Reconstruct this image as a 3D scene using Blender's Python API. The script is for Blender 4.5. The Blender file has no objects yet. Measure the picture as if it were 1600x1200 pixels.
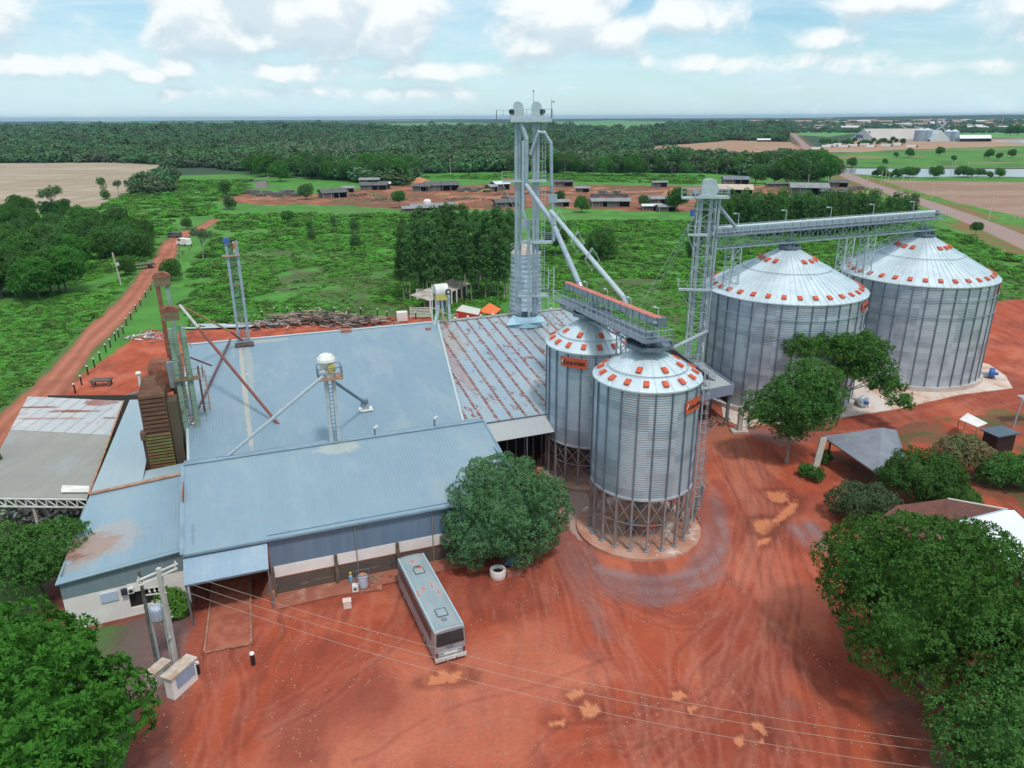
import bpy, math, random
import numpy as np
from mathutils import Matrix, Vector
S = bpy.context.scene
COL = S.collection
R = math.radians
# ------------------------------------------------ camera
F_PX = 1150.0; CAM_H = 40.0; PITCH = R(19.93); ROLL = R(0.25)
cam = bpy.data.cameras.new('camera'); camo = bpy.data.objects.new('camera', cam); COL.objects.link(camo)
cam.sensor_width = 36; cam.lens = 36 * F_PX / 1600; cam.clip_start = 1; cam.clip_end = 60000
camo.matrix_world = Matrix.Translation((0, 0, CAM_H)) @ Matrix.Rotation(math.pi/2 - PITCH, 4, 'X') @ Matrix.Rotation(-ROLL, 4, 'Z')
S.camera = camo
S.render.resolution_x = 1024; S.render.resolution_y = 768
# ------------------------------------------------ light
SUN_EL, SUN_AZ = R(62), R(155)      # azimuth clockwise from +Y
W = bpy.data.worlds.new('World'); S.world = W; W.use_nodes = True
sun = bpy.data.lights.new('sun', 'SUN'); sun.energy = 2.2; sun.angle = R(7); sun.color = (1, .96, .9)
suno = bpy.data.objects.new('sun', sun); COL.objects.link(suno)
sd = Vector((math.sin(SUN_AZ)*math.cos(SUN_EL), math.cos(SUN_AZ)*math.cos(SUN_EL), math.sin(SUN_EL)))
suno.rotation_euler = sd.to_track_quat('Z', 'Y').to_euler()
suno.location = (0, 0, 90)
S.view_settings.view_transform = 'Standard'; S.view_settings.look = 'None'
S.view_settings.exposure = 0.08; S.view_settings.gamma = 1; S.view_settings.use_curve_mapping = False

class G:
    """tiny node-graph helper"""
    def __init__(s, tree): s.t = tree; s.n = tree.nodes; s.l = tree.links
    def new(s, kind, **kw):
        nd = s.n.new(kind)
        for k, v in kw.items():
            if k.startswith('i_'): s.set(nd, k[2:].replace('_', ' '), v)
            else: setattr(nd, k, v)
        return nd
    def set(s, nd, key, v):
        inp = nd.inputs[key]
        if hasattr(v, 'is_output') or isinstance(v, bpy.types.NodeSocket): s.l.new(v, inp)
        else: inp.default_value = v
    def m(s, op, a, b=None, c=None, clamp=False):
        nd = s.n.new('ShaderNodeMath'); nd.operation = op; nd.use_clamp = clamp
        for i, v in enumerate((a, b, c)):
            if v is None: continue
            if isinstance(v, (int, float)): nd.inputs[i].default_value = v
            else: s.l.new(v, nd.inputs[i])
        return nd.outputs[0]
    def mix(s, f, a, b, blend='MIX'):
        nd = s.n.new('ShaderNodeMix'); nd.data_type = 'RGBA'; nd.blend_type = blend
        for sock, v in ((nd.inputs[0], f), (nd.inputs[6], a), (nd.inputs[7], b)):
            if isinstance(v, bpy.types.NodeSocket): s.l.new(v, sock)
            elif isinstance(v, (int, float)): sock.default_value = v
            else: sock.default_value = (*v[:3], 1)
        return nd.outputs[2]
    def ramp(s, v, lo, hi, smooth=True):
        nd = s.n.new('ShaderNodeMapRange'); nd.interpolation_type = 'SMOOTHSTEP' if smooth else 'LINEAR'
        s.l.new(v, nd.inputs[0]); nd.inputs[1].default_value = lo; nd.inputs[2].default_value = hi
        return nd.outputs[0]
    def noise(s, vec, scale, detail=4, rough=.55, dist=0):
        nd = s.n.new('ShaderNodeTexNoise'); nd.inputs['Scale'].default_value = scale
        nd.inputs['Detail'].default_value = detail; nd.inputs['Roughness'].default_value = rough
        nd.inputs['Distortion'].default_value = dist
        if vec is not None: s.l.new(vec, nd.inputs['Vector'])
        return nd.outputs[0]
    def scale(s, vec, v):
        nd = s.n.new('ShaderNodeVectorMath'); nd.operation = 'MULTIPLY'
        s.l.new(vec, nd.inputs[0]); nd.inputs[1].default_value = v
        return nd.outputs[0]

# ------------------------------------------------ sky with cumulus (world shader, laid out by compass direction)
def cloud_group():
    t = bpy.data.node_groups.new('cloud_density', 'ShaderNodeTree')
    t.interface.new_socket('az', in_out='INPUT', socket_type='NodeSocketFloat')
    t.interface.new_socket('el', in_out='INPUT', socket_type='NodeSocketFloat')
    t.interface.new_socket('d', in_out='OUTPUT', socket_type='NodeSocketFloat')
    g = G(t); gi = t.nodes.new('NodeGroupInput'); go = t.nodes.new('NodeGroupOutput')
    az, el = gi.outputs[0], gi.outputs[1]
    cb = g.new('ShaderNodeCombineXYZ'); g.l.new(az, cb.inputs[0]); g.l.new(g.m('MULTIPLY', el, 1.35), cb.inputs[1])
    n1 = g.noise(cb.outputs[0], 15, 8, .58, .3)
    n2 = g.noise(cb.outputs[0], 5.2, 3, .5)
    #  az, el centre, half widths (radians), strength : the cumulus banks above the horizon
    B = [(-.36,.115,.05,.04,1.7),(-.31,.15,.06,.05,1.7),(-.24,.125,.06,.042,1.7),(-.25,.16,.07,.05,1.6),(-.145,.115,.045,.04,1.6),(-.18,.14,.05,.04,1.5),(-.30,.085,.07,.014,.9),
         (-.66,.125,.13,.06,1.15),(-.56,.10,.05,.02,.8),(.06,.115,.065,.034,1.4),(.045,.085,.055,.022,1.1),(.11,.095,.06,.024,1.0),
         (.20,.11,.035,.022,.9),(.265,.115,.03,.022,.85),(.43,.12,.06,.02,.8),(.38,.085,.05,.014,.7),(.60,.11,.07,.03,.9),(.66,.135,.07,.03,.9),
         (.60,.085,.05,.016,.7),(-.52,.055,.09,.013,.75),(-.39,.055,.025,.011,.9),(-.27,.052,.05,.012,.75),(-.1,.055,.14,.011,.7),
         (.30,.06,.2,.012,.6),(-.68,.04,.05,.008,.7),(-.2,.03,.25,.008,.45),(.5,.05,.2,.01,.5),(-.43,.045,.02,.008,.8),
         (0.0,.21,.12,.03,.8),(.55,.22,.2,.06,.9),(-.5,.22,.2,.06,.9)]
    acc = None
    for (a, e, wa, we, s_) in B:
        da = g.m('MULTIPLY', g.m('SUBTRACT', az, a), 1/wa); de = g.m('MULTIPLY', g.m('SUBTRACT', el, e), 1/we)
        q = g.m('MULTIPLY', g.m('EXPONENT', g.m('MULTIPLY', g.m('ADD', g.m('MULTIPLY', da, da), g.m('MULTIPLY', de, de)), -.8)), s_)
        acc = q if acc is None else g.m('MAXIMUM', acc, q)
    # overhead and behind: broken cloud everywhere, so that the light is that of a half-covered sky
    high = g.ramp(el, .2, .5)
    acc = g.m('MAXIMUM', acc, g.m('MULTIPLY', high, .62))
    d = g.m('ADD', g.m('MULTIPLY', acc, 1.0), g.m('ADD', g.m('MULTIPLY', g.m('SUBTRACT', n1, .5), 1.9), g.m('MULTIPLY', g.m('SUBTRACT', n2, .5), .7)))
    g.l.new(d, go.inputs[0]); return t
def build_sky():
    g = G(W.node_tree); g.n.clear()
    out = g.new('ShaderNodeOutputWorld'); bg = g.new('ShaderNodeBackground'); bg.inputs['Strength'].default_value = .1
    sky = g.new('ShaderNodeTexSky', sky_type='NISHITA', sun_disc=False, sun_elevation=SUN_EL, sun_rotation=SUN_AZ)
    sky.air_density = 1.0; sky.dust_density = .6; sky.ozone_density = 1.6; sky.altitude = 0
    tc = g.new('ShaderNodeTexCoord'); sp = g.new('ShaderNodeSeparateXYZ'); g.l.new(tc.outputs['Generated'], sp.inputs[0])
    x, y, z = sp.outputs
    az = g.m('ARCTAN2', x, y); el = g.m('ARCSINE', z)
    grp = cloud_group()
    def dens(de):
        nd = g.n.new('ShaderNodeGroup'); nd.node_tree = grp; g.l.new(az, nd.inputs[0]); g.l.new(g.m('ADD', el, de), nd.inputs[1]); return nd.outputs[0]
    d0, d1 = dens(0.0), dens(.018)
    cov = g.ramp(d0, .12, .70)
    lit = g.ramp(g.m('SUBTRACT', d0, d1), -.34, .30)
    thick = g.ramp(d0, .45, 1.1)
    cc = g.mix(lit, (5.7, 7.1, 7.9), (9.0, 9.5, 9.6))
    cc = g.mix(g.m('MULTIPLY', thick, .25), cc, (9.6, 9.9, 9.9))
    # thin veil of cirrus haze
    cb = g.new('ShaderNodeCombineXYZ'); g.l.new(g.m('MULTIPLY', az, 1.0), cb.inputs[0]); g.l.new(g.m('MULTIPLY', el, 5), cb.inputs[1])
    veil = g.m('MULTIPLY', g.ramp(g.noise(cb.outputs[0], 3.2, 6, .65, .5), .28, .7), .9)
    skyc = g.mix(1.0, sky.outputs[0], (.95, 1.22, 1.30), 'MULTIPLY')
    skyc = g.mix(veil, skyc, (6.7, 8.5, 9.2))
    low = g.ramp(el, .10, -.01)
    skyc = g.mix(g.m('MULTIPLY', low, .7), skyc, (6.1, 8.2, 9.0))
    c = g.mix(cov, skyc, cc)
    g.l.new(c, bg.inputs[0]); g.l.new(bg.outputs[0], out.inputs[0])
build_sky()

# ------------------------------------------------ geometry of the view: pixel of the photograph <-> point of the place
def P(px, py, z=0.0):
    a, b = (px-800)/F_PX, (600-py)/F_PX
    c, s = math.cos(ROLL), math.sin(ROLL)
    a, b = a*c+b*s, b*c-a*s
    d = (a, math.cos(PITCH)+b*math.sin(PITCH), -math.sin(PITCH)+b*math.cos(PITCH))
    t = (z-CAM_H)/d[2]
    return Vector((d[0]*t, d[1]*t, z))
def PY(px, py, Y):
    """point on the sight line of a pixel at distance Y"""
    a, b = (px-800)/F_PX, (600-py)/F_PX
    c, s = math.cos(ROLL), math.sin(ROLL)
    a, b = a*c+b*s, b*c-a*s
    d = (a, math.cos(PITCH)+b*math.sin(PITCH), -math.sin(PITCH)+b*math.cos(PITCH))
    return Vector((d[0]/d[1]*Y, Y, CAM_H + d[2]/d[1]*Y))
AB = R(20.5)   # heading of the warehouses
def ST(s, t, z=0.0): return Vector((s*math.cos(AB)-t*math.sin(AB), s*math.sin(AB)+t*math.cos(AB), z))
def st(v): return (v[0]*math.cos(AB)+v[1]*math.sin(AB), -v[0]*math.sin(AB)+v[1]*math.cos(AB))

# ------------------------------------------------ object helpers
def tag(o, label=None, cat=None, group=None, kind=None):
    if label: o['label'] = label
    if cat: o['category'] = cat
    if group: o['group'] = group
    if kind: o['kind'] = kind
    return o
def thing(name, label, cat, loc=(0, 0, 0), rz=0.0, group=None):
    o = bpy.data.objects.new(name, None); COL.objects.link(o); o.empty_display_size = .5
    o.location = loc; o.rotation_euler = (0, 0, rz)
    return tag(o, label, cat, group)
def link(name, me, parent=None):
    o = bpy.data.objects.new(name, me); COL.objects.link(o)
    if parent: o.parent = parent
    return o
def root_of(o):
    while o.parent: o = o.parent
    return o
def kids(o): return [c for c in bpy.data.objects if c.parent == o]
def copy_tree(o, parent=None, loc=None, rz=None, label=None, scale=None, group=None):
    ch = [(c, [g for g in KID.get(c.name, [])]) for c in KID.get(o.name, [])]
    r = o.copy(); COL.objects.link(r)
    if parent: r.parent = parent; reg(parent, r)
    for c, gs in ch:
        n = c.copy(); COL.objects.link(n); n.parent = r; reg(r, n)
        for g_ in gs:
            m = g_.copy(); COL.objects.link(m); m.parent = n; reg(n, m)
    if loc is not None: r.location = loc
    if rz is not None: r.rotation_euler = (0, 0, rz)
    if scale is not None: r.scale = (scale, scale, scale) if isinstance(scale, (int, float)) else scale
    if label: r['label'] = label
    if group: r['group'] = group
    return r
KID = {}
def reg(p, c): KID.setdefault(p.name, []).append(c)

class MB:
    def __init__(s): s.v = []; s.f = []; s.mi = []; s.cur = 0
    def mat(s, i): s.cur = i; return s
    def add(s, vs, fs):
        n = len(s.v); s.v += [tuple(p) for p in vs]
        for f in fs: s.f.append([i+n for i in f]); s.mi.append(s.cur)
        return s
    def box(s, x0, x1, y0, y1, z0, z1):
        vs = [(x0,y0,z0),(x1,y0,z0),(x1,y1,z0),(x0,y1,z0),(x0,y0,z1),(x1,y0,z1),(x1,y1,z1),(x0,y1,z1)]
        return s.add(vs, [(3,2,1,0),(4,5,6,7),(0,1,5,4),(1,2,6,5),(2,3,7,6),(3,0,4,7)])
    def cbox(s, c, d, rz=0.0):
        n = len(s.v); s.box(-d[0]/2, d[0]/2, -d[1]/2, d[1]/2, -d[2]/2, d[2]/2)
        cc, ss = math.cos(rz), math.sin(rz)
        for i in range(n, len(s.v)):
            x, y, z = s.v[i]; s.v[i] = (c[0]+x*cc-y*ss, c[1]+x*ss+y*cc, c[2]+z)
        return s
    def frame(s, p0, p1):
        p0, p1 = Vector(p0), Vector(p1); d = (p1-p0); L = d.length; d = d/L if L > 1e-9 else Vector((0,0,1))
        up = Vector((0,0,1)) if abs(d.z) < .95 else Vector((0,1,0))
        a = d.cross(up).normalized(); b = a.cross(d).normalized()
        return p0, p1, a, b
    def bar(s, p0, p1, w, h=None):
        h = h or w; p0, p1, a, b = s.frame(p0, p1); vs = []
        for p in (p0, p1):
            for (i, j) in ((-1,-1),(1,-1),(1,1),(-1,1)): vs.append(p + a*(i*w/2) + b*(j*h/2))
        return s.add(vs, [(0,1,2,3),(7,6,5,4),(0,4,5,1),(1,5,6,2),(2,6,7,3),(3,7,4,0)])
    def tube(s, p0, p1, r, n=8, r1=None, cap=True):
        r1 = r if r1 is None else r1; p0, p1, a, b = s.frame(p0, p1); vs = []
        for p, rr in ((p0, r), (p1, r1)):
            for i in range(n):
                t = 2*math.pi*i/n; vs.append(p + a*(math.cos(t)*rr) + b*(math.sin(t)*rr))
        fs = [(i, i+n, (i+1) % n + n, (i+1) % n) for i in range(n)]
        if cap: fs += [tuple(range(n)), tuple(range(2*n-1, n-1, -1))]
        return s.add(vs, fs)
    def path(s, pts, r, n=8):
        for a, b in zip(pts[:-1], pts[1:]): s.tube(a, b, r, n)
        for p in pts[1:-1]: s.ball(p, r*1.06, n)
        return s
    def ball(s, c, r, n=8, sz=1.0):
        m = max(3, n//2); vs = [(c[0], c[1], c[2]-r*sz)]
        for j in range(1, m):
            ph = math.pi*j/m - math.pi/2
            for i in range(n):
                t = 2*math.pi*i/n; vs.append((c[0]+r*math.cos(ph)*math.cos(t), c[1]+r*math.cos(ph)*math.sin(t), c[2]+r*math.sin(ph)*sz))
        vs.append((c[0], c[1], c[2]+r*sz)); fs = []
        for i in range(n): fs.append((0, 1+(i+1) % n, 1+i))
        for j in range(m-2):
            for i in range(n):
                a = 1+j*n+i; b = 1+j*n+(i+1) % n; fs.append((a, b, b+n, a+n))
        k = 1+(m-2)*n
        for i in range(n): fs.append((k+i, k+(i+1) % n, len(vs)-1))
        return s.add(vs, fs)
    def lathe(s, prof, n=24, c=(0, 0), a0=0.0, closed=True):
        vs = []; fs = []
        for (r, z) in prof:
            for i in range(n):
                t = a0+2*math.pi*i/n; vs.append((c[0]+r*math.cos(t), c[1]+r*math.sin(t), z))
        for j in range(len(prof)-1):
            for i in range(n):
                fs.append((j*n+i, j*n+(i+1) % n, (j+1)*n+(i+1) % n, (j+1)*n+i))
        if closed: fs += [tuple(range(n-1, -1, -1)), tuple((len(prof)-1)*n+i for i in range(n))]
        return s.add(vs, fs)
    def slab(s, q, th):
        """plate of thickness th under the quad or polygon q"""
        q = [Vector(p) for p in q]; n = len(q)
        nn = (q[1]-q[0]).cross(q[2]-q[0]).normalized()
        if nn.z < 0: nn = -nn; q = q[::-1]
        lo = [p - nn*th for p in q]
        return s.add(q+lo, [tuple(range(n)), tuple(range(2*n-1, n-1, -1))] + [(i, i+n, (i+1) % n+n, (i+1) % n) for i in range(n)])
    def prism(s, poly, z0, z1):
        n = len(poly); area = sum(poly[i][0]*poly[(i+1) % n][1]-poly[(i+1) % n][0]*poly[i][1] for i in range(n))
        if area < 0: poly = poly[::-1]
        vs = [(p[0], p[1], z0) for p in poly]+[(p[0], p[1], z1) for p in poly]
        return s.add(vs, [tuple(range(n-1, -1, -1)), tuple(range(n, 2*n))]+[(i, (i+1) % n, (i+1) % n+n, i+n) for i in range(n)])
    def rail(s, pts, h=1.05, step=1.5, r=.03, mid=True):
        """guard rail along a polyline at walkway level"""
        for a, b in zip(pts[:-1], pts[1:]):
            a, b = Vector(a), Vector(b); L = (b-a).length; k = max(1, round(L/step))
            for i in range(k+1):
                p = a+(b-a)*(i/k); s.bar(p, p+Vector((0,0,h)), r*1.6)
            s.bar(a+Vector((0,0,h)), b+Vector((0,0,h)), r*1.7)
            if mid: s.bar(a+Vector((0,0,h*.5)), b+Vector((0,0,h*.5)), r*1.2)
        return s
    def build(s, name, mats, parent=None, smooth=False, world=False):
        me = bpy.data.meshes.new(name)
        v = s.v
        if world and parent:
            rt = root_of(parent); rz = -rt.rotation_euler.z; c, si = math.cos(rz), math.sin(rz); o = rt.location
            v = [((x-o.x)*c-(y-o.y)*si, (x-o.x)*si+(y-o.y)*c, z-o.z) for (x, y, z) in v]
        me.from_pydata(v, [], s.f)
        if not isinstance(mats, (list, tuple)): mats = [mats]
        for m in mats: me.materials.append(m)
        if len(mats) > 1: me.polygons.foreach_set('material_index', s.mi)
        if smooth: me.polygons.foreach_set('use_smooth', [True]*len(s.f))
        me.update()
        o = link(name, me, parent)
        if parent: reg(parent, o)
        return o
def solo(mb, name, mats, label, cat, group=None, smooth=False, kind=None):
    """a thing that is one mesh: origin moved to its base"""
    xs = [v[0] for v in mb.v]; ys = [v[1] for v in mb.v]; zs = [v[2] for v in mb.v]
    c = ((min(xs)+max(xs))/2, (min(ys)+max(ys))/2, min(zs))
    mb.v = [(x-c[0], y-c[1], z-c[2]) for x, y, z in mb.v]
    o = mb.build(name, mats, None, smooth); o.location = c
    return tag(o, label, cat, group, kind)
def np_mesh(name, verts, quads, mat):
    me = bpy.data.meshes.new(name); n = len(verts); k = len(quads); w = quads.shape[1]
    me.vertices.add(n); me.vertices.foreach_set('co', verts.astype(np.float32).ravel())
    me.loops.add(k*w); me.loops.foreach_set('vertex_index', quads.astype(np.int32).ravel())
    me.polygons.add(k); me.polygons.foreach_set('loop_start', np.arange(0, k*w, w, dtype=np.int32))
    me.polygons.foreach_set('loop_total', np.full(k, w, dtype=np.int32))
    if mat: me.materials.append(mat)
    me.update(calc_edges=True); return me

# ------------------------------------------------ materials
MATS = {}
def pm(name, col, col2=None, scale=1.0, rough=.6, metal=0.0, bump=0.0, bscale=20.0, spots=None, stretch=None, spec=.5):
    """painted / plain surface: two colours mixed by noise, fine bump, optional spots=(colour, scale, lo, hi)"""
    if name in MATS: return MATS[name]
    m = bpy.data.materials.new(name); m.use_nodes = True; g = G(m.node_tree); b = m.node_tree.nodes['Principled BSDF']
    tc = g.new('ShaderNodeTexCoord').outputs['Object']
    if stretch: tc = g.scale(tc, stretch)
    c = None
    if col2 is not None: c = g.mix(g.ramp(g.noise(tc, scale, 5, .6), .32, .68), col, col2)
    if spots:
        sc, ss_, lo, hi = spots
        c = g.mix(g.ramp(g.noise(tc, ss_, 6, .65, .2), lo, hi), c if c is not None else col, sc)
    if c is not None: g.l.new(c, b.inputs['Base Color'])
    else: b.inputs['Base Color'].default_value = (*col, 1)
    b.inputs['Roughness'].default_value = rough; b.inputs['Metallic'].default_value = metal
    b.inputs['Specular IOR Level'].default_value = spec
    if bump:
        bn = g.new('ShaderNodeBump'); bn.inputs['Strength'].default_value = bump; bn.inputs['Distance'].default_value = .05
        g.l.new(g.noise(tc, bscale, 4), bn.inputs['Height']); g.l.new(bn.outputs[0], b.inputs['Normal'])
    MATS[name] = m; return m
def leafmat(name, a, b2, c3=None, tr=.22, far=False):
    if name in MATS: return MATS[name]
    m = bpy.data.materials.new(name); m.use_nodes = True; g = G(m.node_tree); g.n.clear()
    out = g.new('ShaderNodeOutputMaterial')
    geo = g.new('ShaderNodeNewGeometry'); tc = g.new('ShaderNodeTexCoord').outputs['Object']
    oi = g.new('ShaderNodeObjectInfo').outputs['Random']
    c = g.mix(geo.outputs['Random Per Island'], a, b2)
    c = g.mix(g.m('MULTIPLY', g.ramp(g.noise(tc, .45, 4, .65), .42, .62), .75), c, tuple(q*1.35 for q in (c3 or b2)))
    if far:
        lc = g.new('ShaderNodeObjectInfo').outputs['Location']; c = g.mix(g.ramp(g.noise(g.scale(lc, (.6, 1.6, 1)), .006, 4, .6), .46, .62), c, (.085, .145, .06)); c = g.mix(g.ramp(g.noise(g.scale(lc, (.5, 1.8, 1)), .013, 3, .6), .54, .66), c, (.13, .155, .10))
    v = g.m('ADD', .76, g.m('MULTIPLY', oi, .48))
    hs = g.new('ShaderNodeHueSaturation'); g.l.new(c, hs.inputs['Color']); g.l.new(v, hs.inputs['Value']); g.l.new(g.m('ADD', .49, g.m('MULTIPLY', oi, .02)), hs.inputs['Hue'])
    d = g.new('ShaderNodeBsdfPrincipled'); g.l.new(hs.outputs[0], d.inputs['Base Color']); d.inputs['Roughness'].default_value = .7
    d.inputs['Specular IOR Level'].default_value = .12
    t = g.new('ShaderNodeBsdfTranslucent'); g.l.new(g.mix(1, hs.outputs[0], (1.5, 1.6, .6), 'MULTIPLY'), t.inputs[0])
    mx = g.new('ShaderNodeMixShader'); mx.inputs[0].default_value = tr
    g.l.new(d.outputs[0], mx.inputs[1]); g.l.new(t.outputs[0], mx.inputs[2]); g.l.new(mx.outputs[0], out.inputs[0])
    MATS[name] = m; return m
# ================================================================ ground
rng = np.random.default_rng(7)
def vnoise(x, y, seed=0):
    xi = np.floor(x).astype(np.int64); yi = np.floor(y).astype(np.int64); fx = x-xi; fy = y-yi
    fx = fx*fx*(3-2*fx); fy = fy*fy*(3-2*fy)
    def h(a, b):
        n = (a*374761393 + b*668265263 + seed*1442695041) & 0xffffffff
        n = ((n ^ (n >> 13)) * 1274126177) & 0xffffffff
        return ((n ^ (n >> 16)) & 0xffff)/65535.0
    return (h(xi, yi)*(1-fx)+h(xi+1, yi)*fx)*(1-fy)+(h(xi, yi+1)*(1-fx)+h(xi+1, yi+1)*fx)*fy
def fbm(x, y, seed=0, o=4):
    a = .5; r = 0; t = 0
    for i in range(o): r = r+a*vnoise(x*2**i, y*2**i, seed+i*17); t += a; a *= .5
    return r/t
def W2(pts): return [tuple(P(x, y)[:2]) for x, y in pts]
def inpoly(X, Y, poly):
    xs = [p[0] for p in poly]; ys = [p[1] for p in poly]
    m = (X > min(xs)) & (X < max(xs)) & (Y > min(ys)) & (Y < max(ys)); r = np.zeros(X.shape, bool)
    if not m.any(): return r
    x = X[m]; y = Y[m]; ins = np.zeros(x.shape, bool); n = len(poly)
    for i in range(n):
        x0, y0 = poly[i]; x1, y1 = poly[(i+1) % n]
        if y0 == y1: continue
        c = ((y0 > y) != (y1 > y)) & (x < (x1-x0)*(y-y0)/(y1-y0)+x0); ins ^= c
    r[m] = ins; return r
def softpoly(X, Y, poly, w):
    r = np.zeros(X.shape)
    for k in range(10): a = k*2.4; q = w*math.sqrt((k+.5)/10); r += inpoly(X+q*math.cos(a), Y+q*math.sin(a), poly)
    return r/10
def dline(X, Y, pts, lim):
    """distance to a polyline, inf beyond lim"""
    xs = [p[0] for p in pts]; ys = [p[1] for p in pts]
    D = np.full(X.shape, 1e9); m = (X > min(xs)-lim) & (X < max(xs)+lim) & (Y > min(ys)-lim) & (Y < max(ys)+lim)
    x = X[m]; y = Y[m]; d = np.full(x.shape, 1e9)
    for (ax, ay), (bx, by) in zip(pts[:-1], pts[1:]):
        l2 = (bx-ax)**2+(by-ay)**2+1e-9; t = np.clip(((x-ax)*(bx-ax)+(y-ay)*(by-ay))/l2, 0, 1)
        d = np.minimum(d, np.hypot(x-ax-t*(bx-ax), y-ay-t*(by-ay)))
    D[m] = d; return D
def smooth_pts(pts, k=6):
    out = []
    n = len(pts)
    for i in range(n-1):
        p0 = pts[max(0, i-1)]; p1 = pts[i]; p2 = pts[i+1]; p3 = pts[min(n-1, i+2)]
        for j in range(k):
            t = j/k
            out.append(tuple(.5*((2*p1[a])+(-p0[a]+p2[a])*t+(2*p0[a]-5*p1[a]+4*p2[a]-p3[a])*t*t+(-p0[a]+3*p1[a]-3*p2[a]+p3[a])*t**3) for a in (0, 1)))
    out.append(tuple(pts[-1])); return out

# zones, traced on the flat ground plane
Z_RED = W2([(240,905),(300,880),(660,850),(850,740),(1000,600),(1085,560),(1110,520),(1330,470),(1500,500),(1560,470),(1640,462),(1760,470),(1780,640),(1900,1000),(1900,1400),(180,1400),(220,1000)])
Z_REDBACK = W2([(120,640),(40,625),(90,600),(150,575),(190,540),(232,515),(262,520),(330,512),(400,508),(560,495),(640,492),(700,500),(640,535),(300,560),(300,720),(200,700),(130,650)])
Z_FIELD = W2([(-400,262),(-60,255),(180,254),(268,258),(262,268),(240,288),(190,308),(150,322),(60,331),(-200,335)])
Z_VILL = W2([(330,312),(385,303),(470,306),(560,296),(640,287),(655,279),(720,290),(780,287),(850,291),(900,289),(1000,290),(1100,291),(1190,289),(1330,290),(1345,300),(1210,306),(1090,331),(1000,331),(900,326),(860,322),(800,328),(680,328),(520,321),(400,320)])
Z_BROWN = W2([(960,236),(1030,228),(1110,222),(1140,219),(1240,222),(1268,238),(1262,246),(1150,246),(1110,238),(1040,240)])
Z_PLANT = W2([(1262,238),(1290,226),(1330,219),(1600,216),(1800,216),(1640,226),(1500,231),(1400,234),(1330,238)])
Z_RFIELD = W2([(1378,281),(1480,283),(1620,284),(1900,288),(2200,420),(1760,415),(1640,350),(1560,331),(1480,314),(1420,296)])
Z_FARG = [W2([(515,203),(560,195),(700,191.5),(800,195),(795,205),(640,207)]), W2([(845,203),(860,191),(960,188.5),(1050,191),(1085,200),(1010,206),(930,205)]), W2([(100,191.5),(330,190.5),(420,192.5),(300,194),(120,193.5)]),
          W2([(1210,209),(1260,196),(1340,198),(1350,206),(1290,214)]), W2([(1470,215),(1480,205),(1560,201),(1600,203),(1700,204),(1700,216)])]
Z_FART = [W2([(895,205.5),(930,202.5),(1005,203.5),(985,208)]), W2([(1200,188),(1230,186.5),(1310,187),(1300,189)]), W2([(30,189.6),(120,189),(230,189.6),(180,191)]),W2([(300,189.5),(620,188.8),(760,189.6),(700,190.6)])]
Z_GREEN_R = W2([(1290,240),(1400,235),(1500,231),(1640,226),(2200,224),(2200,263),(1600,262),(1450,262),(1330,262),(1300,255)])
Z_GREEN_R2 = W2([(1400,285),(1390,280),(1480,278),(2200,276),(2200,290),(1600,285)])
Z_DRY = [W2([(370,395),(450,388),(560,400),(650,440),(640,505),(560,490),(480,470),(400,440)]), W2([(900,440),(1010,430),(1080,470),(1080,540),(960,520),(890,500)]), W2([(1500,410),(1600,430),(1640,470),(1560,500),(1510,470)])]
Z_GRAVEL = [W2([(868,790),(905,850),(935,885),(1000,900),(1060,895),(1095,860),(1100,800),(1108,762),(1130,800),(1136,850),(1120,905),(1060,942),(1000,948),(940,930),(905,900),(940,960),(960,1000),(935,995),(900,930),(870,860)]),
            W2([(1222,822),(1262,812),(1300,840),(1298,862),(1262,856)]), W2([(916,1010),(930,1012),(935,1032),(924,1028)]), W2([(1222,1090),(1240,1088),(1246,1112),(1228,1108)]),
            W2([(895,610),(1075,770),(1090,790),(1102,690),(1170,670),(1260,680),(1220,700),(1150,670)])]
Z_BLDG = [tuple(ST(s_, t_)[:2]) for s_, t_ in ((-20, 62), (-8, 58), (24, 58), (36, 70), (53, 104), (53, 119), (-9, 119), (-9, 100), (-18, 99))]
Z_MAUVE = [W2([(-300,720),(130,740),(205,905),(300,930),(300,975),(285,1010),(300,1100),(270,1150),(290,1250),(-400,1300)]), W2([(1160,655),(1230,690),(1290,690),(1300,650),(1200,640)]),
           W2([(1335,1100),(1450,1070),(1620,1150),(1700,1260),(1500,1240),(1420,1170)])]  # last zone: shade beneath the lower right tree, painted into the ground colour
Z_CONC = [W2([(860,740),(890,730),(930,800),(925,850),(905,845),(880,800)])]
ROAD_L = smooth_pts(W2([(-30,700),(30,650),(75,605),(130,545),(172,500),(208,460),(235,425),(262,398),(272,375),(300,360),(335,343)]))
ROAD_R = smooth_pts(W2([(1235,205),(1262,232),(1290,255),(1312,268),(1345,283),(1400,302),(1480,329),(1540,352),(1600,378),(1700,425),(1900,520)]))
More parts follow.
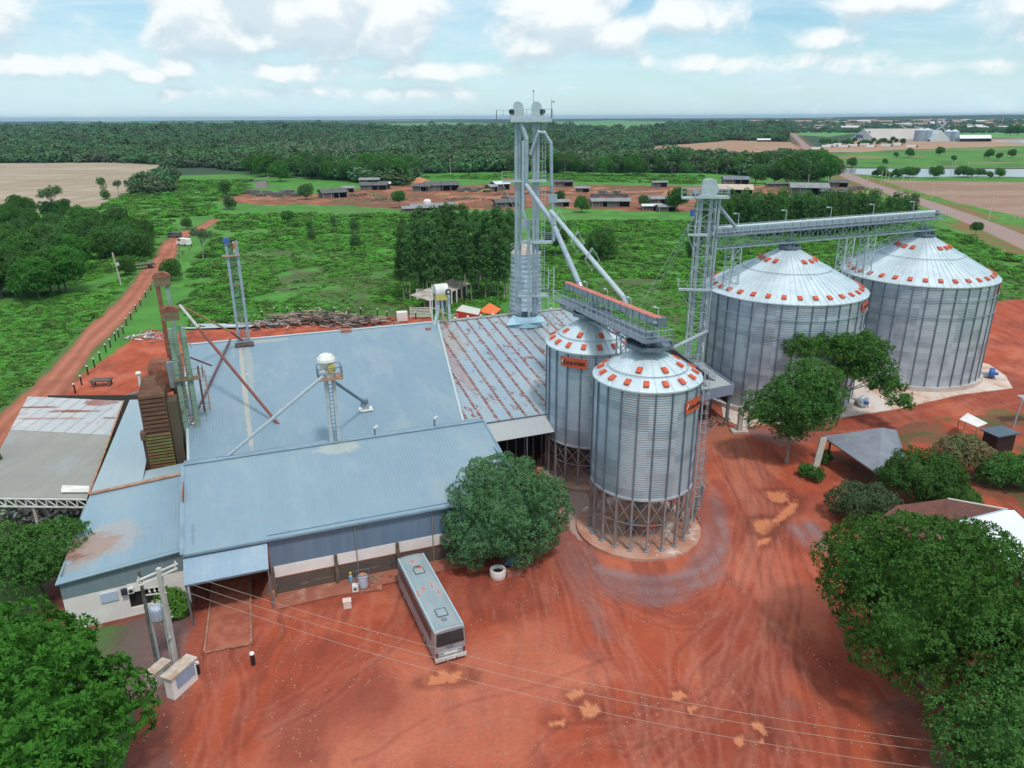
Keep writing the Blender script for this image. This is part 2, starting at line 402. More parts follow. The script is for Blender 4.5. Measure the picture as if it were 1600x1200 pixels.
PUDDLES = [[(664,1062),(672,1056),(682,1056),(688,1048),(700,1046),(708,1050),(722,1049),(727,1056),(714,1066),(698,1065),(674,1070)],
           [(905,1104),(914,1097),(930,1100),(935,1110),(928,1119),(912,1118)],[(886,1082),(897,1076),(911,1080),(905,1090),(892,1092)],[(857,1128),(870,1120),(880,1124),(878,1134),(862,1134)],
           [(1048,1080),(1060,1077),(1074,1083),(1070,1092),(1053,1091)],[(1075,1107),(1086,1104),(1088,1112),(1080,1118)],[(1177,1127),(1192,1128),(1204,1146),(1198,1151),(1180,1140)],
           [(1150,1155),(1164,1150),(1164,1164),(1154,1169)],[(1182,1150),(1194,1152),(1190,1162),(1182,1160)],
           [(1195,770),(1228,768),(1232,782),(1216,786),(1202,780)],[(1176,815),(1205,812),(1210,828),(1192,836),(1178,830)],[(1236,786),(1244,784),(1240,800),(1218,818),(1206,820)],[(1186,846),(1206,838),(1200,852),(1188,856)]]
TRACKS = [[(866,1010),(850,900),(868,840),(900,880),(960,935),(1060,965),(1130,935),(1165,860),(1160,780),(1120,700)],
          [(1000,1200),(980,1100),(940,1010),(900,920),(880,850)],[(1040,1200),(1010,1090),(965,1000),(925,930)],
          [(1130,700),(1180,800),(1190,900),(1160,1000),(1090,1100),(1010,1200)],[(1150,690),(1215,800),(1225,900),(1230,1000),(1250,1200)],
          [(1160,700),(1195,820),(1210,950),(1200,1080),(1190,1230)],[(1180,700),(1190,760),(1180,860),(1120,980),(1080,1060),(1100,1210)],
          [(820,1200),(900,1150),(1020,1130),(1120,1090),(1170,1000)],[(345,910),(350,1000),(352,1100),(350,1220)],[(400,1140),(520,1060),(600,1000),(660,900)],
          [(1110,640),(1300,650),(1450,635),(1600,600),(1640,590)],[(1130,665),(1320,668),(1470,648),(1600,618)],[(1560,500),(1600,530),(1580,580),(1500,640)],
          [(560,1200),(700,1130),(900,1060),(1000,1040)],[(60,640),(140,550),(215,465),(265,395)]]

def build_ground():
    az_f = np.arange(-50, 50.001, .15); az_c = np.concatenate([np.arange(-180, -50, 5.), az_f, np.arange(55, 180, 5.)])
    az = np.radians(az_c); na = len(az)
    r = [12.0]
    while r[-1] < 14000: r.append(r[-1]*(1.0045 if r[-1] < 140 else 1.0062))
    r = np.array(r); nr = len(r)
    RR, AA = np.meshgrid(r, az, indexing='ij'); X = RR*np.sin(AA); Y = RR*np.cos(AA)
    # warped coordinates make every edge ragged
    amp = np.clip(RR*.010, .35, 60); sc = 1/np.clip(RR*.03, 1.6, 200)
    WX = X+amp*(fbm(X*sc, Y*sc, 3)-.5)*2; WY = Y+amp*(fbm(X*sc, Y*sc, 91)-.5)*2
    near = RR < 400
    n_big = fbm(X/25, Y/25, 5); n_mid = fbm(X/5, Y/5, 11); n_fin = fbm(X/.9, Y/.9, 23, 3); n_huge = fbm(X/260, Y/260, 31)
    col = np.zeros(X.shape+(3,)); rough = np.full(X.shape, .95); Zh = np.zeros(X.shape)
    def lay(mask, c):
        m = mask[..., None] if mask.ndim == 2 else mask
        col[:] = col*(1-m)+np.array(c)*m
    sm = lambda v, a, b: np.clip((v-a)/(b-a), 0, 1)**2*(3-2*np.clip((v-a)/(b-a), 0, 1))
    col[:] = (.062, .195, .032)
    lay(sm(n_mid, .4, .7)*.8, (.09, .28, .04)); lay(sm(n_big, .5, .75)*.6, (.095, .19, .045)); lay(sm(n_huge, .45, .7)*.5, (.06, .21, .035))
    lay(sm(n_fin, .55, .8)*.4*(RR < 600), (.085, .10, .04))
    # woods far off
    forest = (RR > 620)
    for z in Z_FARG+Z_FART+[Z_BROWN, Z_PLANT, Z_GREEN_R, Z_RFIELD, Z_FIELD, Z_GREEN_R2]: forest &= ~inpoly(WX, WY, z)
    lay(forest*1.0, (.036, .070, .036)); lay(forest*sm(fbm(X/90, Y/90, 77), .45, .65)*.6, (.045, .085, .035)); lay(forest*sm(fbm(X/700, Y/700, 78), .45, .65)*.4, (.06, .10, .05))
    tall = forest & (RR > 2400)
    Zh += tall*(3+7*fbm(X/40, Y/40, 55, 3)+8*np.clip(fbm(X/500, Y/500, 56, 2)-.35, 0, 1))*np.clip((RR-2400)/600, 0, 1)
    for z in Z_FARG: lay(inpoly(WX, WY, z)*1.0, (.11, .26, .08))
    for z in Z_FART: lay(inpoly(WX, WY, z)*1.0, (.38, .36, .28))
    lay(inpoly(WX, WY, Z_GREEN_R)*1.0, (.075, .21, .035)); lay(inpoly(WX, WY, Z_GREEN_R)*sm(n_big, .5, .65)*.7, (.05, .12, .03)); lay(inpoly(WX, WY, Z_GREEN_R)*sm(fbm(X/60, Y/22, 8), .62, .7)*.8, (.26, .17, .09))
    lay(inpoly(WX, WY, Z_GREEN_R2)*1.0, (.07, .20, .03))
    # fields
    for z, c, c2 in ((Z_FIELD, (.33, .26, .19), (.40, .33, .25)), (Z_BROWN, (.33, .19, .12), (.38, .25, .16)), (Z_RFIELD, (.27, .17, .125), (.34, .23, .17))):
        m = inpoly(WX, WY, z)*1.0; lay(m, c); lay(m*sm(fbm(X/60, Y/12, 41), .4, .65)*.8, c2)
        lay(m*sm(fbm(X/3, Y/40, 43), .55, .75)*.4, (.22, .15, .10)); lay(m*sm(fbm(X/90, Y/30, 47), .55, .7)*.35, (.25, .24, .15))
    lay(inpoly(WX, WY, Z_PLANT)*1.0, (.33, .24, .17)); lay(inpoly(WX, WY, Z_PLANT)*sm(n_big, .45, .6)*.7, (.42, .20, .11))
    for z in Z_DRY: lay(inpoly(WX, WY, z)*sm(fbm(X/7, Y/4, 61), .38, .6)*.75, (.085, .085, .045)); lay(inpoly(WX, WY, z)*sm(n_fin, .6, .75)*.4, (.10, .07, .045))
    # village soil
    v = inpoly(WX, WY, Z_VILL)*1.0; lay(v, (.22, .085, .05)); lay(v*sm(n_mid, .5, .65), (.30, .13, .08)); lay(v*sm(n_big, .5, .6)*.7, (.15, .075, .05)); lay(v*sm(fbm(X/9, Y/9, 71), .62, .7)*.8, (.40, .17, .09)); lay(v*sm(fbm(X/6, Y/6, 72), .66, .72)*.9, (.07, .12, .03))
    # red yards
    red = (inpoly(WX, WY, Z_RED) | inpoly(WX, WY, Z_REDBACK) | inpoly(X, Y, Z_BLDG))*1.0
    lay(red, (.38, .078, .038))
    flow = fbm(X/1.1+n_mid*2, Y/6, 101); flow2 = fbm(X/.5+n_mid*3, Y/3.5, 103)
    lay(red*sm(n_mid, .42, .66)*.75, (.50, .145, .085)); lay(red*sm(fbm(X/8, Y/8, 107), .50, .66)*.6, (.24, .050, .030))
    lay(red*sm(flow, .52, .72)*.45, (.17, .04, .028)); lay(red*sm(flow2, .58, .75)*.35, (.45, .16, .105))
    lay(red*sm(n_fin, .58, .8)*.30, (.20, .048, .032))
    rt = inpoly(WX, WY, W2([(1270,700),(1330,730),(1300,800),(1500,800),(1800,900),(1800,640),(1450,650),(1350,690)]))*1.0
    lay(inpoly(WX, WY, W2([(1540,640),(1800,630),(1800,740),(1560,730)]))*sm(n_mid, .45, .6)*.7, (.09, .13, .04)); lay(rt*sm(n_mid, .38, .6)*.85, (.17, .075, .045)); lay(rt*sm(fbm(X/3, Y/3, 88), .58, .7)*.7, (.07, .10, .035))
    pale = softpoly(WX, WY, W2([(430,1200),(420,1130),(520,1100),(640,1040),(740,1000),(860,960),(900,1040),(930,1070),(850,1110),(830,1210)]), 1.6)
    lay(pale*.55, (.52, .17, .105))
    dark = softpoly(WX, WY, W2([(425,1060),(440,1010),(520,990),(600,1030),(640,1090),(600,1130),(520,1150),(500,1200),(420,1200)]), .9)
    lay(dark*(.3+.4*sm(n_mid, .35, .6)), (.22, .048, .032))
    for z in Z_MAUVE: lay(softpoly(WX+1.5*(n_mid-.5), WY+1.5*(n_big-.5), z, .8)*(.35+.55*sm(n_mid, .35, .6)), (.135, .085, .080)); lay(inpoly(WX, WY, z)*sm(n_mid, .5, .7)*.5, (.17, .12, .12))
    for z in Z_GRAVEL:
        m = softpoly(WX, WY, z, .8); lay(m*.62, (.19, .125, .13))
        ang = np.hypot(X-13, Y-66.6); band = .5+.5*np.sin(ang*3.4+n_mid*5)
        lay(m*band*.4*sm(n_mid, .3, .6), (.30, .25, .27)); lay(m*sm(flow2, .5, .7)*.55, (.30, .085, .055))
    for z in Z_CONC: lay(inpoly(WX, WY, z)*.8, (.42, .33, .29))
    # concrete apron of the silo front and ramp under the weighing roof
    lay(inpoly(WX, WY, W2([(1085,700),(1130,650),(1158,670),(1176,705),(1120,712)]))*.9, (.36, .12, .07))
    # tyre ruts
    ndm = RR < 150
    for i, t in enumerate(TRACKS):
        pts = smooth_pts(W2(t))
        for off in (-1.3, -.5, .9) if i < 10 else (-.9, .9):
            q = []
            for j in range(len(pts)):
                a = pts[max(0, j-1)]; b = pts[min(len(pts)-1, j+1)]; L = math.hypot(b[0]-a[0], b[1]-a[1])+1e-6
                wob = .35*math.sin(j*.7+i*2+off*3)
                q.append((pts[j][0]-(b[1]-a[1])/L*(off+wob), pts[j][1]+(b[0]-a[0])/L*(off+wob)))
            D = dline(WX*.35+X*.65, WY*.35+Y*.65, q, 1.2); m = np.exp(-(D/.17)**2)*red*(.35+.65*(n_mid > .42))
            e = np.exp(-((D-.36)/.12)**2)*red
            c = ((.15, .038, .027), (.22, .055, .04), (.44, .17, .12))[(i*3+int(off*2)) % 3]
            lay(m*.36, c); lay(e*.22, (.44, .16, .11)); Zh -= m*.035*ndm; Zh += e*.02*ndm
    Zh += ndm*red*((n_fin-.5)*.05+(n_mid-.5)*.12)
    # roads
    D = dline(WX, WY, ROAD_L, 14); w = 2.45
    lay(sm(-D, -w-1.6, -w-.6)*.55, (.11, .085, .05)); rd = sm(-D, -w-.3, -w+.3); lay(rd, (.36, .12, .072)); lay(rd*np.exp(-((D-1.2)/.35)**2)*.7, (.47, .20, .14)); lay(rd*sm(n_mid, .5, .7)*.5, (.27, .085, .055)); lay(rd*np.exp(-(D/.4)**2)*.3, (.2, .09, .05))
    D = dline(X, Y, ROAD_R, 40); side = sm(-D, -17, -9)*sm(n_mid+n_big, .75, 1.15)
    lay(side*((X > 190) | (Y < 300))*.8, (.24, .095, .055)); rd = sm(-D, -5.6, -5.0); lay(rd, (.30, .215, .20)); lay(rd*sm(n_mid, .45, .7)*.5, (.34, .22, .18))
    D = dline(WX, WY, W2([(1350,300),(1310,292),(1200,291),(1100,294),(1000,300),(900,300),(760,309),(640,330)]), 14)
    lay(sm(-D, -4.5, -2.5)*.8, (.44, .19, .12))
    # puddles
    wx = X+1.1*(fbm(X/.8, Y/.8, 3)-.5); wy = Y+1.1*(fbm(X/.8, Y/.8, 9)-.5)
    for p in PUDDLES:
        q = W2(p); cx = sum(a for a, b in q)/len(q); cy = sum(b for a, b in q)/len(q)
        halo = softpoly(WX, WY, [(cx+(a-cx)*1.8, cy+(b-cy)*1.8) for a, b in q], .45)
        lay(halo*.6, (.16, .036, .022)); m = inpoly(wx, wy, [(cx+(a-cx)*.92, cy+(b-cy)*.92) for a, b in q]); lay(inpoly(wx, wy, [(cx+(a-cx)*1.2, cy+(b-cy)*1.2) for a, b in q])*.6, (.40, .13, .07))
        lay(m*1.0, (.52, .185, .09)); rough[m] = .3; Zh[m] = -.03
    # low rise beyond the town
    Zh += 30*np.exp(-((AA-.58)/.22)**2)*np.clip((RR-5200)/2200, 0, 1)*np.clip((12500-RR)/3000, 0, 1)
    # town soil
    tw = inpoly(WX, WY, W2([(1215,205),(1240,196),(1400,192),(1700,188),(1700,205),(1500,207),(1350,206)]))*1.0; lay(tw*.6, (.20, .17, .13)); Zh[tw > .5] = 0
    for z in (Z_BROWN, Z_PLANT, Z_GREEN_R, Z_RFIELD, *Z_FARG): Zh[inpoly(WX, WY, z)] *= .0
    V = np.stack([X, Y, Zh], -1).reshape(-1, 3); V = np.concatenate([V, [[0, 0, 0]]])
    i0 = (np.arange(nr-1)[:, None]*na+np.arange(na)[None, :]); i1 = (np.arange(nr-1)[:, None]*na+(np.arange(na)+1)[None, :] % na)
    Q = np.stack([i0+na, i0, i1, i1+na], -1).reshape(-1, 4)
    c = nr*na; j = np.arange(na); T = np.stack([j, np.full(na, c), np.full(na, c), (j+1) % na], -1)
    # centre fan as quads is degenerate: use a real triangle ring instead
    me = bpy.data.meshes.new('ground'); n = len(V); k = len(Q)
    me.vertices.add(n); me.vertices.foreach_set('co', V.astype(np.float32).ravel())
    li = np.concatenate([Q.ravel(), np.stack([j, np.full(na, c), (j+1) % na], -1).ravel()]).astype(np.int32)
    me.loops.add(len(li)); me.loops.foreach_set('vertex_index', li); me.polygons.add(k+na)
    ls = np.concatenate([np.arange(k)*4, k*4+np.arange(na)*3]).astype(np.int32); me.polygons.foreach_set('loop_start', ls)
    me.polygons.foreach_set('loop_total', np.concatenate([np.full(k, 4), np.full(na, 3)]).astype(np.int32))
    me.update(calc_edges=True)
    me.polygons.foreach_set('use_smooth', np.ones(k+na, bool))
    ca = me.color_attributes.new('soil', 'FLOAT_COLOR', 'POINT')
    C = np.concatenate([col, rough[..., None]], -1).reshape(-1, 4); C = np.concatenate([C, [[.3, .08, .05, .9]]]).astype(np.float32)
    ca.data.foreach_set('color', C.ravel())
    m = bpy.data.materials.new('soil_and_grass'); m.use_nodes = True; g = G(m.node_tree); b = m.node_tree.nodes['Principled BSDF']
    at = g.new('ShaderNodeVertexColor', layer_name='soil'); tc = g.new('ShaderNodeTexCoord').outputs['Object']
    n3 = g.noise(tc, 14, 5, .7); n1 = g.noise(tc, 3.2, 6, .65); n2 = g.noise(tc, .25, 5, .6)
    f = g.m('ADD', g.m('MULTIPLY', n1, .55), g.m('MULTIPLY', n2, .35)); f = g.m('ADD', g.m('ADD', f, .30), g.m('MULTIPLY', n3, .52))
    vm = g.new('ShaderNodeVectorMath', operation='SCALE'); g.l.new(at.outputs[0], vm.inputs[0]); g.l.new(f, vm.inputs['Scale'])
    g.l.new(vm.outputs[0], b.inputs['Base Color']); g.l.new(at.outputs['Alpha'], b.inputs['Roughness'])
    b.inputs['Specular IOR Level'].default_value = .25
    bn = g.new('ShaderNodeBump'); bn.inputs['Distance'].default_value = .12; g.l.new(g.ramp(at.outputs['Alpha'], .1, .9), bn.inputs['Strength'])
    g.l.new(g.noise(tc, 2.2, 9, .78), bn.inputs['Height']); g.l.new(bn.outputs[0], b.inputs['Normal'])
    me.materials.append(m); o = link('ground', me); tag(o, kind='structure')
    return o
build_ground()
# river
rv = MB(); rv.prism([tuple(p) for p in W2([(1314,263.5),(1450,264),(1600,264.5),(2300,266),(2300,277),(1600,277),(1560,276),(1500,276),(1440,277),(1390,276),(1350,273),(1318,271)])], -.5, .12)
rv.prism([tuple(p) for p in W2([(1545,221),(1600,218),(1800,216),(1800,221),(1600,223.5)])], -.5, .12)
mw = pm('river_water', (.16, .21, .24), (.20, .24, .26), .05, rough=.18, bump=.1, bscale=1.5)
tag(rv.build('river', mw), kind='structure')
# ================================================================ silos and conveyors
def galv_mat(name, base, dark, metal=.55, rough=.42, sheet=(.0, 0.0), R_=5.0, tint=None):
    if name in MATS: return MATS[name]
    m = bpy.data.materials.new(name); m.use_nodes = True; g = G(m.node_tree); b = m.node_tree.nodes['Principled BSDF']
    tc = g.new('ShaderNodeTexCoord').outputs['Object']; sp = g.new('ShaderNodeSeparateXYZ'); g.l.new(tc, sp.inputs[0])
    # every rolled sheet (about 2.8 m x 0.85 m) has a spangle tone of its own
    a = g.m('MULTIPLY', g.m('ARCTAN2', sp.outputs[1], sp.outputs[0]), R_/2.8); z = g.m('MULTIPLY', sp.outputs[2], 1/.86)
    cb = g.new('ShaderNodeCombineXYZ'); g.l.new(g.m('FLOOR', a), cb.inputs[0]); g.l.new(g.m('FLOOR', z), cb.inputs[1])
    wn = g.new('ShaderNodeTexWhiteNoise'); wn.noise_dimensions = '2D'; g.l.new(cb.outputs[0], wn.inputs['Vector'])
    f = g.m('ADD', g.m('MULTIPLY', wn.outputs[0], .35), g.m('MULTIPLY', g.noise(tc, .6, 5, .6), .65))
    c = g.mix(g.ramp(f, .25, .7), dark, base)
    st_ = g.noise(g.scale(tc, (1.5, 1.5, .12)), 1.6, 4, .6); c = g.mix(g.m('MULTIPLY', g.ramp(st_, .55, .8), .35), c, tint or (.50, .46, .40))
    g.l.new(c, b.inputs['Base Color']); b.inputs['Metallic'].default_value = metal
    g.l.new(g.m('ADD', rough-.08, g.m('MULTIPLY', wn.outputs[0], .16)), b.inputs['Roughness'])
    MATS[name] = m; return m
M_SILO = galv_mat('galvanised_sheet', (.52, .61, .69), (.36, .44, .52))
M_SILOBIG = galv_mat('galvanised_sheet_large', (.54, .60, .66), (.36, .42, .49), R_=11.3, tint=(.58, .54, .44))
M_ROOFW = pm('galvanised_roof', (.66, .75, .80), (.55, .65, .71), .5, rough=.38, metal=.35, spots=((.45, .47, .46), .8, .60, .75))
M_STEEL = pm('galvanised_steel', (.42, .49, .56), (.33, .40, .47), 1.2, rough=.45, metal=.5)
M_STEELD = pm('galvanised_steel_dull', (.20, .25, .31), (.15, .19, .24), 1.5, rough=.5, metal=.45)
M_STEELL = pm('galvanised_steel_pale', (.55, .62, .66), (.46, .53, .58), 1.5, rough=.42, metal=.4)
M_LEG = pm('leg_steel', (.36, .37, .39), (.30, .27, .26), .8, rough=.55, metal=.4)
M_ORANGE = pm('orange_paint', (.60, .10, .04), (.50, .075, .03), 1.2, rough=.55, spots=((.42, .20, .14), 2.5, .58, .75))
M_ORANGEF = pm('faded_orange_paint', (.62, .20, .15), (.50, .14, .10), 1.2, rough=.5)
M_CONC = pm('concrete', (.50, .46, .43), (.42, .33, .29), .5, rough=.85, spots=((.42, .20, .14), .7, .55, .7), bump=.2)
M_CONCL = pm('pale_concrete', (.62, .56, .52), (.58, .42, .34), .25, rough=.85, spots=((.50, .26, .17), .4, .52, .66), bump=.2)
M_BLACK = pm('dark_motor', (.03, .04, .06), rough=.5)
M_BLUE = pm('blue_paint', (.05, .12, .35), rough=.4)
M_WHITE = pm('white_paint', (.75, .75, .73), (.62, .60, .56), 1.0, rough=.6)
M_INK = pm('black_lettering', (.02, .015, .015), rough=.5)
M_INKW = pm('white_lettering', (.8, .8, .78), rough=.5)
def text_mesh(body, size, extrude=.01, bold=False):
    cu = bpy.data.curves.new('lettering', 'FONT'); cu.body = body; cu.size = size; cu.extrude = extrude; cu.align_x = 'LEFT'
    cu.resolution_u = 3
    if bold: cu.offset = size*.025
    o = bpy.data.objects.new('lettering', cu); COL.objects.link(o); bpy.context.view_layer.update()
    me = bpy.data.meshes.new_from_object(o.evaluated_get(bpy.context.evaluated_depsgraph_get()))
    bpy.data.objects.remove(o); bpy.data.curves.remove(cu); return me

def wrap_text(me, R_, a_mid, zc, width, vs=1.45):
    """bend flat lettering (x along, y up, z out) round a cylinder"""
    xs = [v.co.x for v in me.vertices]; x0, x1 = min(xs), max(xs); k = width/(x1-x0)
    for v in me.vertices:
        x = (v.co.x-(x0+x1)/2)*k; a = a_mid + x/R_; r = R_+v.co.z
        v.co = (r*math.cos(a), r*math.sin(a), zc+v.co.y*k*vs)
    return me
def curved_plate(R_, a0, a1, z0, z1, th=.04, n=14):
    mb = MB(); vs = []
    for i in range(n+1):
        a = a0+(a1-a0)*i/n
        for r in (R_, R_+th):
            for z in (z0, z1): vs.append((r*math.cos(a), r*math.sin(a), z))
    fs = []
    for i in range(n):
        b = i*4; c = b+4
        fs += [(b+2, b+3, c+3, c+2), (b, c, c+1, b+1), (b+1, c+1, c+3, b+3), (b, b+2, c+2, c)]
    fs += [(0, 1, 3, 2), (n*4, n*4+2, n*4+3, n*4+1)]
    return mb.add(vs, fs)

def silo(label, cx, cy, R_, zb, zt, za, nrib, ncorr, vents, ring_f, wind, legs=False, signs=(), rz=0.0, mat=None, name='grain_silo', group=None, stair=None, rib_w=.12):
    t = thing(name, label, 'silo', (cx, cy, 0), rz, group)
    # corrugated wall: true ripples
    n = nrib*4; nz = ncorr*4; zz = np.linspace(zb, zt, nz+1); rr = R_+.022*np.sin(np.arange(nz+1)*math.pi/2+math.pi/4)
    aa = np.arange(n)*2*math.pi/n
    V = np.stack([np.outer(rr, np.cos(aa)), np.outer(rr, np.sin(aa)), np.repeat(zz[:, None], n, 1)], -1).reshape(-1, 3)
    i = np.arange(nz)[:, None]*n+np.arange(n)[None, :]; j = np.arange(nz)[:, None]*n+(np.arange(n)+1)[None, :] % n
    me = np_mesh('body', V, np.stack([i, j, j+n, i+n], -1).reshape(-1, 4), mat or M_SILO)
    me.polygons.foreach_set('use_smooth', np.ones(len(me.polygons), bool))
    o = link('body', me, t); reg(t, o)
    # roof: fan of sheets with raised ribs
    rc = R_*.17 if R_ < 8 else R_*.10; rf = MB(); ro = R_+.22; zo = zt-.02; h = za-zo
    zr = lambda r: zo+h*(1-(r-rc)/(ro-rc))
    rf.lathe([(rc, zr(rc)), (ro, zo), (ro, zo-.14), (R_+.06, zo-.14)], nrib*2, closed=False)
    o = rf.build('roof', M_ROOFW, t)
    rb = MB()
    for k in range(nrib):
        a = 2*math.pi*k/nrib; c, s_ = math.cos(a), math.sin(a)
        rb.bar((rc*c, rc*s_, zr(rc)+.035), (ro*c, ro*s_, zo+.035), .07, .10)
        if R_ > 8:
            a += math.pi/nrib; c, s_ = math.cos(a), math.sin(a); rm = R_*.42
            rb.bar((rm*c, rm*s_, zr(rm)+.03), (ro*c, ro*s_, zo+.03), .05, .07)
    q = rb.build('roof_ribs', M_ROOFW, o); 
    # hoop on the roof
    hp = MB(); r = R_*ring_f; m_ = 48
    pts = [(r*math.cos(2*math.pi*k/m_), r*math.sin(2*math.pi*k/m_), zr(r)+.16) for k in range(m_+1)]
    for a, b in zip(pts[:-1], pts[1:]): hp.bar(a, b, .06)
    hp.build('roof_hoop', M_STEEL, t)
    # vents
    vb = MB(); sl = math.atan2(h, ro-rc); vs_ = (.54, .70, .20) if R_ < 8 else (.66, .76, .22)
    first = None
    for (fr, cnt, a0, skip) in vents:
        for k in range(cnt):
            if k in skip: continue
            a = a0+2*math.pi*k/cnt; r = R_*fr
            if first is None:
                # local: +x outward, mesh at origin, bevelled hood
                w, l, hh = vs_; vb = MB()
                x0, x1 = -l/2, l/2; y0, y1 = -w/2, w/2
                vb.add([(x0,y0,0),(x1,y0,0),(x1,y1,0),(x0,y1,0),(x0+.05,y0+.05,hh*.7),(x1+.06,y0+.02,hh),(x1+.06,y1-.02,hh),(x0+.05,y1-.05,hh*.7)],
                       [(3,2,1,0),(4,5,6,7),(0,1,5,4),(1,2,6,5),(2,3,7,6),(3,0,4,7)])
                first = vb.build('roof_vent', M_ORANGE, t); v = first
            else:
                v = first.copy(); COL.objects.link(v); reg(t, v); v.parent = t
            v.location = (r*math.cos(a), r*math.sin(a), zr(r)+.03); v.rotation_euler = (0, sl, a)
    # stiffeners
    st0 = None
    for k in range(nrib):
        a = 2*math.pi*k/nrib
        if st0 is None:
            sb = MB(); sb.box(R_+.02, R_+.14, -rib_w/2, rib_w/2, zb-.05, zt-.1); st0 = sb.build('wall_stiffener', M_STEELD, t); s_ = st0
        else:
            s_ = st0.copy(); COL.objects.link(s_); s_.parent = t; reg(t, s_)
        s_.rotation_euler = (0, 0, a)
    for zf in wind:
        w = MB(); r = R_+.2; m_ = 72
        for k in range(m_):
            a, b = 2*math.pi*k/m_, 2*math.pi*(k+1)/m_
            w.bar((r*math.cos(a), r*math.sin(a), zf), (r*math.cos(b), r*math.sin(b), zf), .09)
        w.build('wind_ring', M_STEEL, t)
    # collar platform at the peak
    cp = MB(); rcp = 2.35 if R_ < 8 else rc*1.45; zc = zr(rc)+(.35 if R_ < 8 else .1)
    cp.lathe([(rcp, zc-.05), (rcp, zc+.34), (rcp-.06, zc+.34), (rcp-.06, zc+.05), (.3, zc+.05)], 8, a0=.3, closed=False)
    cp.lathe([(rc, zr(rc)-.15), (rc, zc+.04), (.2, zc+.04)], 16, closed=False)
    cp.build('peak_platform', M_STEELD, t)
    ck = MB(); ck.tube((0, 0, zc), (0, 0, zc+1.3), .32, 10)
    for k in range(6):
        a = k*math.pi/3+.3; ck.bar((.75*math.cos(a), .75*math.sin(a), zc+.05), (.5*math.cos(a), .5*math.sin(a), zc+1.6), .07)
        b = a+math.pi/3; ck.bar((.72*math.cos(a), .72*math.sin(a), zc+.3), (.52*math.cos(b), .52*math.sin(b), zc+1.4), .045)
    ck.build('filling_spout', M_STEEL, t)
    # sign plates
    for (a, zc_, w, hh) in signs:
        pl = curved_plate(R_+.17, a-w/2/R_, a+w/2/R_, zc_-hh/2, zc_+hh/2).build('sign', M_ORANGE, t)
        K = text_mesh('K', 1.2, .008, True); wrap_text(K, R_+.225, a-w*.325/R_, zc_-.24*hh, w*.12)
        for body, off, wd, sc_ in (('EPLER', -.115, .29, 1), ('W', .105, .14, 1), ('EBER', .32, .27, 1)):
            me_ = text_mesh(body, 1.0, .008, True); wrap_text(me_, R_+.225, a+w*off/R_, zc_-.2*hh, w*wd)
            me_.materials.append(M_INK); o = link('lettering', me_, pl); reg(pl, o)
        K.materials.append(M_INK); o = link('lettering', K, pl); reg(pl, o)
        fl = MB(); r = R_+.226
        def cyl(x, z): a_ = a+x/R_; return (r*math.cos(a_), r*math.sin(a_), zc_+z)
        fl.add([cyl(-w*.455, -hh*.14), cyl(-w*.43, -hh*.14), cyl(-w*.355, hh*.26), cyl(-w*.40, hh*.26), cyl(-w*.44, hh*.05)], [(0, 1, 2, 3, 4)])
        fl.build('emblem', M_INKW, pl)
    if legs:
        nl = legs; zk = .32
        rg = MB(); rg.lathe([(R_+.1, zb-.18), (R_+.1, zb+.02), (R_-.12, zb+.02), (R_-.12, zb-.18), (R_+.1, zb-.18)], nrib*2, closed=False); rg.build('base_ring', M_STEELL, t)
        hp = MB(); hp.lathe([(R_-.15, zb), (R_-.15, zb-.1), (.45, zb-3.1), (.45, zb-3.7)], nrib, closed=False); hp.build('hopper', M_STEELD, t)
        l0 = None
        for k in range(nl):
            a = 2*math.pi*k/nl
            if l0 is None:
                lb = MB(); lb.box(R_-.12, R_+.12, -.09, .09, zk, zb-.1); lb.box(R_-.3, R_+.3, -.25, .25, zk-.02, zk+.12); l0 = lb.build('leg', M_LEG, t)
                bb = MB(); a2 = 2*math.pi/nl; p = lambda a_, z: (R_*math.cos(a_), R_*math.sin(a_), z)
                zm = (zk+zb)/2
                bb.bar(p(0, zm+.1), p(a2, zb-.3), .07); bb.bar(p(a2, zm+.1), p(0, zb-.3), .07)
                bb.bar(p(0, zk+.3), p(a2, zm-.1), .05); bb.bar(p(a2, zk+.3), p(0, zm-.1), .05); bb.bar(p(0, zm), p(a2, zm), .08)
                b0 = bb.build('cross_brace', M_LEG, t); l, b = l0, b0
            else:
                l = l0.copy(); COL.objects.link(l); l.parent = t; reg(t, l); b = b0.copy(); COL.objects.link(b); b.parent = t; reg(t, b)
            l.rotation_euler = b.rotation_euler = (0, 0, a)
    if stair is not None:
        ld = MB(); c, s_ = math.cos(stair), math.sin(stair); tx, ty = -s_, c; r = R_+.45
        for sg in (-.25, .25): ld.bar((r*c+tx*sg, r*s_+ty*sg, .4), (r*c+tx*sg, r*s_+ty*sg, zt+.6), .05)
        z = .6
        while z < zt: ld.bar((r*c-tx*.25, r*s_-ty*.25, z), (r*c+tx*.25, r*s_+ty*.25, z), .035); z += .35
        ld.build('ladder', M_STEELL, t)
        cg = MB(); z = 3.0; r2 = r+.35
        while z < zt:
            pts = [(r*c+tx*.35*math.cos(q)+c*.6*math.sin(q), r*s_+ty*.35*math.cos(q)+s_*.6*math.sin(q), z) for q in (0, .8, 1.57, 2.34, 3.14)]
            for a, b in zip(pts[:-1], pts[1:]): cg.bar(a, b, .035)
            z += 1.0
        for q in (.8, 1.57, 2.34):
            x, y = r*c+tx*.35*math.cos(q)+c*.6*math.sin(q), r*s_+ty*.35*math.cos(q)+s_*.6*math.sin(q); cg.bar((x, y, 3), (x, y, zt), .03)
        cg.build('ladder_cage', M_STEELL, t)
    return t
S1 = (12.95, 66.6); S2 = (9.05, 80.4); B1 = (40.2, 106.9); B2 = (65.4, 117.4)
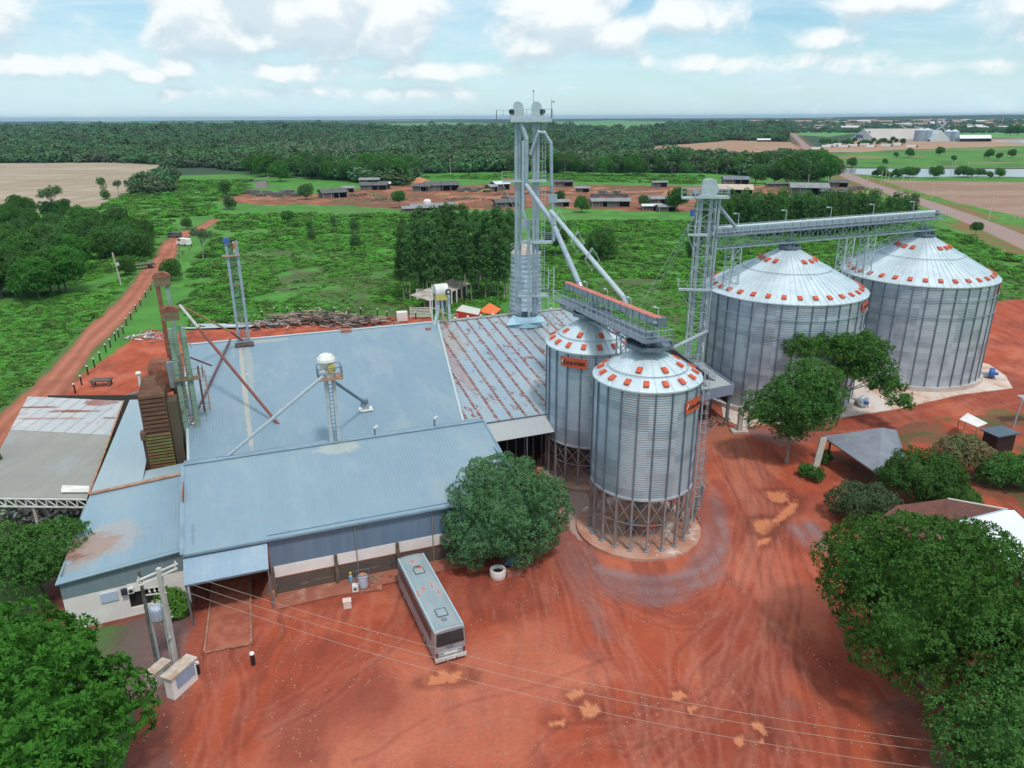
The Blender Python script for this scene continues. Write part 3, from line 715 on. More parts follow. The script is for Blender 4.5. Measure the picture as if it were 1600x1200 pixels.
sil1 = silo('slim hopper silo on braced legs nearest the camera, its red sign at the right edge', *S1, 5.0, 5.95, 16.85, 19.35, 20, 48,
     [(.88, 16, .2, ()), (.60, 8, .35, (3, 4))], .76, (), legs=20, signs=((R(-41), 15.0, 2.6, 1.25),), group='hopper silos on legs', name='hopper_silo', stair=R(-5))
sil2 = silo('slim hopper silo on braced legs behind the nearest one, red sign facing the yard', *S2, 5.0, 5.0, 16.05, 18.8, 20, 48,
     [(.88, 16, .1, ()), (.60, 8, .25, (2, 3))], .76, (), legs=20, signs=((R(-118), 14.9, 3.0, 1.1),), group='hopper silos on legs', name='hopper_silo')
big1 = silo('wide corrugated silo under the middle of the conveyor bridge, left of the two wide silos', *B1, 11.3, .75, 16.35, 22.0, 36, 64,
     [(.915, 32, .05, ()), (.33, 18, .1, (12, 13))], .55, (14.2, 11.6), signs=((R(-39), 15.2, 2.6, 1.3),), group='wide flat bottomed silos', mat=M_SILOBIG, rib_w=.15)
big2 = silo('wide corrugated silo at the far right end of the conveyor bridge', *B2, 11.3, .75, 16.3, 22.1, 36, 64,
     [(.915, 32, .0, ()), (.33, 18, .0, (12, 13))], .55, (14.2, 11.6), signs=((R(-36), 15.2, 2.6, 1.3),), group='wide flat bottomed silos', mat=M_SILOBIG, rib_w=.15)
# foundations
def pad(name, c, r, z, label, mat, n=32, extra=None):
    mb = MB()
    if extra: mb.prism(extra, -.15, z)
    else: mb.lathe([(r, -.15), (r, z), ], n, c=c)
    return solo(mb, name, mat, label, 'foundation')
pad('silo_foundation', S1, 6.35, .30, 'round concrete slab dusted red under the nearest hopper silo', pm('silo_slab', (.50, .30, .23), (.40, .17, .11), .35, rough=.85, spots=((.60, .52, .48), .5, .55, .68), bump=.2))
pad('silo_foundation', S2, 6.2, .26, 'round concrete slab under the hopper silo beside the warehouse', MATS['silo_slab'])
pad('silo_plinth', B1, 11.9, .75, 'raised round concrete plinth under the left wide silo', M_CONC, 64)
pad('silo_plinth', B2, 11.9, .75, 'raised round concrete plinth under the right wide silo', M_CONC, 64)
pad('concrete_apron', (0, 0), 0, .12, 'pale concrete apron round the two wide silos', M_CONCL, extra=[tuple(p[:2]) for p in
    (P(1158, 668), P(1300, 655), P(1400, 640), P(1500, 617), P(1582, 607), P(1571, 588), P(1545, 570), P(1500, 560), P(1300, 560), P(1120, 585), P(1130, 655))])
ring = MB(); ring.lathe([(12.9, .12), (12.6, .5), (11.9, .62)], 64, c=B1, closed=False)
# aeration fans by the wide silos
def fan(px, py, label, rz):
    p = P(px, py); t = thing('aeration_fan', label, 'fan', p, rz, 'aeration fans at the silo feet')
    mb = MB(); mb.lathe([(.75, .0), (.85, .2), (.85, .55), (.75, .75)], 20); vv = [(x, z+.0, y+.95) for x, y, z in mb.v]; mb.v = vv; mb.build('fan_casing', M_STEELL if px < 1500 else M_BLUE, t)
    m2 = MB(); m2.box(-.35, .35, .6, 2.0, .3, .9); m2.build('duct', M_STEEL, t)
    m3 = MB(); m3.tube((0, -.5, .95), (0, .1, .95), .28, 12); m3.build('motor', M_BLUE, t)
    m4 = MB(); m4.bar((-.6, -.3, 0), (-.4, .2, .8), .1); m4.bar((.6, -.3, 0), (.4, .2, .8), .1); m4.build('stand', M_STEELD, t)
fan(1552, 592, 'blue aeration fan on the apron at the right foot of the far silo', R(60))
fan(1350, 638, 'grey aeration fan on the apron between the two wide silos', R(20))

# ---------------------------------------------------------------- conveyor bridges
def bridge(name, label, p0, p1, w=1.7, depth=1.5, cover='red', lamps=4, loc=None, side=1, ch=1.05):
    """truss bridge with a covered chain conveyor, walkway and rails from p0 to p1 (deck level)"""
    p0, p1 = Vector(p0), Vector(p1); d = p1-p0; L = d.length; rz = math.atan2(d.y, d.x); rise = d.z
    t = thing(name, label, 'conveyor', (p0.x, p0.y, p0.z), rz, 'conveyor bridges over the silos'); H = math.hypot(d.x, d.y); zf = lambda x: rise*x/H
    X = lambda x, y, z: (x, y, zf(x)+z)
    tr = MB(); k = max(4, round(H/1.6))
    for y in (-w/2, w/2):
        tr.bar(X(0, y, 0), X(H, y, 0), .14, .2); tr.bar(X(0, y, -depth), X(H, y, -depth), .14, .18)
        for i in range(k):
            a, b = H*i/k, H*(i+1)/k
            tr.bar(X(a, y, -depth), X(a, y, 0), .08); tr.bar(X(a, y, -depth if i % 2 else 0), X(b, y, 0 if i % 2 else -depth), .07)
    for i in range(k+1): tr.bar(X(H*i/k, -w/2, -depth), X(H*i/k, w/2, -depth), .07)
    tr.build('truss', M_STEEL, t)
    dk = MB(); dk.slab([X(-.6, -w/2-.9, .12), X(H+.6, -w/2-.9, .12), X(H+.6, w/2+.5, .12), X(-.6, w/2+.5, .12)], .08); dk.build('walkway', M_STEELD, t)
    cv = MB(); y0 = .1*side
    cv.slab([X(-.2, y0-.3, ch-.05), X(H+.2, y0-.3, ch-.05), X(H+.2, y0+.5, ch-.05), X(-.2, y0+.5, ch-.05)], .62); o = cv.build('conveyor_casing', M_STEEL, t)
    rb = MB(); i = 0
    while i*1.5 < H: rb.bar(X(i*1.5, y0-.33, .1), X(i*1.5, y0-.33, ch), .04); rb.bar(X(i*1.5, y0+.53, .1), X(i*1.5, y0+.53, ch), .04); i += 1
    rb.build('casing_frames', M_STEELD, t)
    lid = MB(); lid.slab([X(-.2, y0-.30, ch), X(H+.2, y0-.30, ch), X(H+.2, y0+.1, ch+.17), X(-.2, y0+.1, ch+.17)], .06); lid.slab([X(-.2, y0+.1, ch+.17), X(H+.2, y0+.1, ch+.17), X(H+.2, y0+.58, ch), X(-.2, y0+.58, ch)], .06)
    lid.build('conveyor_lid', M_ORANGEF if cover == 'red' else M_STEELL, t)
    rl = MB()
    for y in (-w/2-.85, w/2+.45): rl.rail([X(-.6, y, .12), X(H+.6, y, .12)], step=1.4)
    rl.rail([X(-.6, -w/2-.85, .12), X(-.6, w/2+.45, .12)]); rl.rail([X(H+.6, -w/2-.85, .12), X(H+.6, w/2+.45, .12)])
    rl.build('guard_rail', M_STEELL, t)
    for i in range(lamps):
        x = H*(i+.6)/lamps; lm = MB(); lm.bar(X(x, w/2+.45, .1), X(x, w/2+.45, 2.6), .07); lm.bar(X(x, w/2+.45, 2.6), X(x-.5, w/2+.45, 2.65), .07); lm.cbox(X(x-.75, w/2+.45, 2.62), (.5, .25, .12))
        lm.build('lamp_post', M_STEELL, t)
    mt = MB(); mt.box(H-.1, H+.4, y0-.3, y0+.5, rise+ch-.75, rise+ch+.1); mt.tube((H+.1, y0-.8, rise+ch-.4), (H+.1, y0-.3, rise+ch-.4), .22, 10); mt.build('drive_head', M_STEELD, t)
    return t
v = Vector((S2[0]-S1[0], S2[1]-S1[1], 0)).normalized(); a_ = Vector((*S1, 20.5)) - v*1.6; b_ = Vector((*S2, 19.1)) + v*8.6
bridge('conveyor_bridge', 'short conveyor bridge with a faded red lid across the two hopper silos', b_+Vector((0, 0, -.3)), a_, w=1.5, depth=.8, lamps=4, ch=2.2)
v = Vector((B2[0]-B1[0], B2[1]-B1[1], 0)).normalized(); a_ = Vector((*B1, 24.6)) - v*13.6; b_ = Vector((*B2, 24.75)) + v*1.4
bridge('conveyor_bridge', 'long grey conveyor bridge from the lattice lift tower over both wide silos', a_, b_, w=1.6, depth=1.7, cover='grey', lamps=5)
# lattice support towers under the long bridge
def lattice(name, label, cx, cy, z0, z1, w, rz, group, step=1.6, mat=None, bar=.09):
    t = MB(); k = max(2, round((z1-z0)/step)); c, s_ = math.cos(rz), math.sin(rz)
    cor = [(i*w/2*c-j*w/2*s_+cx, i*w/2*s_+j*w/2*c+cy) for i, j in ((-1,-1),(1,-1),(1,1),(-1,1))]
    for x, y in cor: t.bar((x, y, z0), (x, y, z1), bar*1.5)
    for f in range(4):
        a, b = cor[f], cor[(f+1) % 4]
        for i in range(k):
            za_, zb_ = z0+(z1-z0)*i/k, z0+(z1-z0)*(i+1)/k
            t.bar((*a, za_), (*b, za_), bar*.7); p, q = (a, b) if i % 2 else (b, a); t.bar((*p, za_), (*q, zb_), bar*.7)
    return solo(t, name, mat or M_STEELL, label, 'support tower', group)
for d, z0, lab in ((-9.9, 16.8, 'lattice support on the left shoulder of the left wide silo roof'), (11.0, 16.8, 'left of the two lattice supports standing between the wide silos'), (15.3, 17.0, 'right of the two lattice supports standing between the wide silos')):
    x, y = B1[0]+v.x*d, B1[1]+v.y*d; lattice('bridge_support', lab, x, y, z0, 22.9, 1.5, math.atan2(v.y, v.x), 'lattice supports of the long conveyor bridge')

lattice('bridge_support', 'slender lattice support rising between the two hopper silos', 11.6, 73.3, .2, 18.9, 1.1, math.atan2(S2[1]-S1[1], S2[0]-S1[0]), None)
# roof stair on the right wide silo
rs = MB(); a = R(160); c, s_ = math.cos(a), math.sin(a)
for k in range(2):
    o_ = (k-.5)*.8; p0 = Vector((B2[0]+11.6*c-s_*o_, B2[1]+11.6*s_+c*o_, 17.0)); p1 = Vector((B2[0]+1.6*c-s_*o_, B2[1]+1.6*s_+c*o_, 22.3))
    rs.bar(p0, p1, .08, .2); rs.rail([p0, p1], 1.0, 1.2, .028)
for i in range(28):
    f = i/27; x, y, z = B2[0]+(11.6-10*f)*c, B2[1]+(11.6-10*f)*s_, 17.0+5.3*f; rs.bar((x-s_*-.4, y-c*.4, z), (x+s_*-.4, y+c*.4, z), .2, .04)
solo(rs, 'roof_stair', M_STEEL, 'steel stair with rails climbing the left side of the right wide silo roof', 'stair')

# ---------------------------------------------------------------- twin elevator tower
def tower_twin():
    cx, cy = 1.95, 106.5; t = thing('elevator_tower', 'tallest twin bucket elevator tower rising through the rusty roof', 'elevator tower', (cx, cy, 0), 0)
    for x in (-1.05, 1.45):
        lg = MB(); lg.box(x-.42, x+.02, -.4, .4, 10, 39.6); lg.box(x+.12, x+.54, -.4, .4, 10, 39.6)
        z = 12.5
        while z < 39: lg.box(x-.46, x+.58, -.44, .44, z, z+.08); z += 2.4
        o = lg.build('elevator_leg', M_STEEL, t)
        hd = MB(); hd.cur = 0
        prof = [(-.75, 39.75), (.75, 39.75), (.95, 40.6), (.75, 41.6), (.3, 41.95), (-.45, 41.95), (-.7, 41.5)]
        n = len(prof); vs = [(x+.05+px_*.9, -.55, z) for px_, z in prof]+[(x+.05+px_*.9, .75, z) for px_, z in prof]
        hd.add(vs, [tuple(range(n)), tuple(range(2*n-1, n-1, -1))]+[(i, i+n, (i+1) % n+n, (i+1) % n) for i in range(n)]); hd.build('elevator_head', M_STEELL, t)
        mo = MB(); sx = -1 if x < 0 else 1; mo.tube((x+.05+sx*.9, -.7, 40.7), (x+.05+sx*.9, .3, 40.7), .34, 12); mo.cbox((x+.05+sx*.75, -.35, 40.6), (.5, .5, .7)); mo.build('motor', M_BLACK, t)
    pf = MB(); pf.box(-2.0, 3.6, -1.5, 1.3, 39.45, 39.7); pf.box(-2.0, 3.6, -1.56, -1.5, 39.35, 39.8); pf.build('top_platform', M_STEELL, t)
    pf = MB(); pf.box(-3.9, -2.0, -1.0, .6, 39.5, 39.62); pf.build('side_platform', M_STEELD, t)
    rl = MB(); rl.rail([(-3.9, -1.0, 39.6), (-3.9, .6, 39.6), (-2, .6, 39.6)], 1.3, 1.2); rl.rail([(-3.9, -1, 39.6), (-2, -1, 39.6)], 1.3, 1.0)
    rl.rail([(-2, -1.5, 39.7), (3.6, -1.5, 39.7), (3.6, 1.3, 39.7), (-2, 1.3, 39.7), (-2, -1.5, 39.7)], 1.3, 1.1); rl.build('guard_rail', M_STEELL, t)
    an = MB(); an.bar((1.1, 0, 41.5), (1.1, 0, 43.3), .06); an.ball((1.1, 0, 43.3), .12, 6); an.bar((3.5, -1.4, 39.7), (3.5, -1.4, 42.2), .07); an.cbox((3.75, -1.4, 41.9), (.25, .15, .2)); an.build('lightning_rod', M_STEELD, t)
    for z, x0, x1 in ((31.5, -3.2, 3.0), (23.0, -.6, 4.0), (15.2, -1.0, 3.4)):
        p = MB(); p.box(x0, x1, -1.0, -.46, z, z+.28); p.box(x0, x1, .5, 1.0, z, z+.2); o = p.build('landing', M_STEELL, t)
        r_ = MB(); r_.rail([(x0, -1, z+.25), (x0, 1, z+.2)], 1.1, 1.2); r_.rail([(x1-1.6, -1, z+.25), (x1, -1, z+.25), (x1, 1, z+.2)], 1.1, 1.2); r_.rail([(x0, 1, z+.2), (x1, 1, z+.2)], 1.1, 1.4)
        if x0 < -3: r_.bar((x0, -.9, z), (-1.6, -.8, z-3.4), .06)
        r_.build('landing_rail', M_STEELL, t)
    bx = MB(); bx.box(-3.0, -1.7, -.99, -.5, 31.8, 31.95); bx.build('orange_panel', M_ORANGEF, t)
    # ladder up the right leg
    ld = MB()
    for x in (2.35, 2.8): ld.bar((x, -.6, 12), (x, -.6, 39.4), .05)
    z = 12.3
    while z < 39.3: ld.bar((2.35, -.6, z), (2.8, -.6, z), .04); z += .4
    ld.build('ladder', M_STEELL, t)
    cg = MB()
    for x, y in ((3.5, .2), (3.5, 1.5), (4.3, .2), (4.3, 1.5)): cg.bar((x, y, 10.5), (x, y, 19.2), .07)
    for z in (11, 12.5, 14, 15.5, 17, 18.5): cg.bar((3.5, .2, z), (4.3, .2, z), .05); cg.bar((4.3, .2, z), (4.3, 1.5, z), .05); cg.bar((3.5, .2, z), (4.3, .2, z+1.0), .04)
    cg.build('stair_cage', M_STEELL, t)
    # discharge pipes
    q = lambda px_, py_, Y: PY(px_, py_, Y)-Vector((cx, cy, 0))
    p1 = MB(); p1.path([(-.6, -.9, 39.3), (.15, -1.1, 37.2), (.1, -1.1, 31.2), q(862, 345, 100)-Vector((0,0,0)), q(905, 443, 90)], .34, 12); p1.path([q(905, 443, 90), q(912, 462, 89.0)], .36, 12); p1.build('discharge_pipe', M_STEEL, t)
    p2 = MB(); p2.path([(.7, -1.1, 35.2), (1.75, -1.15, 38.1), (2.6, -1.15, 38.0), (3.5, -1.15, 36.6), (3.65, -1.15, 31.0), (3.7, -1.1, 30.2)], .24, 10)
    p2.path([(3.75, -1.1, 30.0), (4.05, -1.1, 23.4)], .26, 10); p2.build('return_pipe', M_STEEL, t)
    p3 = MB(); p3.path([(-.25, -1.0, 37), (-.3, -1.0, 27.5), (.45, -1.0, 25.6), (.6, -1.0, 20), (.6, -.9, 11)], .22, 10); p3.build('return_pipe', M_STEELL, t)
    bxm = MB(); bxm.cbox((3.85, -1.1, 29.3), (1.2, .6, 1.1), .0); bxm.build('diverter_box', M_STEEL, t)
    bxm = MB(); bxm.cbox((.1, -1.1, 25.8), (1.3, .6, 1.2)); bxm.build('diverter_box', M_STEEL, t)
    p4 = MB(); a, b = q(861, 330, 97), q(975, 465, 74.8); p4.tube(a, b, .27, 12); p4.tube(q(866, 352, 96.0), q(861, 330, 97), .3, 12); p4.path([b, q(978, 475, 74.6)], .3, 10); p4.build('discharge_pipe', M_STEELL, t)
    lt = MB()   # lattice collars that carry the pipe
    for f in (.14, .42, .62):
        c_ = a+(b-a)*f
        for k in (-1, 1):
            lt.bar(c_+Vector((-.8*k, 0, .0)), c_+Vector((0, 0, 1.3)), .06); lt.bar(c_+Vector((-.8*k, 0, 0)), c_+Vector((0, 0, -1.1)), .06); lt.bar(c_+Vector((-.8*k, .8, 0)), c_+Vector((0, .8, 1.3)), .06); lt.bar(c_+Vector((0, 0, 1.3*k)), c_+Vector((0, .8, 1.2*k)), .06)
    lt.build('pipe_bracing', M_STEELL, t)
    sk = MB(); sk.lathe([(2.6, 11.0), (2.3, 11.9), (1.9, 12.4)], 8, c=(.2, -.2), closed=False); sk.slab([(-2.6, -2.6, 11.45), (3.0, -2.4, 11.9), (2.6, -1.0, 12.3), (-2.2, -1.1, 12.1)], .08); sk.build('roof_flashing', pm('pale_blue_flashing', (.34, .52, .62), rough=.5), t)
    return t
tower_twin()
# slim corrugated bin behind the twin tower
t = thing('corrugated_bin', 'slim corrugated bin with a dusty cone lid behind the twin elevator legs', 'bin', (2.35, 122, 0), 0)
n = 32; nz = 96; zz = np.linspace(0, 19.0, nz+1); rr = 3.15-.75*zz/19+.05*np.sin(np.arange(nz+1)*math.pi/2); aa = np.arange(n)*2*math.pi/n
V_ = np.stack([np.outer(rr, np.cos(aa)), np.outer(rr, np.sin(aa)), np.repeat(zz[:, None], n, 1)], -1).reshape(-1, 3)
i_ = np.arange(nz)[:, None]*n+np.arange(n)[None, :]; j_ = np.arange(nz)[:, None]*n+(np.arange(n)+1)[None, :] % n
reg(t, link('body', np_mesh('body', V_, np.stack([i_, j_, j_+n, i_+n], -1).reshape(-1, 4), M_SILO), t))
mb = MB(); mb.lathe([(2.55, 18.9), (.5, 20.6), (.5, 20.9)], 24, closed=True); mb.build('lid', pm('dusty_lid', (.48, .42, .40), (.40, .33, .30), 1, rough=.7), t)
mb = MB(); mb.rail([(2.5*math.cos(a), 2.5*math.sin(a), 18.9) for a in np.linspace(2.2, 5.2, 8)], 1.3, 1.2, .03); mb.build('guard_rail', M_STEELL, t)

# ---------------------------------------------------------------- lattice lift tower at the head of the long bridge
def tower_lift():
    cx, cy = 26.3, 101.2; t = thing('elevator_tower', 'lattice bucket elevator tower at the left end of the long conveyor bridge', 'elevator tower', (cx, cy, 0), R(-8))
    for x in (-.75, .55):
        lg = MB(); lg.box(x-.22, x+.22, -.35, .35, .3, 29.9); z = 3
        while z < 29: lg.box(x-.26, x+.26, -.4, .4, z, z+.07); z += 2.4
        lg.build('elevator_leg', M_STEEL, t)
    cage = MB(); w = .95; cor = [(-1.3, -w), (1.15, -w), (1.15, w), (-1.3, w)]
    for x, y in cor: cage.bar((x, y, .2), (x, y, 29.8), .11)
    k = 19
    for f in range(4):
        a, b = cor[f], cor[(f+1) % 4]
        for i in range(k):
            z0, z1 = .2+29.6*i/k, .2+29.6*(i+1)/k; cage.bar((*a, z0), (*b, z0), .06); p, q = (a, b) if i % 2 else (b, a); cage.bar((*p, z0), (*q, z1), .055)
    cage.build('lattice_mast', M_STEELL, t)
    hd = MB(); prof = [(-.9, 30), (1.0, 30), (1.35, 30.7), (.95, 32.0), (.3, 32.2), (-.7, 32.1), (-.9, 31)]; n = len(prof)
    hd.add([(x, -.5, z) for x, z in prof]+[(x, .5, z) for x, z in prof], [tuple(range(n)), tuple(range(2*n-1, n-1, -1))]+[(i, i+n, (i+1) % n+n, (i+1) % n) for i in range(n)]); hd.build('elevator_head', M_STEELL, t)
    pf = MB(); pf.box(-1.7, 2.7, -1.4, 1.4, 29.8, 29.95); pf.box(-1.7, 2.7, -1.46, -1.4, 29.75, 30.1); pf.box(-3.4, -1.7, -.9, .9, 29.6, 29.8); pf.build('top_platform', M_STEELL, t)
    rl = MB(); rl.rail([(-1.7, -1.4, 29.95), (2.7, -1.4, 29.95), (2.7, 1.4, 29.95), (-1.7, 1.4, 29.95)], 1.2, 1.0); rl.rail([(-1.7, -.9, 29.8), (-3.4, -.9, 29.8), (-3.4, .9, 29.8), (-1.7, .9, 29.8)], 1.2, 1.0); rl.build('guard_rail', M_STEELL, t)
    mo = MB(); mo.tube((-2.1, -.3, 30.3), (-1.2, -.3, 30.3), .32, 10); mo.build('motor', M_STEELD, t)
    bl = MB(); bl.tube((-1.9, -1.0, 27.4), (-1.9, -1.0, 28.3), .3, 10); bl.build('gear_motor', M_BLUE, t)
    for z, x0, x1 in ((24.8, -2.3, .3), (17.3, -3.0, 1.5), (6.5, -2.2, 1.5)):
        p = MB(); p.box(x0, x1, -1.35, -.7, z, z+.25); p.build('landing', M_STEELL, t)
        r_ = MB(); r_.rail([(x0, -1.3, z+.25), (x0, .9, z+.25)], 1.1, 1.0); r_.rail([(x0, -1.35, z+.25), (x1-1.2, -1.35, z+.25)], 1.1, 1.0); r_.bar((x0, -1.2, z), (-1.3, -1, z-2.2), .06); r_.build('landing_rail', M_STEELL, t)
    dp = MB(); dp.path([(1.55, -.7, 29.6), (1.5, -.7, 22.5), (1.4, -.7, 11.2)], .2, 10); dp.build('down_pipe', M_STEEL, t)
    d2 = MB(); q = PY(1049, 545, 84)-Vector((cx, cy, 0)); c, s_ = math.cos(R(8)), math.sin(R(8)); q = Vector((q.x*c-q.y*s_, q.x*s_+q.y*c, q.z)); d2.path([(1.4, -.7, 11.4), q], .24, 10); d2.build('discharge_pipe', M_STEELL, t)
    d3 = MB(); d3.path([(1.6, 0, 28.6), (4.1, 1.2, 25.9), (4.3, 1.3, 25.4)], .24, 10); d3.build('head_spout', M_STEEL, t)
    gy = MB()
    for ex, ey in ((-12, 10), (-9, 20), (-16, -2)): gy.bar((-.9, .3, 28.5), (ex, ey, 0), .035)
    gy.build('guy_wire', M_STEELL, t)
    return t
tower_lift()
# inclined gallery running from behind the hopper silos down to the weighing roof
p0 = PY(1020, 508, 77); 
bridge('inclined_conveyor', 'grey inclined conveyor gallery descending behind the nearest silo towards the weighing shed', PY(1035, 546, 76), PY(1098, 592, 92), w=1.2, depth=.9, cover='grey', lamps=0)
# ================================================================ buildings
def roofmat(name, base, band, line=(.25, .33, .40), pitch=.33, seam=None, rust=0.0, seam_amt=.5, rustcol=(.13, .038, .025), blot=None, rough=.5, bump=.16):
    """metal sheet roof; x runs along the eave, y up the slope (object coordinates)"""
    m = bpy.data.materials.new(name); m.use_nodes = True; g = G(m.node_tree); b = m.node_tree.nodes['Principled BSDF']
    tc = g.new('ShaderNodeTexCoord').outputs['Object']; sp = g.new('ShaderNodeSeparateXYZ'); g.l.new(tc, sp.inputs[0]); x, y, z = sp.outputs
    # sheet to sheet tone
    cb = g.new('ShaderNodeCombineXYZ'); g.l.new(g.m('FLOOR', g.m('MULTIPLY', x, 1/1.02)), cb.inputs[0]); g.l.new(g.m('FLOOR', g.m('MULTIPLY', y, 1/9.0)), cb.inputs[1])
    wn = g.new('ShaderNodeTexWhiteNoise'); wn.noise_dimensions = '2D'; g.l.new(cb.outputs[0], wn.inputs['Vector'])
    big = g.noise(tc, .09, 4, .55); fine = g.noise(g.scale(tc, (1, .15, 1)), 2.2, 5, .65)
    c = g.mix(g.ramp(big, .3, .7), base, band)
    c = g.mix(g.m('MULTIPLY', wn.outputs[0], .22), c, tuple(q*.86 for q in base))
    c = g.mix(g.m('MULTIPLY', g.ramp(fine, .5, .8), .25), c, tuple(min(1, q*1.15) for q in band))
    if seam:
        fr = g.m('FRACT', g.m('MULTIPLY', y, 1/seam)); ln = g.m('MULTIPLY', g.ramp(fr, .992, .997, False), seam_amt); c = g.mix(ln, c, line)
    fx = g.m('PINGPONG', g.m('MULTIPLY', x, 1/1.02), .5); sl = g.m('MULTIPLY', g.ramp(fx, .03, .0), .22); c = g.mix(sl, c, line)
    if blot:
        for (bx, by, br, bc, ba) in blot:
            dx = g.m('MULTIPLY', g.m('SUBTRACT', x, bx), 1/br[0]); dy = g.m('MULTIPLY', g.m('SUBTRACT', y, by), 1/br[1])
            dd = g.m('SQRT', g.m('ADD', g.m('MULTIPLY', dx, dx), g.m('MULTIPLY', dy, dy)))
            n_ = g.noise(g.scale(tc, (.7, 1.6, 1)), 1.1, 6, .7)
            k = g.ramp(g.m('ADD', dd, g.m('MULTIPLY', g.m('SUBTRACT', n_, .5), 2.2)), 1.05, .75); c = g.mix(g.m('MULTIPLY', k, ba), c, bc)
    if rust:
        wob = g.m('MULTIPLY', g.m('SUBTRACT', g.noise(g.scale(tc, (.3, 2.5, 1)), 1.3, 3), .5), .16)
        rp = g.m('ADD', g.m('PINGPONG', g.m('MULTIPLY', x, 1/1.7), .5), wob); near = g.ramp(rp, .15, .07)
        dots = g.m('PINGPONG', g.m('MULTIPLY', y, 1/1.15), .5); dot = g.ramp(g.m('ADD', dots, g.m('MULTIPLY', wob, 1.5)), .22, .08)
        dash = g.m('MAXIMUM', g.ramp(g.noise(g.scale(tc, (.8, 2.2, 1)), 1.5, 4, .7),   .42, .50), dot); k1 = g.m('MULTIPLY', near, dash)
        pat = g.ramp(g.noise(g.scale(tc, (1.4, .8, 1)), .55, 8, .8), .555, .60)
        seamd = g.m('MULTIPLY', g.ramp(rp, .07, .03), .5)
        k = g.m('MULTIPLY', g.m('MAXIMUM', g.m('MAXIMUM', k1, pat), seamd), rust, clamp=True)
        rc = g.mix(g.ramp(g.noise(tc, 2.5, 4), .35, .65), rustcol, tuple(q*2.1 for q in rustcol)); c = g.mix(g.m('MULTIPLY', k, .95), c, rc)
    # weathering: run-off streaks down the slope, duller fields, a film of red dust
    stk = g.ramp(g.noise(g.scale(tc, (1, .06, 1)), 2.6, 5, .7), .50, .74); c = g.mix(g.m('MULTIPLY', stk, .22), c, tuple(q*.72 for q in base))
    fld = g.ramp(g.noise(g.scale(tc, (1, .5, 1)), .22, 6, .7), .46, .66); c = g.mix(g.m('MULTIPLY', fld, .40), c, (.34, .40, .43))
    dst = g.ramp(g.noise(tc, .5, 8, .75), .56, .72); c = g.mix(g.m('MULTIPLY', dst, .20), c, (.36, .25, .20))
    scr = g.m('MULTIPLY', g.ramp(g.m('PINGPONG', g.m('MULTIPLY', y, 1/2.4), .5), .012, .004), .22); c = g.mix(scr, c, line)
    dk = g.ramp(g.noise(tc, 1.9, 6, .8), .70, .76); c = g.mix(g.m('MULTIPLY', dk, .5), c, (.16, .19, .21))
    g.l.new(c, b.inputs['Base Color']); b.inputs['Metallic'].default_value = .15; b.inputs['Roughness'].default_value = rough
    bn = g.new('ShaderNodeBump'); bn.inputs['Strength'].default_value = bump; bn.inputs['Distance'].default_value = .035
    g.l.new(g.m('SINE', g.m('MULTIPLY', x, 2*math.pi/pitch)), bn.inputs['Height']); g.l.new(bn.outputs[0], b.inputs['Normal'])
    return m
BL = (.215, .318, .398); BL2 = (.245, .35, .425)
M_RB1 = roofmat('blue_sheet_roof', BL, BL2, seam=11.6, seam_amt=.0, blot=[(7.3, 10.6, (2.4, 1.0), (.40, .44, .42), .8), (-6.4, 2.0, (.16, 1.6), (.14, .20, .26), .5)])
M_RB2 = roofmat('blue_sheet_roof_large', (.205, .305, .39), BL, seam=14.6, seam_amt=.5, blot=[(-1.0, 15, (.32, 19), (.50, .45, .35), .7), (-.2, 22, (.5, 9), (.42, .42, .36), .5), (2, 28.3, (3.5, .6), (.42, .40, .33), .6)])
M_RB3 = roofmat('blue_sheet_roof_left', BL, (.25, .37, .45), blot=[(1.6, 3.6, (2.6, 2.0), (.25, .085, .045), .9), (3.2, 4.2, (2.8, 2.6), (.42, .36, .33), .55), (1.0, 1.4, (1.6, .8), (.32, .27, .24), .6)])
M_RB4 = roofmat('pale_sheet_roof', (.29, .40, .47), (.36, .44, .48), blot=[(3.0, 9, (3.6, 2.6), (.36, .30, .27), .6), (3.2, 3.2, (3.0, 1.2), (.55, .52, .46), .6)])
M_RRUST = roofmat('rust_speckled_roof', (.36, .44, .48), (.27, .37, .47), rust=1.0, rough=.6, blot=[(2.2, 24, (2.6, 7), (.36, .26, .21), .55), (1.0, 15, (.8, 9), (.34, .15, .10), .5)])
M_SHED = roofmat('fibre_cement_roof', (.27, .27, .26), (.33, .32, .29), line=(.16, .15, .14), pitch=.5, rough=.85)
M_SIDING = pm('blue_siding', (.155, .235, .33), (.13, .20, .30), .4, rough=.55, metal=.1, stretch=(6, 6, .25), spots=((.22, .27, .30), 1.3, .58, .8))
M_SIDE2 = pm('grey_green_siding', (.20, .27, .30), (.16, .23, .27), 1.1, rough=.55, stretch=(5, 5, .25), spots=((.30, .33, .30), 1.1, .58, .75))
M_WWALL = pm('white_washed_wall', (.78, .74, .72), (.70, .64, .62), .5, rough=.85, spots=((.55, .25, .18), .8, .64, .8))
M_DWALL = pm('mouldy_base_wall', (.12, .085, .07), (.075, .065, .055), .9, rough=.9, stretch=(.35, .35, 3), spots=((.24, .16, .12), .9, .52, .7), bump=.4)
M_REDC = pm('red_dusted_concrete', (.34, .12, .075), (.27, .085, .055), .6, rough=.9, spots=((.40, .22, .15), .8, .55, .7))
M_TRIM = pm('roof_trim', (.22, .33, .41), (.17, .25, .32), .6, rough=.55)
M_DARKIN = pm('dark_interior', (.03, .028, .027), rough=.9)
M_RUSTT = pm('rusty_strip', (.33, .15, .09), (.42, .26, .19), 1.3, rough=.9)
M_DOOR = pm('dark_opening', (.012, .012, .013), rough=.9)
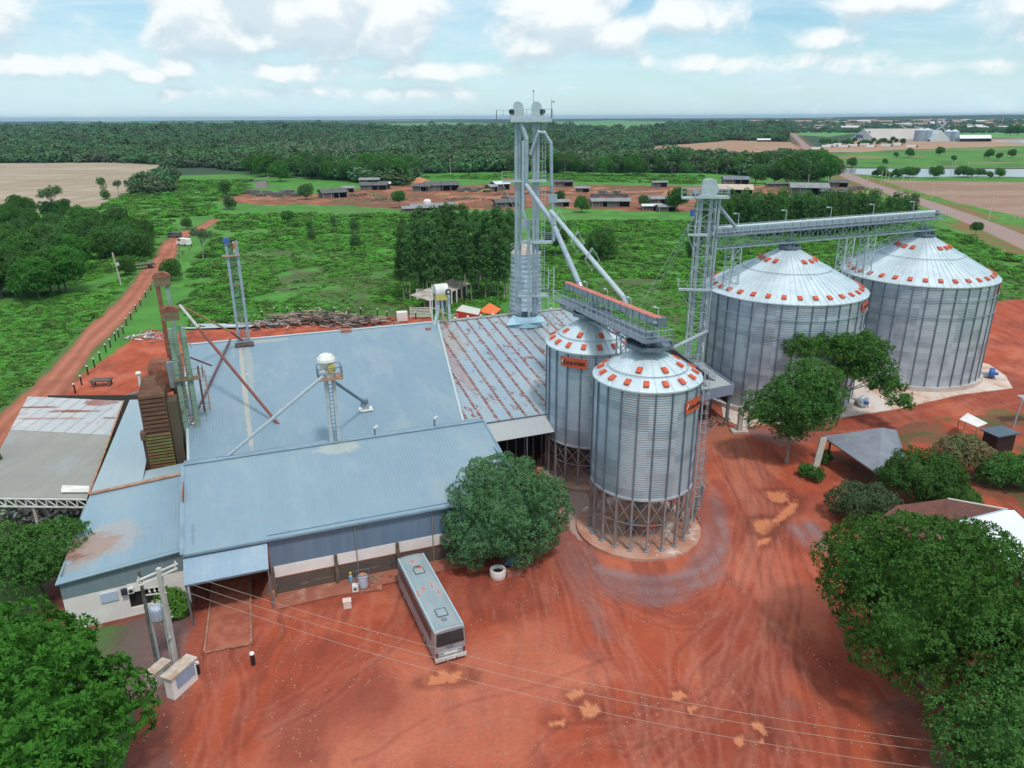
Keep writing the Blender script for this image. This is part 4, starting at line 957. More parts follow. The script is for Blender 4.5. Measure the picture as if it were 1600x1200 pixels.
def bld(name, label, s0, t0, cat='building', group=None):
    o = ST(s0, t0); t = thing(name, label, cat, o, AB, group); return t, (lambda s_, t_, z: (s_-s0, t_-t0, z))

# --- front warehouse
def warehouse_front():
    t, L = bld('warehouse', 'long blue roofed warehouse along the yard with a white band on a mouldy base', 0, 58.9)
    s0, s1 = -7.25, 23.0
    mb = MB(); mb.slab([L(s0, 58.55, 6.15), L(s1, 58.55, 6.15), L(s1, 70.4, 8.95), L(s0, 70.4, 8.95)], .1); o = mb.build('roof', M_RB1, t)
    mb = MB(); mb.slab([L(s0, 70.4, 8.95), L(s1, 70.4, 8.95), L(s1, 72.6, 8.4), L(s0, 72.6, 8.4)], .1); mb.build('rear_roof', M_RB1, t)
    mb = MB(); mb.bar(L(s0, 70.4, 9.0), L(s1, 70.4, 9.0), .5, .07); mb.bar(L(s0, 58.5, 6.05), L(s1, 58.5, 6.05), .08, .18); mb.bar(L(s0, 58.5, 6.2), L(s0, 70.4, 9.0), .3, .06); mb.bar(L(s1, 58.5, 6.2), L(s1, 70.4, 9.0), .2, .1)
    mb.build('roof_trim', M_TRIM, t)
    mb = MB(); mb.box(*[q for a in ((L(-.5, 0, 0)[0], L(s1-.4, 0, 0)[0]), (.0, .08)) for q in a], 3.15, 6.3); mb.build('siding', M_SIDING, t)
    mb = MB(); mb.box(-.5, s1-.4, -.04, .10, 2.05, 3.15); mb.build('white_band', M_WWALL, t)
    mb = MB(); mb.box(-.5, s1-.4, -.05, .10, 1.95, 2.05); mb.box(-.5, s1-.4, -.06, .12, -.2, .0+.3); mb.build('red_stained_course', M_REDC, t)
    mb = MB(); mb.box(-.5, s1-.4, -.02, .10, .3, 1.95); mb.build('base_wall', M_DWALL, t)
    p0 = None
    for s_ in (-.45, 5.0, 10.6, 16.3, 22.3):
        mb = MB(); mb.box(s_-.16, s_+.16, -.45, -.06, -.1, 2.5 if s_ > 0 else 3.1); mb.box(s_-.14, s_+.14, -.3, -.06, 2.5 if s_ > 0 else 3.1, 3.2); mb.build('buttress', pm('stained_pillar', (.17, .12, .09), (.09, .07, .055), 2, rough=.9), t)
    mb = MB()
    for s_ in (6.9, 14.0): mb = MB(); mb.tube((s_, -.12, .1), (s_, -.12, 6.1), .05, 6); mb.build('down_pipe', pm('dull_pipe', (.25, .25, .22), rough=.6), t)
    mb = MB(); mb.slab([(-.5, -2.0, .16), (17, -1.5, .2), (17, -.1, .45), (-.5, -.1, .40)], .6); mb.build('dirt_ledge', M_REDC, t)
    # end and rear walls, dark bay under the roof at the drive-through
    mb = MB(); mb.box(s1-.5, s1-.42, .1, 12, 0, 7.9); mb.build('gable_wall', M_SIDING, t)
    mb = MB(); mb.box(-7.2, -7.1, 6, 12.5, 0, 8.4); mb.box(-.6, -.5, .0, 12, 0, 6.2); mb.box(-7.1, -.6, 12, 12.1, 0, 8.4); mb.build('bay_wall', M_REDC, t)
    mb = MB(); mb.box(-.62, -.5, -.9, .6, 0, 1.1); mb.add([(-.5, -.2, 0), (-1.7, .6, 0), (-.5, 1.2, 0), (-.5, .4, 2.4)], [(0, 1, 3), (1, 2, 3), (0, 3, 2), (0, 2, 1)]); mb.build('earth_ramp', pm('orange_plaster', (.45, .22, .14), (.38, .15, .09), 1, rough=.9), t)
    return t
warehouse_front()
# awning over the lorry scale
t, L = bld('scale_awning', 'pale blue lean-to awning over the truck scale at the warehouse corner', -4, 58)
mb = MB(); mb.slab([L(-7.35, 57.2, 4.1), L(-.7, 57.2, 4.1), L(-.55, 58.8, 5.9), L(-7.2, 58.8, 5.9)], .08); mb.build('roof', roofmat('awning_sheet', (.17, .27, .38), (.21, .31, .42), pitch=.5, bump=.05), t)
mb = MB()
for s_ in (-7.2, -.75): mb.bar(L(s_, 57.3, 0), L(s_, 57.3, 4.0), .14); mb.bar(L(s_, 57.3, 4.0), L(s_, 58.7, 5.7), .1)
mb.bar(L(-7.3, 57.2, 4.0), L(-.7, 57.2, 4.0), .1); mb.build('frame', M_STEELD, t)
# truck scale
q = [P(320, 1022), P(393, 1008), P(392, 905), P(333, 915)]
t = thing('truck_scale', 'red dusted truck scale deck running under the awning', 'truck scale', P(355, 960), 0)
mb = MB(); mb.slab([p+Vector((0, 0, .13)) for p in q], .3); mb.build('deck', pm('scale_deck', (.40, .13, .08), (.30, .075, .045), .9, rough=.85), t, world=True)
mb = MB()
for a, b in ((q[0], q[3]), (q[1], q[2])): mb.bar(a+Vector((0, 0, .2)), b+Vector((0, 0, .2)), .16, .22)
mb.bar(q[0]+Vector((0, 0, .14)), q[1]+Vector((0, 0, .14)), .12, .1); mb.build('side_beam', pm('scale_edge', (.42, .22, .15), (.22, .10, .07), 1.2, rough=.85), t, world=True)
# --- left low building
def left_building():
    t, L = bld('office_building', 'low blue roofed building left of the truck scale with a rusted roof corner', -16.5, 60)
    mb = MB(); mb.slab([L(-16.8, 59.4, 5.05), L(-7.3, 60.0, 5.7), L(-7.45, 72.4, 7.0), L(-15.75, 72.2, 6.55)], .1); mb.build('roof', M_RB3, t)
    mb = MB(); mb.bar(L(-15.75, 72.1, 6.68), L(-7.5, 72.5, 7.12), .45, .1); mb.build('rusty_ridge_cap', M_RUSTT, t)
    mb = MB(); mb.slab([L(-15.75, 72.4, 6.56), L(-11.3, 72.5, 6.78), L(-11.3, 96.5, 6.9), L(-14.9, 98.6, 6.5)], .1); mb.slab([L(-11.3, 72.5, 6.78), L(-7.5, 72.6, 6.98), L(-7.5, 76.2, 6.6), L(-11.3, 76.0, 6.45)], .1); mb.build('rear_roof', M_RB4, t)
    mb = MB(); a, b = L(-16.6, 59.75, 0), L(-7.35, 60.35, 0)
    mb.add([(a[0], a[1], 3.35), (b[0], b[1], 3.6), (b[0], b[1], 5.75), (a[0], a[1], 5.1), (a[0], a[1]+.1, 3.35), (b[0], b[1]+.1, 3.6), (b[0], b[1]+.1, 5.75), (a[0], a[1]+.1, 5.1)], [(0,1,2,3),(4,7,6,5),(0,4,5,1),(1,5,6,2),(3,2,6,7),(0,3,7,4)]); mb.build('siding', M_SIDE2, t)
    mb = MB(); wx = lambda f: a[0]+(b[0]-a[0])*f; wy = lambda f: a[1]+(b[1]-a[1])*f
    rz = math.atan2(b[1]-a[1], b[0]-a[0]); Ln = math.hypot(b[0]-a[0], b[1]-a[1])
    def wall(f0, f1, z0, z1, th=.2, dy=0):
        mx = (f0+f1)/2; mb.cbox((wx(mx)-math.sin(rz)*dy, wy(mx)+math.cos(rz)*dy, (z0+z1)/2), (Ln*(f1-f0), th, z1-z0), rz)
    wall(0, .5, .35, 3.4, dy=.1); wall(.5, .82, .35, 1.1, dy=.1); wall(.5, .82, 2.6, 3.5, dy=.1); wall(.82, 1.0, .35, 3.6, dy=.1); mb.build('wall', M_WWALL, t)
    mb = MB(); wall(0, 1, -.1, .35, .26, dy=.1); mb.build('plinth', M_REDC, t)
    mb = MB(); wall(.5, .82, 1.1, 2.6, .05, dy=.28); mb.build('window', M_DOOR, t)
    mb = MB(); mb.box(0.0, .12, .3, 12, -.1, 5.4); mb.box(9.0, 9.12, .6, 5.5, -.1, 5.6); mb.build('side_wall', M_SIDE2, t)
    mb = MB(); wall(.28, .42, 2.3, 3.15, .12, dy=-.06); mb.build('wall_poster', pm('pale_blue_poster', (.42, .52, .66), rough=.6), t)
    return t
left_building()
for i, (f, lab) in enumerate(((.475, 'left of the two air conditioner boxes on the white wall'), (.53, 'right of the two air conditioner boxes on the white wall'))):
    a = ST(-16.6, 59.75); b = ST(-7.35, 60.35); p = a+(b-a)*f; rz = math.atan2(b.y-a.y, b.x-a.x)
    t = thing('air_conditioner', lab, 'air conditioner', (p.x+math.sin(rz)*.25, p.y-math.cos(rz)*.25, 2.75), rz, 'air conditioner boxes')
    mb = MB(); mb.box(-.22, .22, -.15, .15, 0, .5); mb.build('casing', M_WHITE if i else M_BLACK, t)
    mb = MB(); mb.tube((0, -.17, .25), (0, -.15, .25), .17, 12); mb.build('fan_grille', M_BLACK, t)
# --- far left open shed
def open_shed():
    c = P(60, 700, 6); t = thing('open_shed', 'open sided grey roofed shed at the left edge with rust streaked upper sheets', 'shed', (-50, 70, 0), 0)
    FR, FL = P(136, 778, 5.6), P(-40, 776, 5.6); TR, TL = P(192, 627, 6.2), P(44, 620, 6.2); TL2 = TL+(TL-TR)*.0
    W_ = lambda p: (p.x+50, p.y-70, p.z); MR, ML = FR+(TR-FR)*.58, FL+(TL-FL)*.60
    mb = MB(); mb.slab([W_(FL), W_(FR), W_(MR), W_(ML)], .08); mb.build('roof', M_SHED, t)
    mw_ = roofmat('rust_streaked_sheets', (.55, .55, .55), (.47, .50, .52), rust=.35, line=(.3, .2, .17), blot=[(-4, 14.2, (3.6, .45), (.26, .07, .04), 1), (-2, 17.2, (2.2, 1.5), (.30, .08, .05), .9), (-9, 15.5, (3, .35), (.26, .08, .05), 1), (3.0, 12.0, (2.4, .4), (.26, .08, .05), 1), (-6, 12, (5, .3), (.36, .16, .12), .8), (4.4, 15.4, (3, .9), (.24, .06, .04), 1), (3, 18, (3.2, 1.0), (.35, .13, .09), .9)])
    up = Vector((0, 0, .06)); mb = MB(); mb.slab([W_(ML+up), W_(MR+up), W_(TR+up), W_(TL+up)], .08); mb.build('rusty_roof', mw_, t)
    tr = MB(); k = 11
    for i in range(k+1):
        p = FL+(FR-FL)*(i/k)+Vector((0, -.1, -.12)); tr.bar(W_(p), W_(p-Vector((0, 0, .85))), .09)
        if i < k: q = FL+(FR-FL)*((i+1)/k)+Vector((0, -.1, -.12)); tr.bar(W_(p), W_(q-Vector((0, 0, .85))), .08)
    for dz in (.12, .97): tr.bar(W_(FL-Vector((0, .1, dz))), W_(FR-Vector((0, .1, dz))), .13)
    tr.build('roof_truss', M_WHITE, t)
    for f in (.05, .5, .97):
        mb = MB(); p = FL+(FR-FL)*f; q = TL+(TR-TL)*f
        mb.bar((p.x+50, p.y-69.9, 0), (p.x+50, p.y-69.9, 4.7), .25); mb.bar((q.x+50, q.y-70.3, 0), (q.x+50, q.y-70.3, 6.0), .25); mb.build('post', M_CONC, t)
    mb = MB(); a, b = FR+(TR-FR)*.02, TR; mb.bar(W_(a+Vector((.1, 0, .1))), W_(b+Vector((.1, 0, .1))), .18, .08); mb.build('valley_strip', M_RUSTT, t)
    mb = MB(); mb.box(-11, 9.0, 20.4, 20.5, 0, 5.9); mb.build('rear_wall', pm('dark_board', (.07, .065, .06), rough=.9), t)
open_shed()
q = [P(95, 766, 5.75), P(138, 766, 5.75), P(140, 759, 5.75), P(97, 758, 5.75)]
mb = MB(); mb.slab(q, .05); mb.slab([p+Vector((.3, -.5, .07)) for p in q], .05); solo(mb, 'loose_sheet', M_WHITE, 'two loose white sheets lying on the open shed roof near its eave', 'roof sheet')
# low blue-grey wall panels behind the shed
q0, q1 = P(150, 628, 3), P(225, 610, 3); mb = MB(); mb.bar(Vector((q0.x, q0.y, 1.6)), Vector((q1.x, q1.y, 1.6)), .2, 2.8); 
solo(mb, 'boundary_panel', M_SIDE2, 'weathered blue-grey panel wall between the open shed and the dryer', 'wall')
# --- big rear warehouse
def warehouse_big():
    t, L = bld('warehouse', 'largest pale blue roof behind the front warehouse, crossed by two chutes', 0, 73)
    A_, B_, C_, D_ = L(-7.0, 73.2, 7.7), L(21.6, 73.0, 7.8), L(26.6, 102.0, 11.75), L(-7.8, 102.6, 11.85)
    mb = MB(); mb.slab([A_, B_, C_, D_], .12); mb.build('roof', M_RB2, t)
    mb = MB(); mb.slab([D_, C_, L(26.6, 118, 7.6), L(-7.8, 118, 7.6)], .12); mb.build('rear_roof', M_RB2, t)
    mb = MB(); mb.bar(tuple(np.add(D_, (0, 0, .05))), tuple(np.add(C_, (0, 0, .05))), .5, .08); mb.bar(tuple(np.add(A_, (0, 0, .04))), tuple(np.add(D_, (0, 0, .04))), .25, .08); mb.bar(tuple(np.add(B_, (-.1, 0, .04))), tuple(np.add(C_, (-.1, 0, .04))), .28, .10); mb.build('roof_trim', pm('pale_trim', (.42, .50, .54), rough=.5), t)
    mb = MB(); mb.add([(-6.7, .3, 0), (-6.7, 44.5, 0), (-6.7, 44.5, 7.4), (-7.5, 29.6, 11.5), (-6.8, .3, 7.5)], [(0, 1, 2, 3, 4)]); mb.add([(21, .3, 0), (26, 44.5, 0), (26, 44.5, 7.4), (26, 29.0, 11.4), (21, .3, 7.5)], [(4, 3, 2, 1, 0)]); mb.add([(26, 44.5, 0), (-6.7, 44.5, 0), (-6.7, 44.5, 7.4), (26, 44.5, 7.4)], [(0, 1, 2, 3)]); mb.build('wall', M_SIDING, t)
    # hatch and small fittings on the roof
    mb = MB(); 
    for px_, py_, w in ((541, 522, 1.4), (669, 516, .7), (585, 510, .9)):
        p = P(px_, py_, 11.3); s_, t_ = st(p); mb.cbox((s_, t_-73, 11.3), (w, w*.8, .25)) if False else mb.cbox((s_, t_-73, 7.7+(t_-73)*.1385+.1), (w, w*.8, .3))
    mb.build('roof_hatch', pm('rusty_hatch', (.30, .13, .09), rough=.8), t)
    mb = MB()
    for px_, py_ in ((305, 653), (317, 639), (301, 660), (389, 601)):
        p = P(px_, py_, 9); s_, t_ = st(p); mb.ball((s_, t_-73, 7.75+(t_-73)*.1385), .17, 8, .5)
    mb.build('roof_knob', M_WHITE, t)
    return t
warehouse_big()
# --- rust speckled warehouse
def warehouse_rusty():
    t, L = bld('warehouse', 'rust speckled grey roof warehouse pierced by the twin elevator tower', 24, 73)
    A_, B_, C_, D_ = L(24.1, 73.1, 7.5), L(33.5, 73.1, 7.5), L(50.2, 102.4, 11.75), L(26.3, 102.2, 11.62)
    E_ = L(21.0, 73.1, 7.4)
    mb = MB(); mb.slab([E_, L(46, 73.1, 7.5), L(50.2, 102.4, 11.75), D_], .12); mb.build('roof', M_RRUST, t)
    mb = MB(); mb.slab([D_, C_, L(50.2, 118, 7.6), L(26.9, 118, 7.6)], .12); mb.build('rear_roof', M_RRUST, t)
    mb = MB(); mb.bar(tuple(np.add(D_, (0, 0, .08))), tuple(np.add(C_, (0, 0, .08))), .7, .12); o = mb.build('ridge_cap', pm('grey_ridge', (.38, .36, .34), (.30, .30, .30), 1, rough=.8), t)
    mb = MB()
    for px_ in (714, 736, 759, 781, 890): p = P(px_, 500, 11.9); s_, t_ = st(p); mb.ball((s_-24, 29.3, 12.0), .2, 8)
    mb.build('ridge_knob', M_WHITE, t)
    mb = MB(); mb.slab([L(23.8, 70.8, 6.0), L(32.5, 70.8, 6.1), L(33.2, 73.2, 7.35), L(23.8, 73.2, 7.3)], .06); mb.build('awning', roofmat('pale_awning_sheet', (.42, .44, .45), (.36, .39, .41), pitch=.9, line=(.25, .27, .28)), t)
    mb = MB(); mb.bar(L(23.8, 73.15, 7.38), L(34, 73.15, 7.4), .12); mb.bar(L(28.3, 70.9, .0), L(28.3, 70.9, 5.9), .12); mb.bar(L(32.4, 70.9, .0), L(32.4, 70.9, 5.9), .12); mb.build('awning_post', M_STEELD, t)
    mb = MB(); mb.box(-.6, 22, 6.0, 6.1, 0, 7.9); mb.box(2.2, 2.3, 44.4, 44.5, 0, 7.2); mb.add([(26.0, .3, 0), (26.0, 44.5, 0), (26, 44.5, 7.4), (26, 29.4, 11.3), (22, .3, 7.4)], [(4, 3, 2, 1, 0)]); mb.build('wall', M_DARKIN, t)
    mb = MB(); 
    for i in range(9): mb.bar((-.2+i*1.1, 1.2, 0), (-.2+i*1.1, 1.2, 7.2), .12)
    mb.build('column', M_STEELD, t)
    return t
warehouse_rusty()
# --- weighing roof between the silos
FR_, FL_ = P(1147, 600, 5.6), P(1062, 617, 5.6); BR_ = P(1092, 562, 5.6); BL_ = FL_+(BR_-FR_)
t = thing('receiving_shed', 'flat roofed grey truck receiving shed between the near and far silos', 'shed', (FR_.x, FR_.y, 0), 0)
mb = MB(); mb.slab([FL_-Vector((0, 0, .25)), FR_-Vector((0, 0, .25)), BR_-Vector((0, 0, .25)), BL_-Vector((0, 0, .25))], .1); mb.build('roof', pm('flat_roof_sheet', (.34, .39, .42), (.40, .42, .40), .6, rough=.6), t, world=True)
mb = MB()
for a, b in ((FL_, FR_), (FR_, BR_), (BR_, BL_)): mb.bar(a-Vector((0, 0, .75)), b-Vector((0, 0, .75)), .12, 1.5)
mb.build('fascia', pm('grey_blue_fascia', (.25, .31, .42), (.22, .28, .38), .5, rough=.5, metal=.1), t, world=True)
for p in (FR_+Vector((-.4, .4, 0)), FR_+(BR_-FR_)*.5+Vector((-.3, 0, 0)), BR_+Vector((-.3, -.3, 0)), FL_+Vector((.4, .4, 0))):
    mb = MB(); mb.bar(Vector((p.x, p.y, 0)), Vector((p.x, p.y, 4.2)), .38); mb.build('post', M_STEELD, t, world=True)
mb = MB(); a, b = FR_+(BR_-FR_)*.06, BR_; mb.bar(Vector((a.x, a.y, 3.2)), Vector((b.x, b.y, 3.2)), .1, 1.9); mb.build('side_panel', pm('dark_panel', (.10, .085, .075), rough=.8), t, world=True)
c_ = MB(); p = P(1155, 674); c_.bar(p, p+Vector((0, 0, 3.6)), .6, .6); c_.cbox((p.x, p.y, .1), (2.2, 1.6, .25)); solo(c_, 'concrete_pillar', M_CONC, 'grey concrete pillar beside the receiving shed under the tree', 'pillar')
c_ = MB(); random.seed(4)
for i in range(26): x, y = random.uniform(-1.3, 1.6), random.uniform(-1.5, 1.2); p = P(1118, 660); c_.bar((p.x+x, p.y+y, .05+random.random()*.5), (p.x+x+random.uniform(-1, 1), p.y+y+random.uniform(-1, 1), .1+random.random()*.7), .12)
solo(c_, 'scrap_heap', pm('dark_scrap', (.10, .085, .07), (.2, .17, .14), 2, rough=.8), 'dark scrap heap on the ground under the receiving shed', 'scrap heap')
q0, q1 = P(1100, 655), P(1175, 705); 

# --- dryer and old elevators
def dryer():
    p = ST(-9.75, 78.3); t = thing('grain_dryer', 'tall rusty brown grain dryer with yellow-green slatted lower half', 'dryer', (p.x, p.y, 0), AB)
    m1 = pm('rust_brown', (.10, .045, .03), (.16, .08, .045), 1.5, rough=.85, spots=((.22, .13, .05), 1.3, .56, .7), stretch=(.5, .5, 2.5))
    m2 = pm('mossy_slats', (.16, .20, .05), (.10, .10, .03), 1.6, rough=.8, spots=((.20, .07, .035), .8, .48, .6), stretch=(.4, .4, 3)); m3 = pm('dark_plum_side', (.07, .035, .04), (.05, .03, .03), 1, rough=.8)
    b = MB(); b.box(-1.45, 1.25, -1.3, 1.5, 0, 9.9); b.build('lower_body', m3, t)
    b = MB(); z = 4.6
    while z < 9.8: b.box(-1.15, 1.25, -1.5, -1.3, z, z+.2); z += .34
    b.build('lower_slats', m2, t)
    b = MB(); b.box(-1.2, 1.25, -1.1, 1.6, 9.9, 14.0); b.box(-1.55, -1.0, -1.5, -.6, 9.4, 10.2); b.build('upper_body', m1, t)
    b = MB(); z = 10.1
    while z < 14.1: b.box(-1.1, 1.2, -1.28, -1.1, z, z+.28); z += .45
    b.build('upper_slats', m1, t)
    b = MB(); b.add([(-1.2,-1.1,14.0),(1.25,-1.1,14.0),(1.25,1.6,14.0),(-1.2,1.6,14.0),(-.7,-.2,15.4),(.5,-.2,15.4),(.5,.9,15.4),(-.7,.9,15.4)], [(0,1,5,4),(1,2,6,5),(2,3,7,6),(3,0,4,7),(4,5,6,7)]); b.build('hopper_top', m1, t)
    b = MB(); b.tube((-1.0, .9, 14.4), (-1.0, .9, 15.6), .16, 10, .12); b.ball((-1.0, .9, 15.8), .3, 8, .7); b.build('vent_cap', M_WHITE, t)
    b = MB(); b.box(1.3, 2.2, -.9, 1.2, 0, 13.0); b.build('side_duct', pm('dark_mossy', (.07, .075, .045), (.10, .06, .04), 1.2, rough=.9), t)
    return t
dryer()
def old_elevator():
    p = ST(-6.75, 80.5); t = thing('old_elevator', 'rusty green twin casing elevator with orange capped heads beside the dryer', 'elevator tower', (p.x, p.y, 0), AB)
    mg = pm('worn_green_paint', (.17, .28, .20), (.24, .34, .27), 1.3, rough=.6, spots=((.20, .09, .05), 1.1, .58, .72), stretch=(1, 1, .5)); mr = pm('orange_rust', (.19, .055, .03), (.27, .12, .075), 1.5, rough=.85); mo = pm('ochre_panel', (.20, .17, .09), (.15, .10, .06), 1.5, rough=.8)
    for x in (-.55, .65):
        b = MB(); b.box(x-.22, x+.22, -.3, .3, 2.5, 19.8); z = 5
        while z < 19: b.box(x-.26, x+.26, -.34, .34, z, z+.08); z += 2.3
        b.build('elevator_leg', mg, t)
    def head(x, y, z, s_):
        b = MB(); n = 12; pr = [(s_*1.15*math.cos(a), s_*.75*math.sin(a)) for a in np.linspace(0, math.pi, n)]
        vs = [(x+q[0], y-.45*s_, z+q[1]) for q in pr]+[(x+q[0], y+.5*s_, z+q[1]) for q in pr]
        b.add(vs, [tuple(range(n)), tuple(range(2*n-1, n-1, -1))]+[(i, i+n, i+1+n, i+1) for i in range(n-1)]+[(0, n-1, 2*n-1, n)]); b.build('head_cover', mr, t)
        c = MB(); c.box(x-1.0*s_, x+1.0*s_, y-.42*s_, y+.45*s_, z-1.2*s_, z); c.build('head_casing', mo, t)
    head(-.9, 4.2, 24.3, .78); head(-.3, .3, 21.5, .78)
    for x, y, z0, z1, m_ in ((-1.4, 4.2, 4, 23.4, mr), (-.5, 4.3, 4, 23.4, mg), (.35, 1.8, 4, 19.6, mg)):
        b = MB(); b.box(x-.2, x+.2, y-.28, y+.28, z0, z1); b.build('elevator_leg', m_, t)
    b = MB(); b.lathe([(1.1, 12.6), (1.3, 13.6), (1.3, 15.2), (1.0, 16.0), (.4, 16.2)], 12, c=(-2.2, 2.0)); b.build('cyclone', mr, t)
    b = MB(); b.box(-1.5, -.2, .6, 1.2, 13.2, 16.0); b.build('blue_hatch', pm('faded_blue_hatch', (.20, .31, .42), (.25, .22, .2), 2, rough=.6), t)
    b = MB(); b.box(-1.0, 1.6, -.6, .6, 14.2, 14.3); b.rail([(-1.0, -.6, 14.3), (1.9, -.6, 14.3), (1.9, .8, 14.3)], 1.1, .9); b.rail([(-.9, .5, 9.4), (1.6, .5, 9.4)], 1, .9); b.rail([(-1.2, -.5, 17.6), (1.2, -.5, 17.6)], 1, .9); b.build('landing', mo, t)
    for (x, y) in ((-2.6, 1.4), (-2.3, 3.4), (1.3, 3.2)):
        b = MB(); b.bar((x, y, 0), (x, y, 14.5), .2); b.build('mast', pm('rust_mast', (.17, .075, .05), (.10, .05, .035), 1, rough=.85), t)
    b = MB(); z = 5
    while z < 18: b.bar((-.34, -.1, z), (.44, -.1, z), .05); z += .5
    for z in np.arange(4, 14, .55): b.bar((1.25, 3.2, z), (1.9, 3.2, z), .05)
    b.bar((1.9, 3.2, 0), (1.9, 3.2, 14), .12); b.build('ladder', M_RUSTT, t)
old_elevator()
def chute(label, pts, r, mats, name='grain_chute', bands=False):
    t = thing(name, label, 'chute', (pts[0].x, pts[0].y, pts[-1].z if False else 0), 0, 'grain chutes over the roofs')
    a = pts[0]
    for i, (p, q) in enumerate(zip(pts[:-1], pts[1:])):
        mb = MB(); mb.tube(p, q, r, 12); mb.ball(q, r*1.05, 10); mb.build('pipe_section', mats[i % len(mats)], t, world=True, smooth=False)
    if bands:
        mb = MB(); k = 6
        for i in range(1, k): c = pts[0]+(pts[-1]-pts[0])*(i/k); d = (pts[-1]-pts[0]).normalized(); mb.tube(c-d*.06, c+d*.06, r*1.25, 12)
        mb.build('pipe_collar', M_STEELL, t, world=True)
    return t
MC_RED = pm('oxide_red_pipe', (.24, .075, .065), (.18, .055, .05), 1.2, rough=.6); MC_DK = pm('dark_red_pipe', (.10, .06, .07), (.14, .07, .06), 1.2, rough=.6); MC_W = pm('pale_worn_pipe', (.50, .52, .48), (.35, .38, .33), 1.5, rough=.6); MC_Y = pm('ochre_pipe', (.45, .29, .10), (.35, .2, .08), 1, rough=.6)
chute('oxide red chute with a pale upper end running down across the big blue roof', [PY(281, 477, 82.5), PY(310, 512, 80), PY(460, 693, 73.4)], .17, [MC_W, MC_RED], bands=True)
chute('ochre pipe from the old elevator to the pale twin leg', [PY(281, 477, 83), PY(360, 518, 92), PY(378, 532, 94)], .13, [MC_Y, MC_RED])
chute('thin dark red pipe falling to the rusty roof box', [PY(262, 545, 82), PY(330, 571, 84)], .11, [MC_DK])
chute('dark purple pipe running down the left part of the big blue roof', [P(360, 530, 12.3), P(298, 664, 8.75)], .13, [MC_DK])
mb = MB(); p = P(331, 575, 10.2); mb.cbox((p.x, p.y, 9.9), (1.1, 1.0, .9), AB); mb2 = MB()
t = thing('roof_box', 'rusty box with a white hoop rail on the left of the big blue roof', 'roof box', (p.x, p.y, 9.4), AB)
m_ = MB(); m_.box(-.55, .55, -.5, .5, 0, .7); m_.build('box', pm('rusty_hatch', (.3, .13, .09)), t); m_ = MB(); m_.rail([(-.65, -.6, .1), (.65, -.6, .1), (.65, .6, .1), (-.65, .6, .1), (-.65, -.6, .1)], 1.3, 2, .035, False); m_.build('hoop_rail', M_WHITE, t)

def leg_elevator(label, base, z0, z1, w, head, tilt=(0, 0), name='bucket_elevator'):
    t = thing(name, label, 'elevator', (base.x, base.y, z0), AB, 'slim bucket elevators over the roofs'); H = z1-z0; tx, ty = tilt
    for x in (-w/2, w/2):
        b = MB(); b.tube if False else None; b.bar((x, 0, -.3), (x+tx, ty, H), .34, .34); z = 1.8
        while z < H: f = z/H; b.bar((x+tx*f, ty*f, z), (x+tx*f, ty*f, z+.09), .42, .42); z += 2.2
        b.build('casing', M_STEELL if head != 'worker' else M_STEEL, t)
    b = MB(); z = .4
    while z < H-.3: f = z/H; b.bar((-w/2+tx*f, ty*f-.1, z), (w/2+tx*f, ty*f-.1, z), .05); z += .42
    b.bar((-.18, -.15, 0), (-.18+tx, ty-.15, H), .05); b.bar((.18, -.15, 0), (.18+tx, ty-.15, H), .05); b.build('ladder', M_STEELD, t)
    return t, H, tx, ty
MY = pm('yellow_guard', (.55, .45, .10), (.48, .40, .15), 2, rough=.6)
p = P(524, 690, 8.95); t, H, tx, ty = leg_elevator('bucket elevator with a white domed head and yellow guard standing on the front ridge', p, 8.9, 16.0, .75, 'dome')
b = MB(); b.box(-1.1, 1.2, -.9, .7, H-.15, H); b.build('platform', M_RUSTT, t); b = MB(); b.rail([(-1.1, -.9, H), (1.2, -.9, H), (1.2, .7, H), (-1.1, .7, H), (-1.1, -.9, H)], 1.1, .8, .03); b.build('guard_rail', M_STEELD, t)
b = MB(); b.box(-.75, .4, -.4, .5, H, H+1.7); b.build('head_casing', M_WHITE, t); b = MB(); b.lathe([(.95, H+1.65), (.9, H+1.9), (.6, H+2.25), (.2, H+2.4)], 16, c=(-.15, .05)); b.build('dome_cover', M_WHITE, t)
b = MB(); b.lathe([(.42, 0), (.42, .25)], 14); b.v = [(x+.25, z-.75, y+H+1.0) for x, y, z in b.v]; b.build('belt_guard', MY, t); b = MB(); b.tube((-.9, -.4, H+.5), (-.4, -.4, H+.5), .3, 10); b.build('motor', M_STEEL, t)
chute('long pale galvanised chute falling left to the front ridge', [PY(505, 588, 66.9), P(352, 716, 8.6)], .17, [M_STEELL], bands=True)
mb = MB(); p = P(352, 716, 8.9); mb.cbox((p.x, p.y, 8.85), (1.7, .7, .3), AB); solo(mb, 'roof_boot', pm('dark_blue_boot', (.10, .16, .33), rough=.5), 'dark blue boot box where the pale chute meets the front ridge', 'roof fitting')
chute('short grey chute falling right into the white framed roof hatch', [PY(520, 595, 68.6), P(571, 630, 9.4)], .16, [M_STEELD])
p = P(571, 631, 9.3); s_, t_ = st(p); zz_ = 7.75+(t_-73)*.1385; t = thing('roof_hatch', 'white framed square hatch on the big blue roof at the end of a short chute', 'hatch', (p.x, p.y, zz_), AB)
b = MB(); b.box(-.75, .75, -.65, .65, 0, .12); b.build('frame', M_WHITE, t); b = MB(); b.box(-.35, .35, -.3, .3, .12, .5); b.build('neck', M_STEEL, t); b = MB(); b.box(-.4, .4, .3, .9, .2, 1.0); b.build('box', M_STEELD, t)
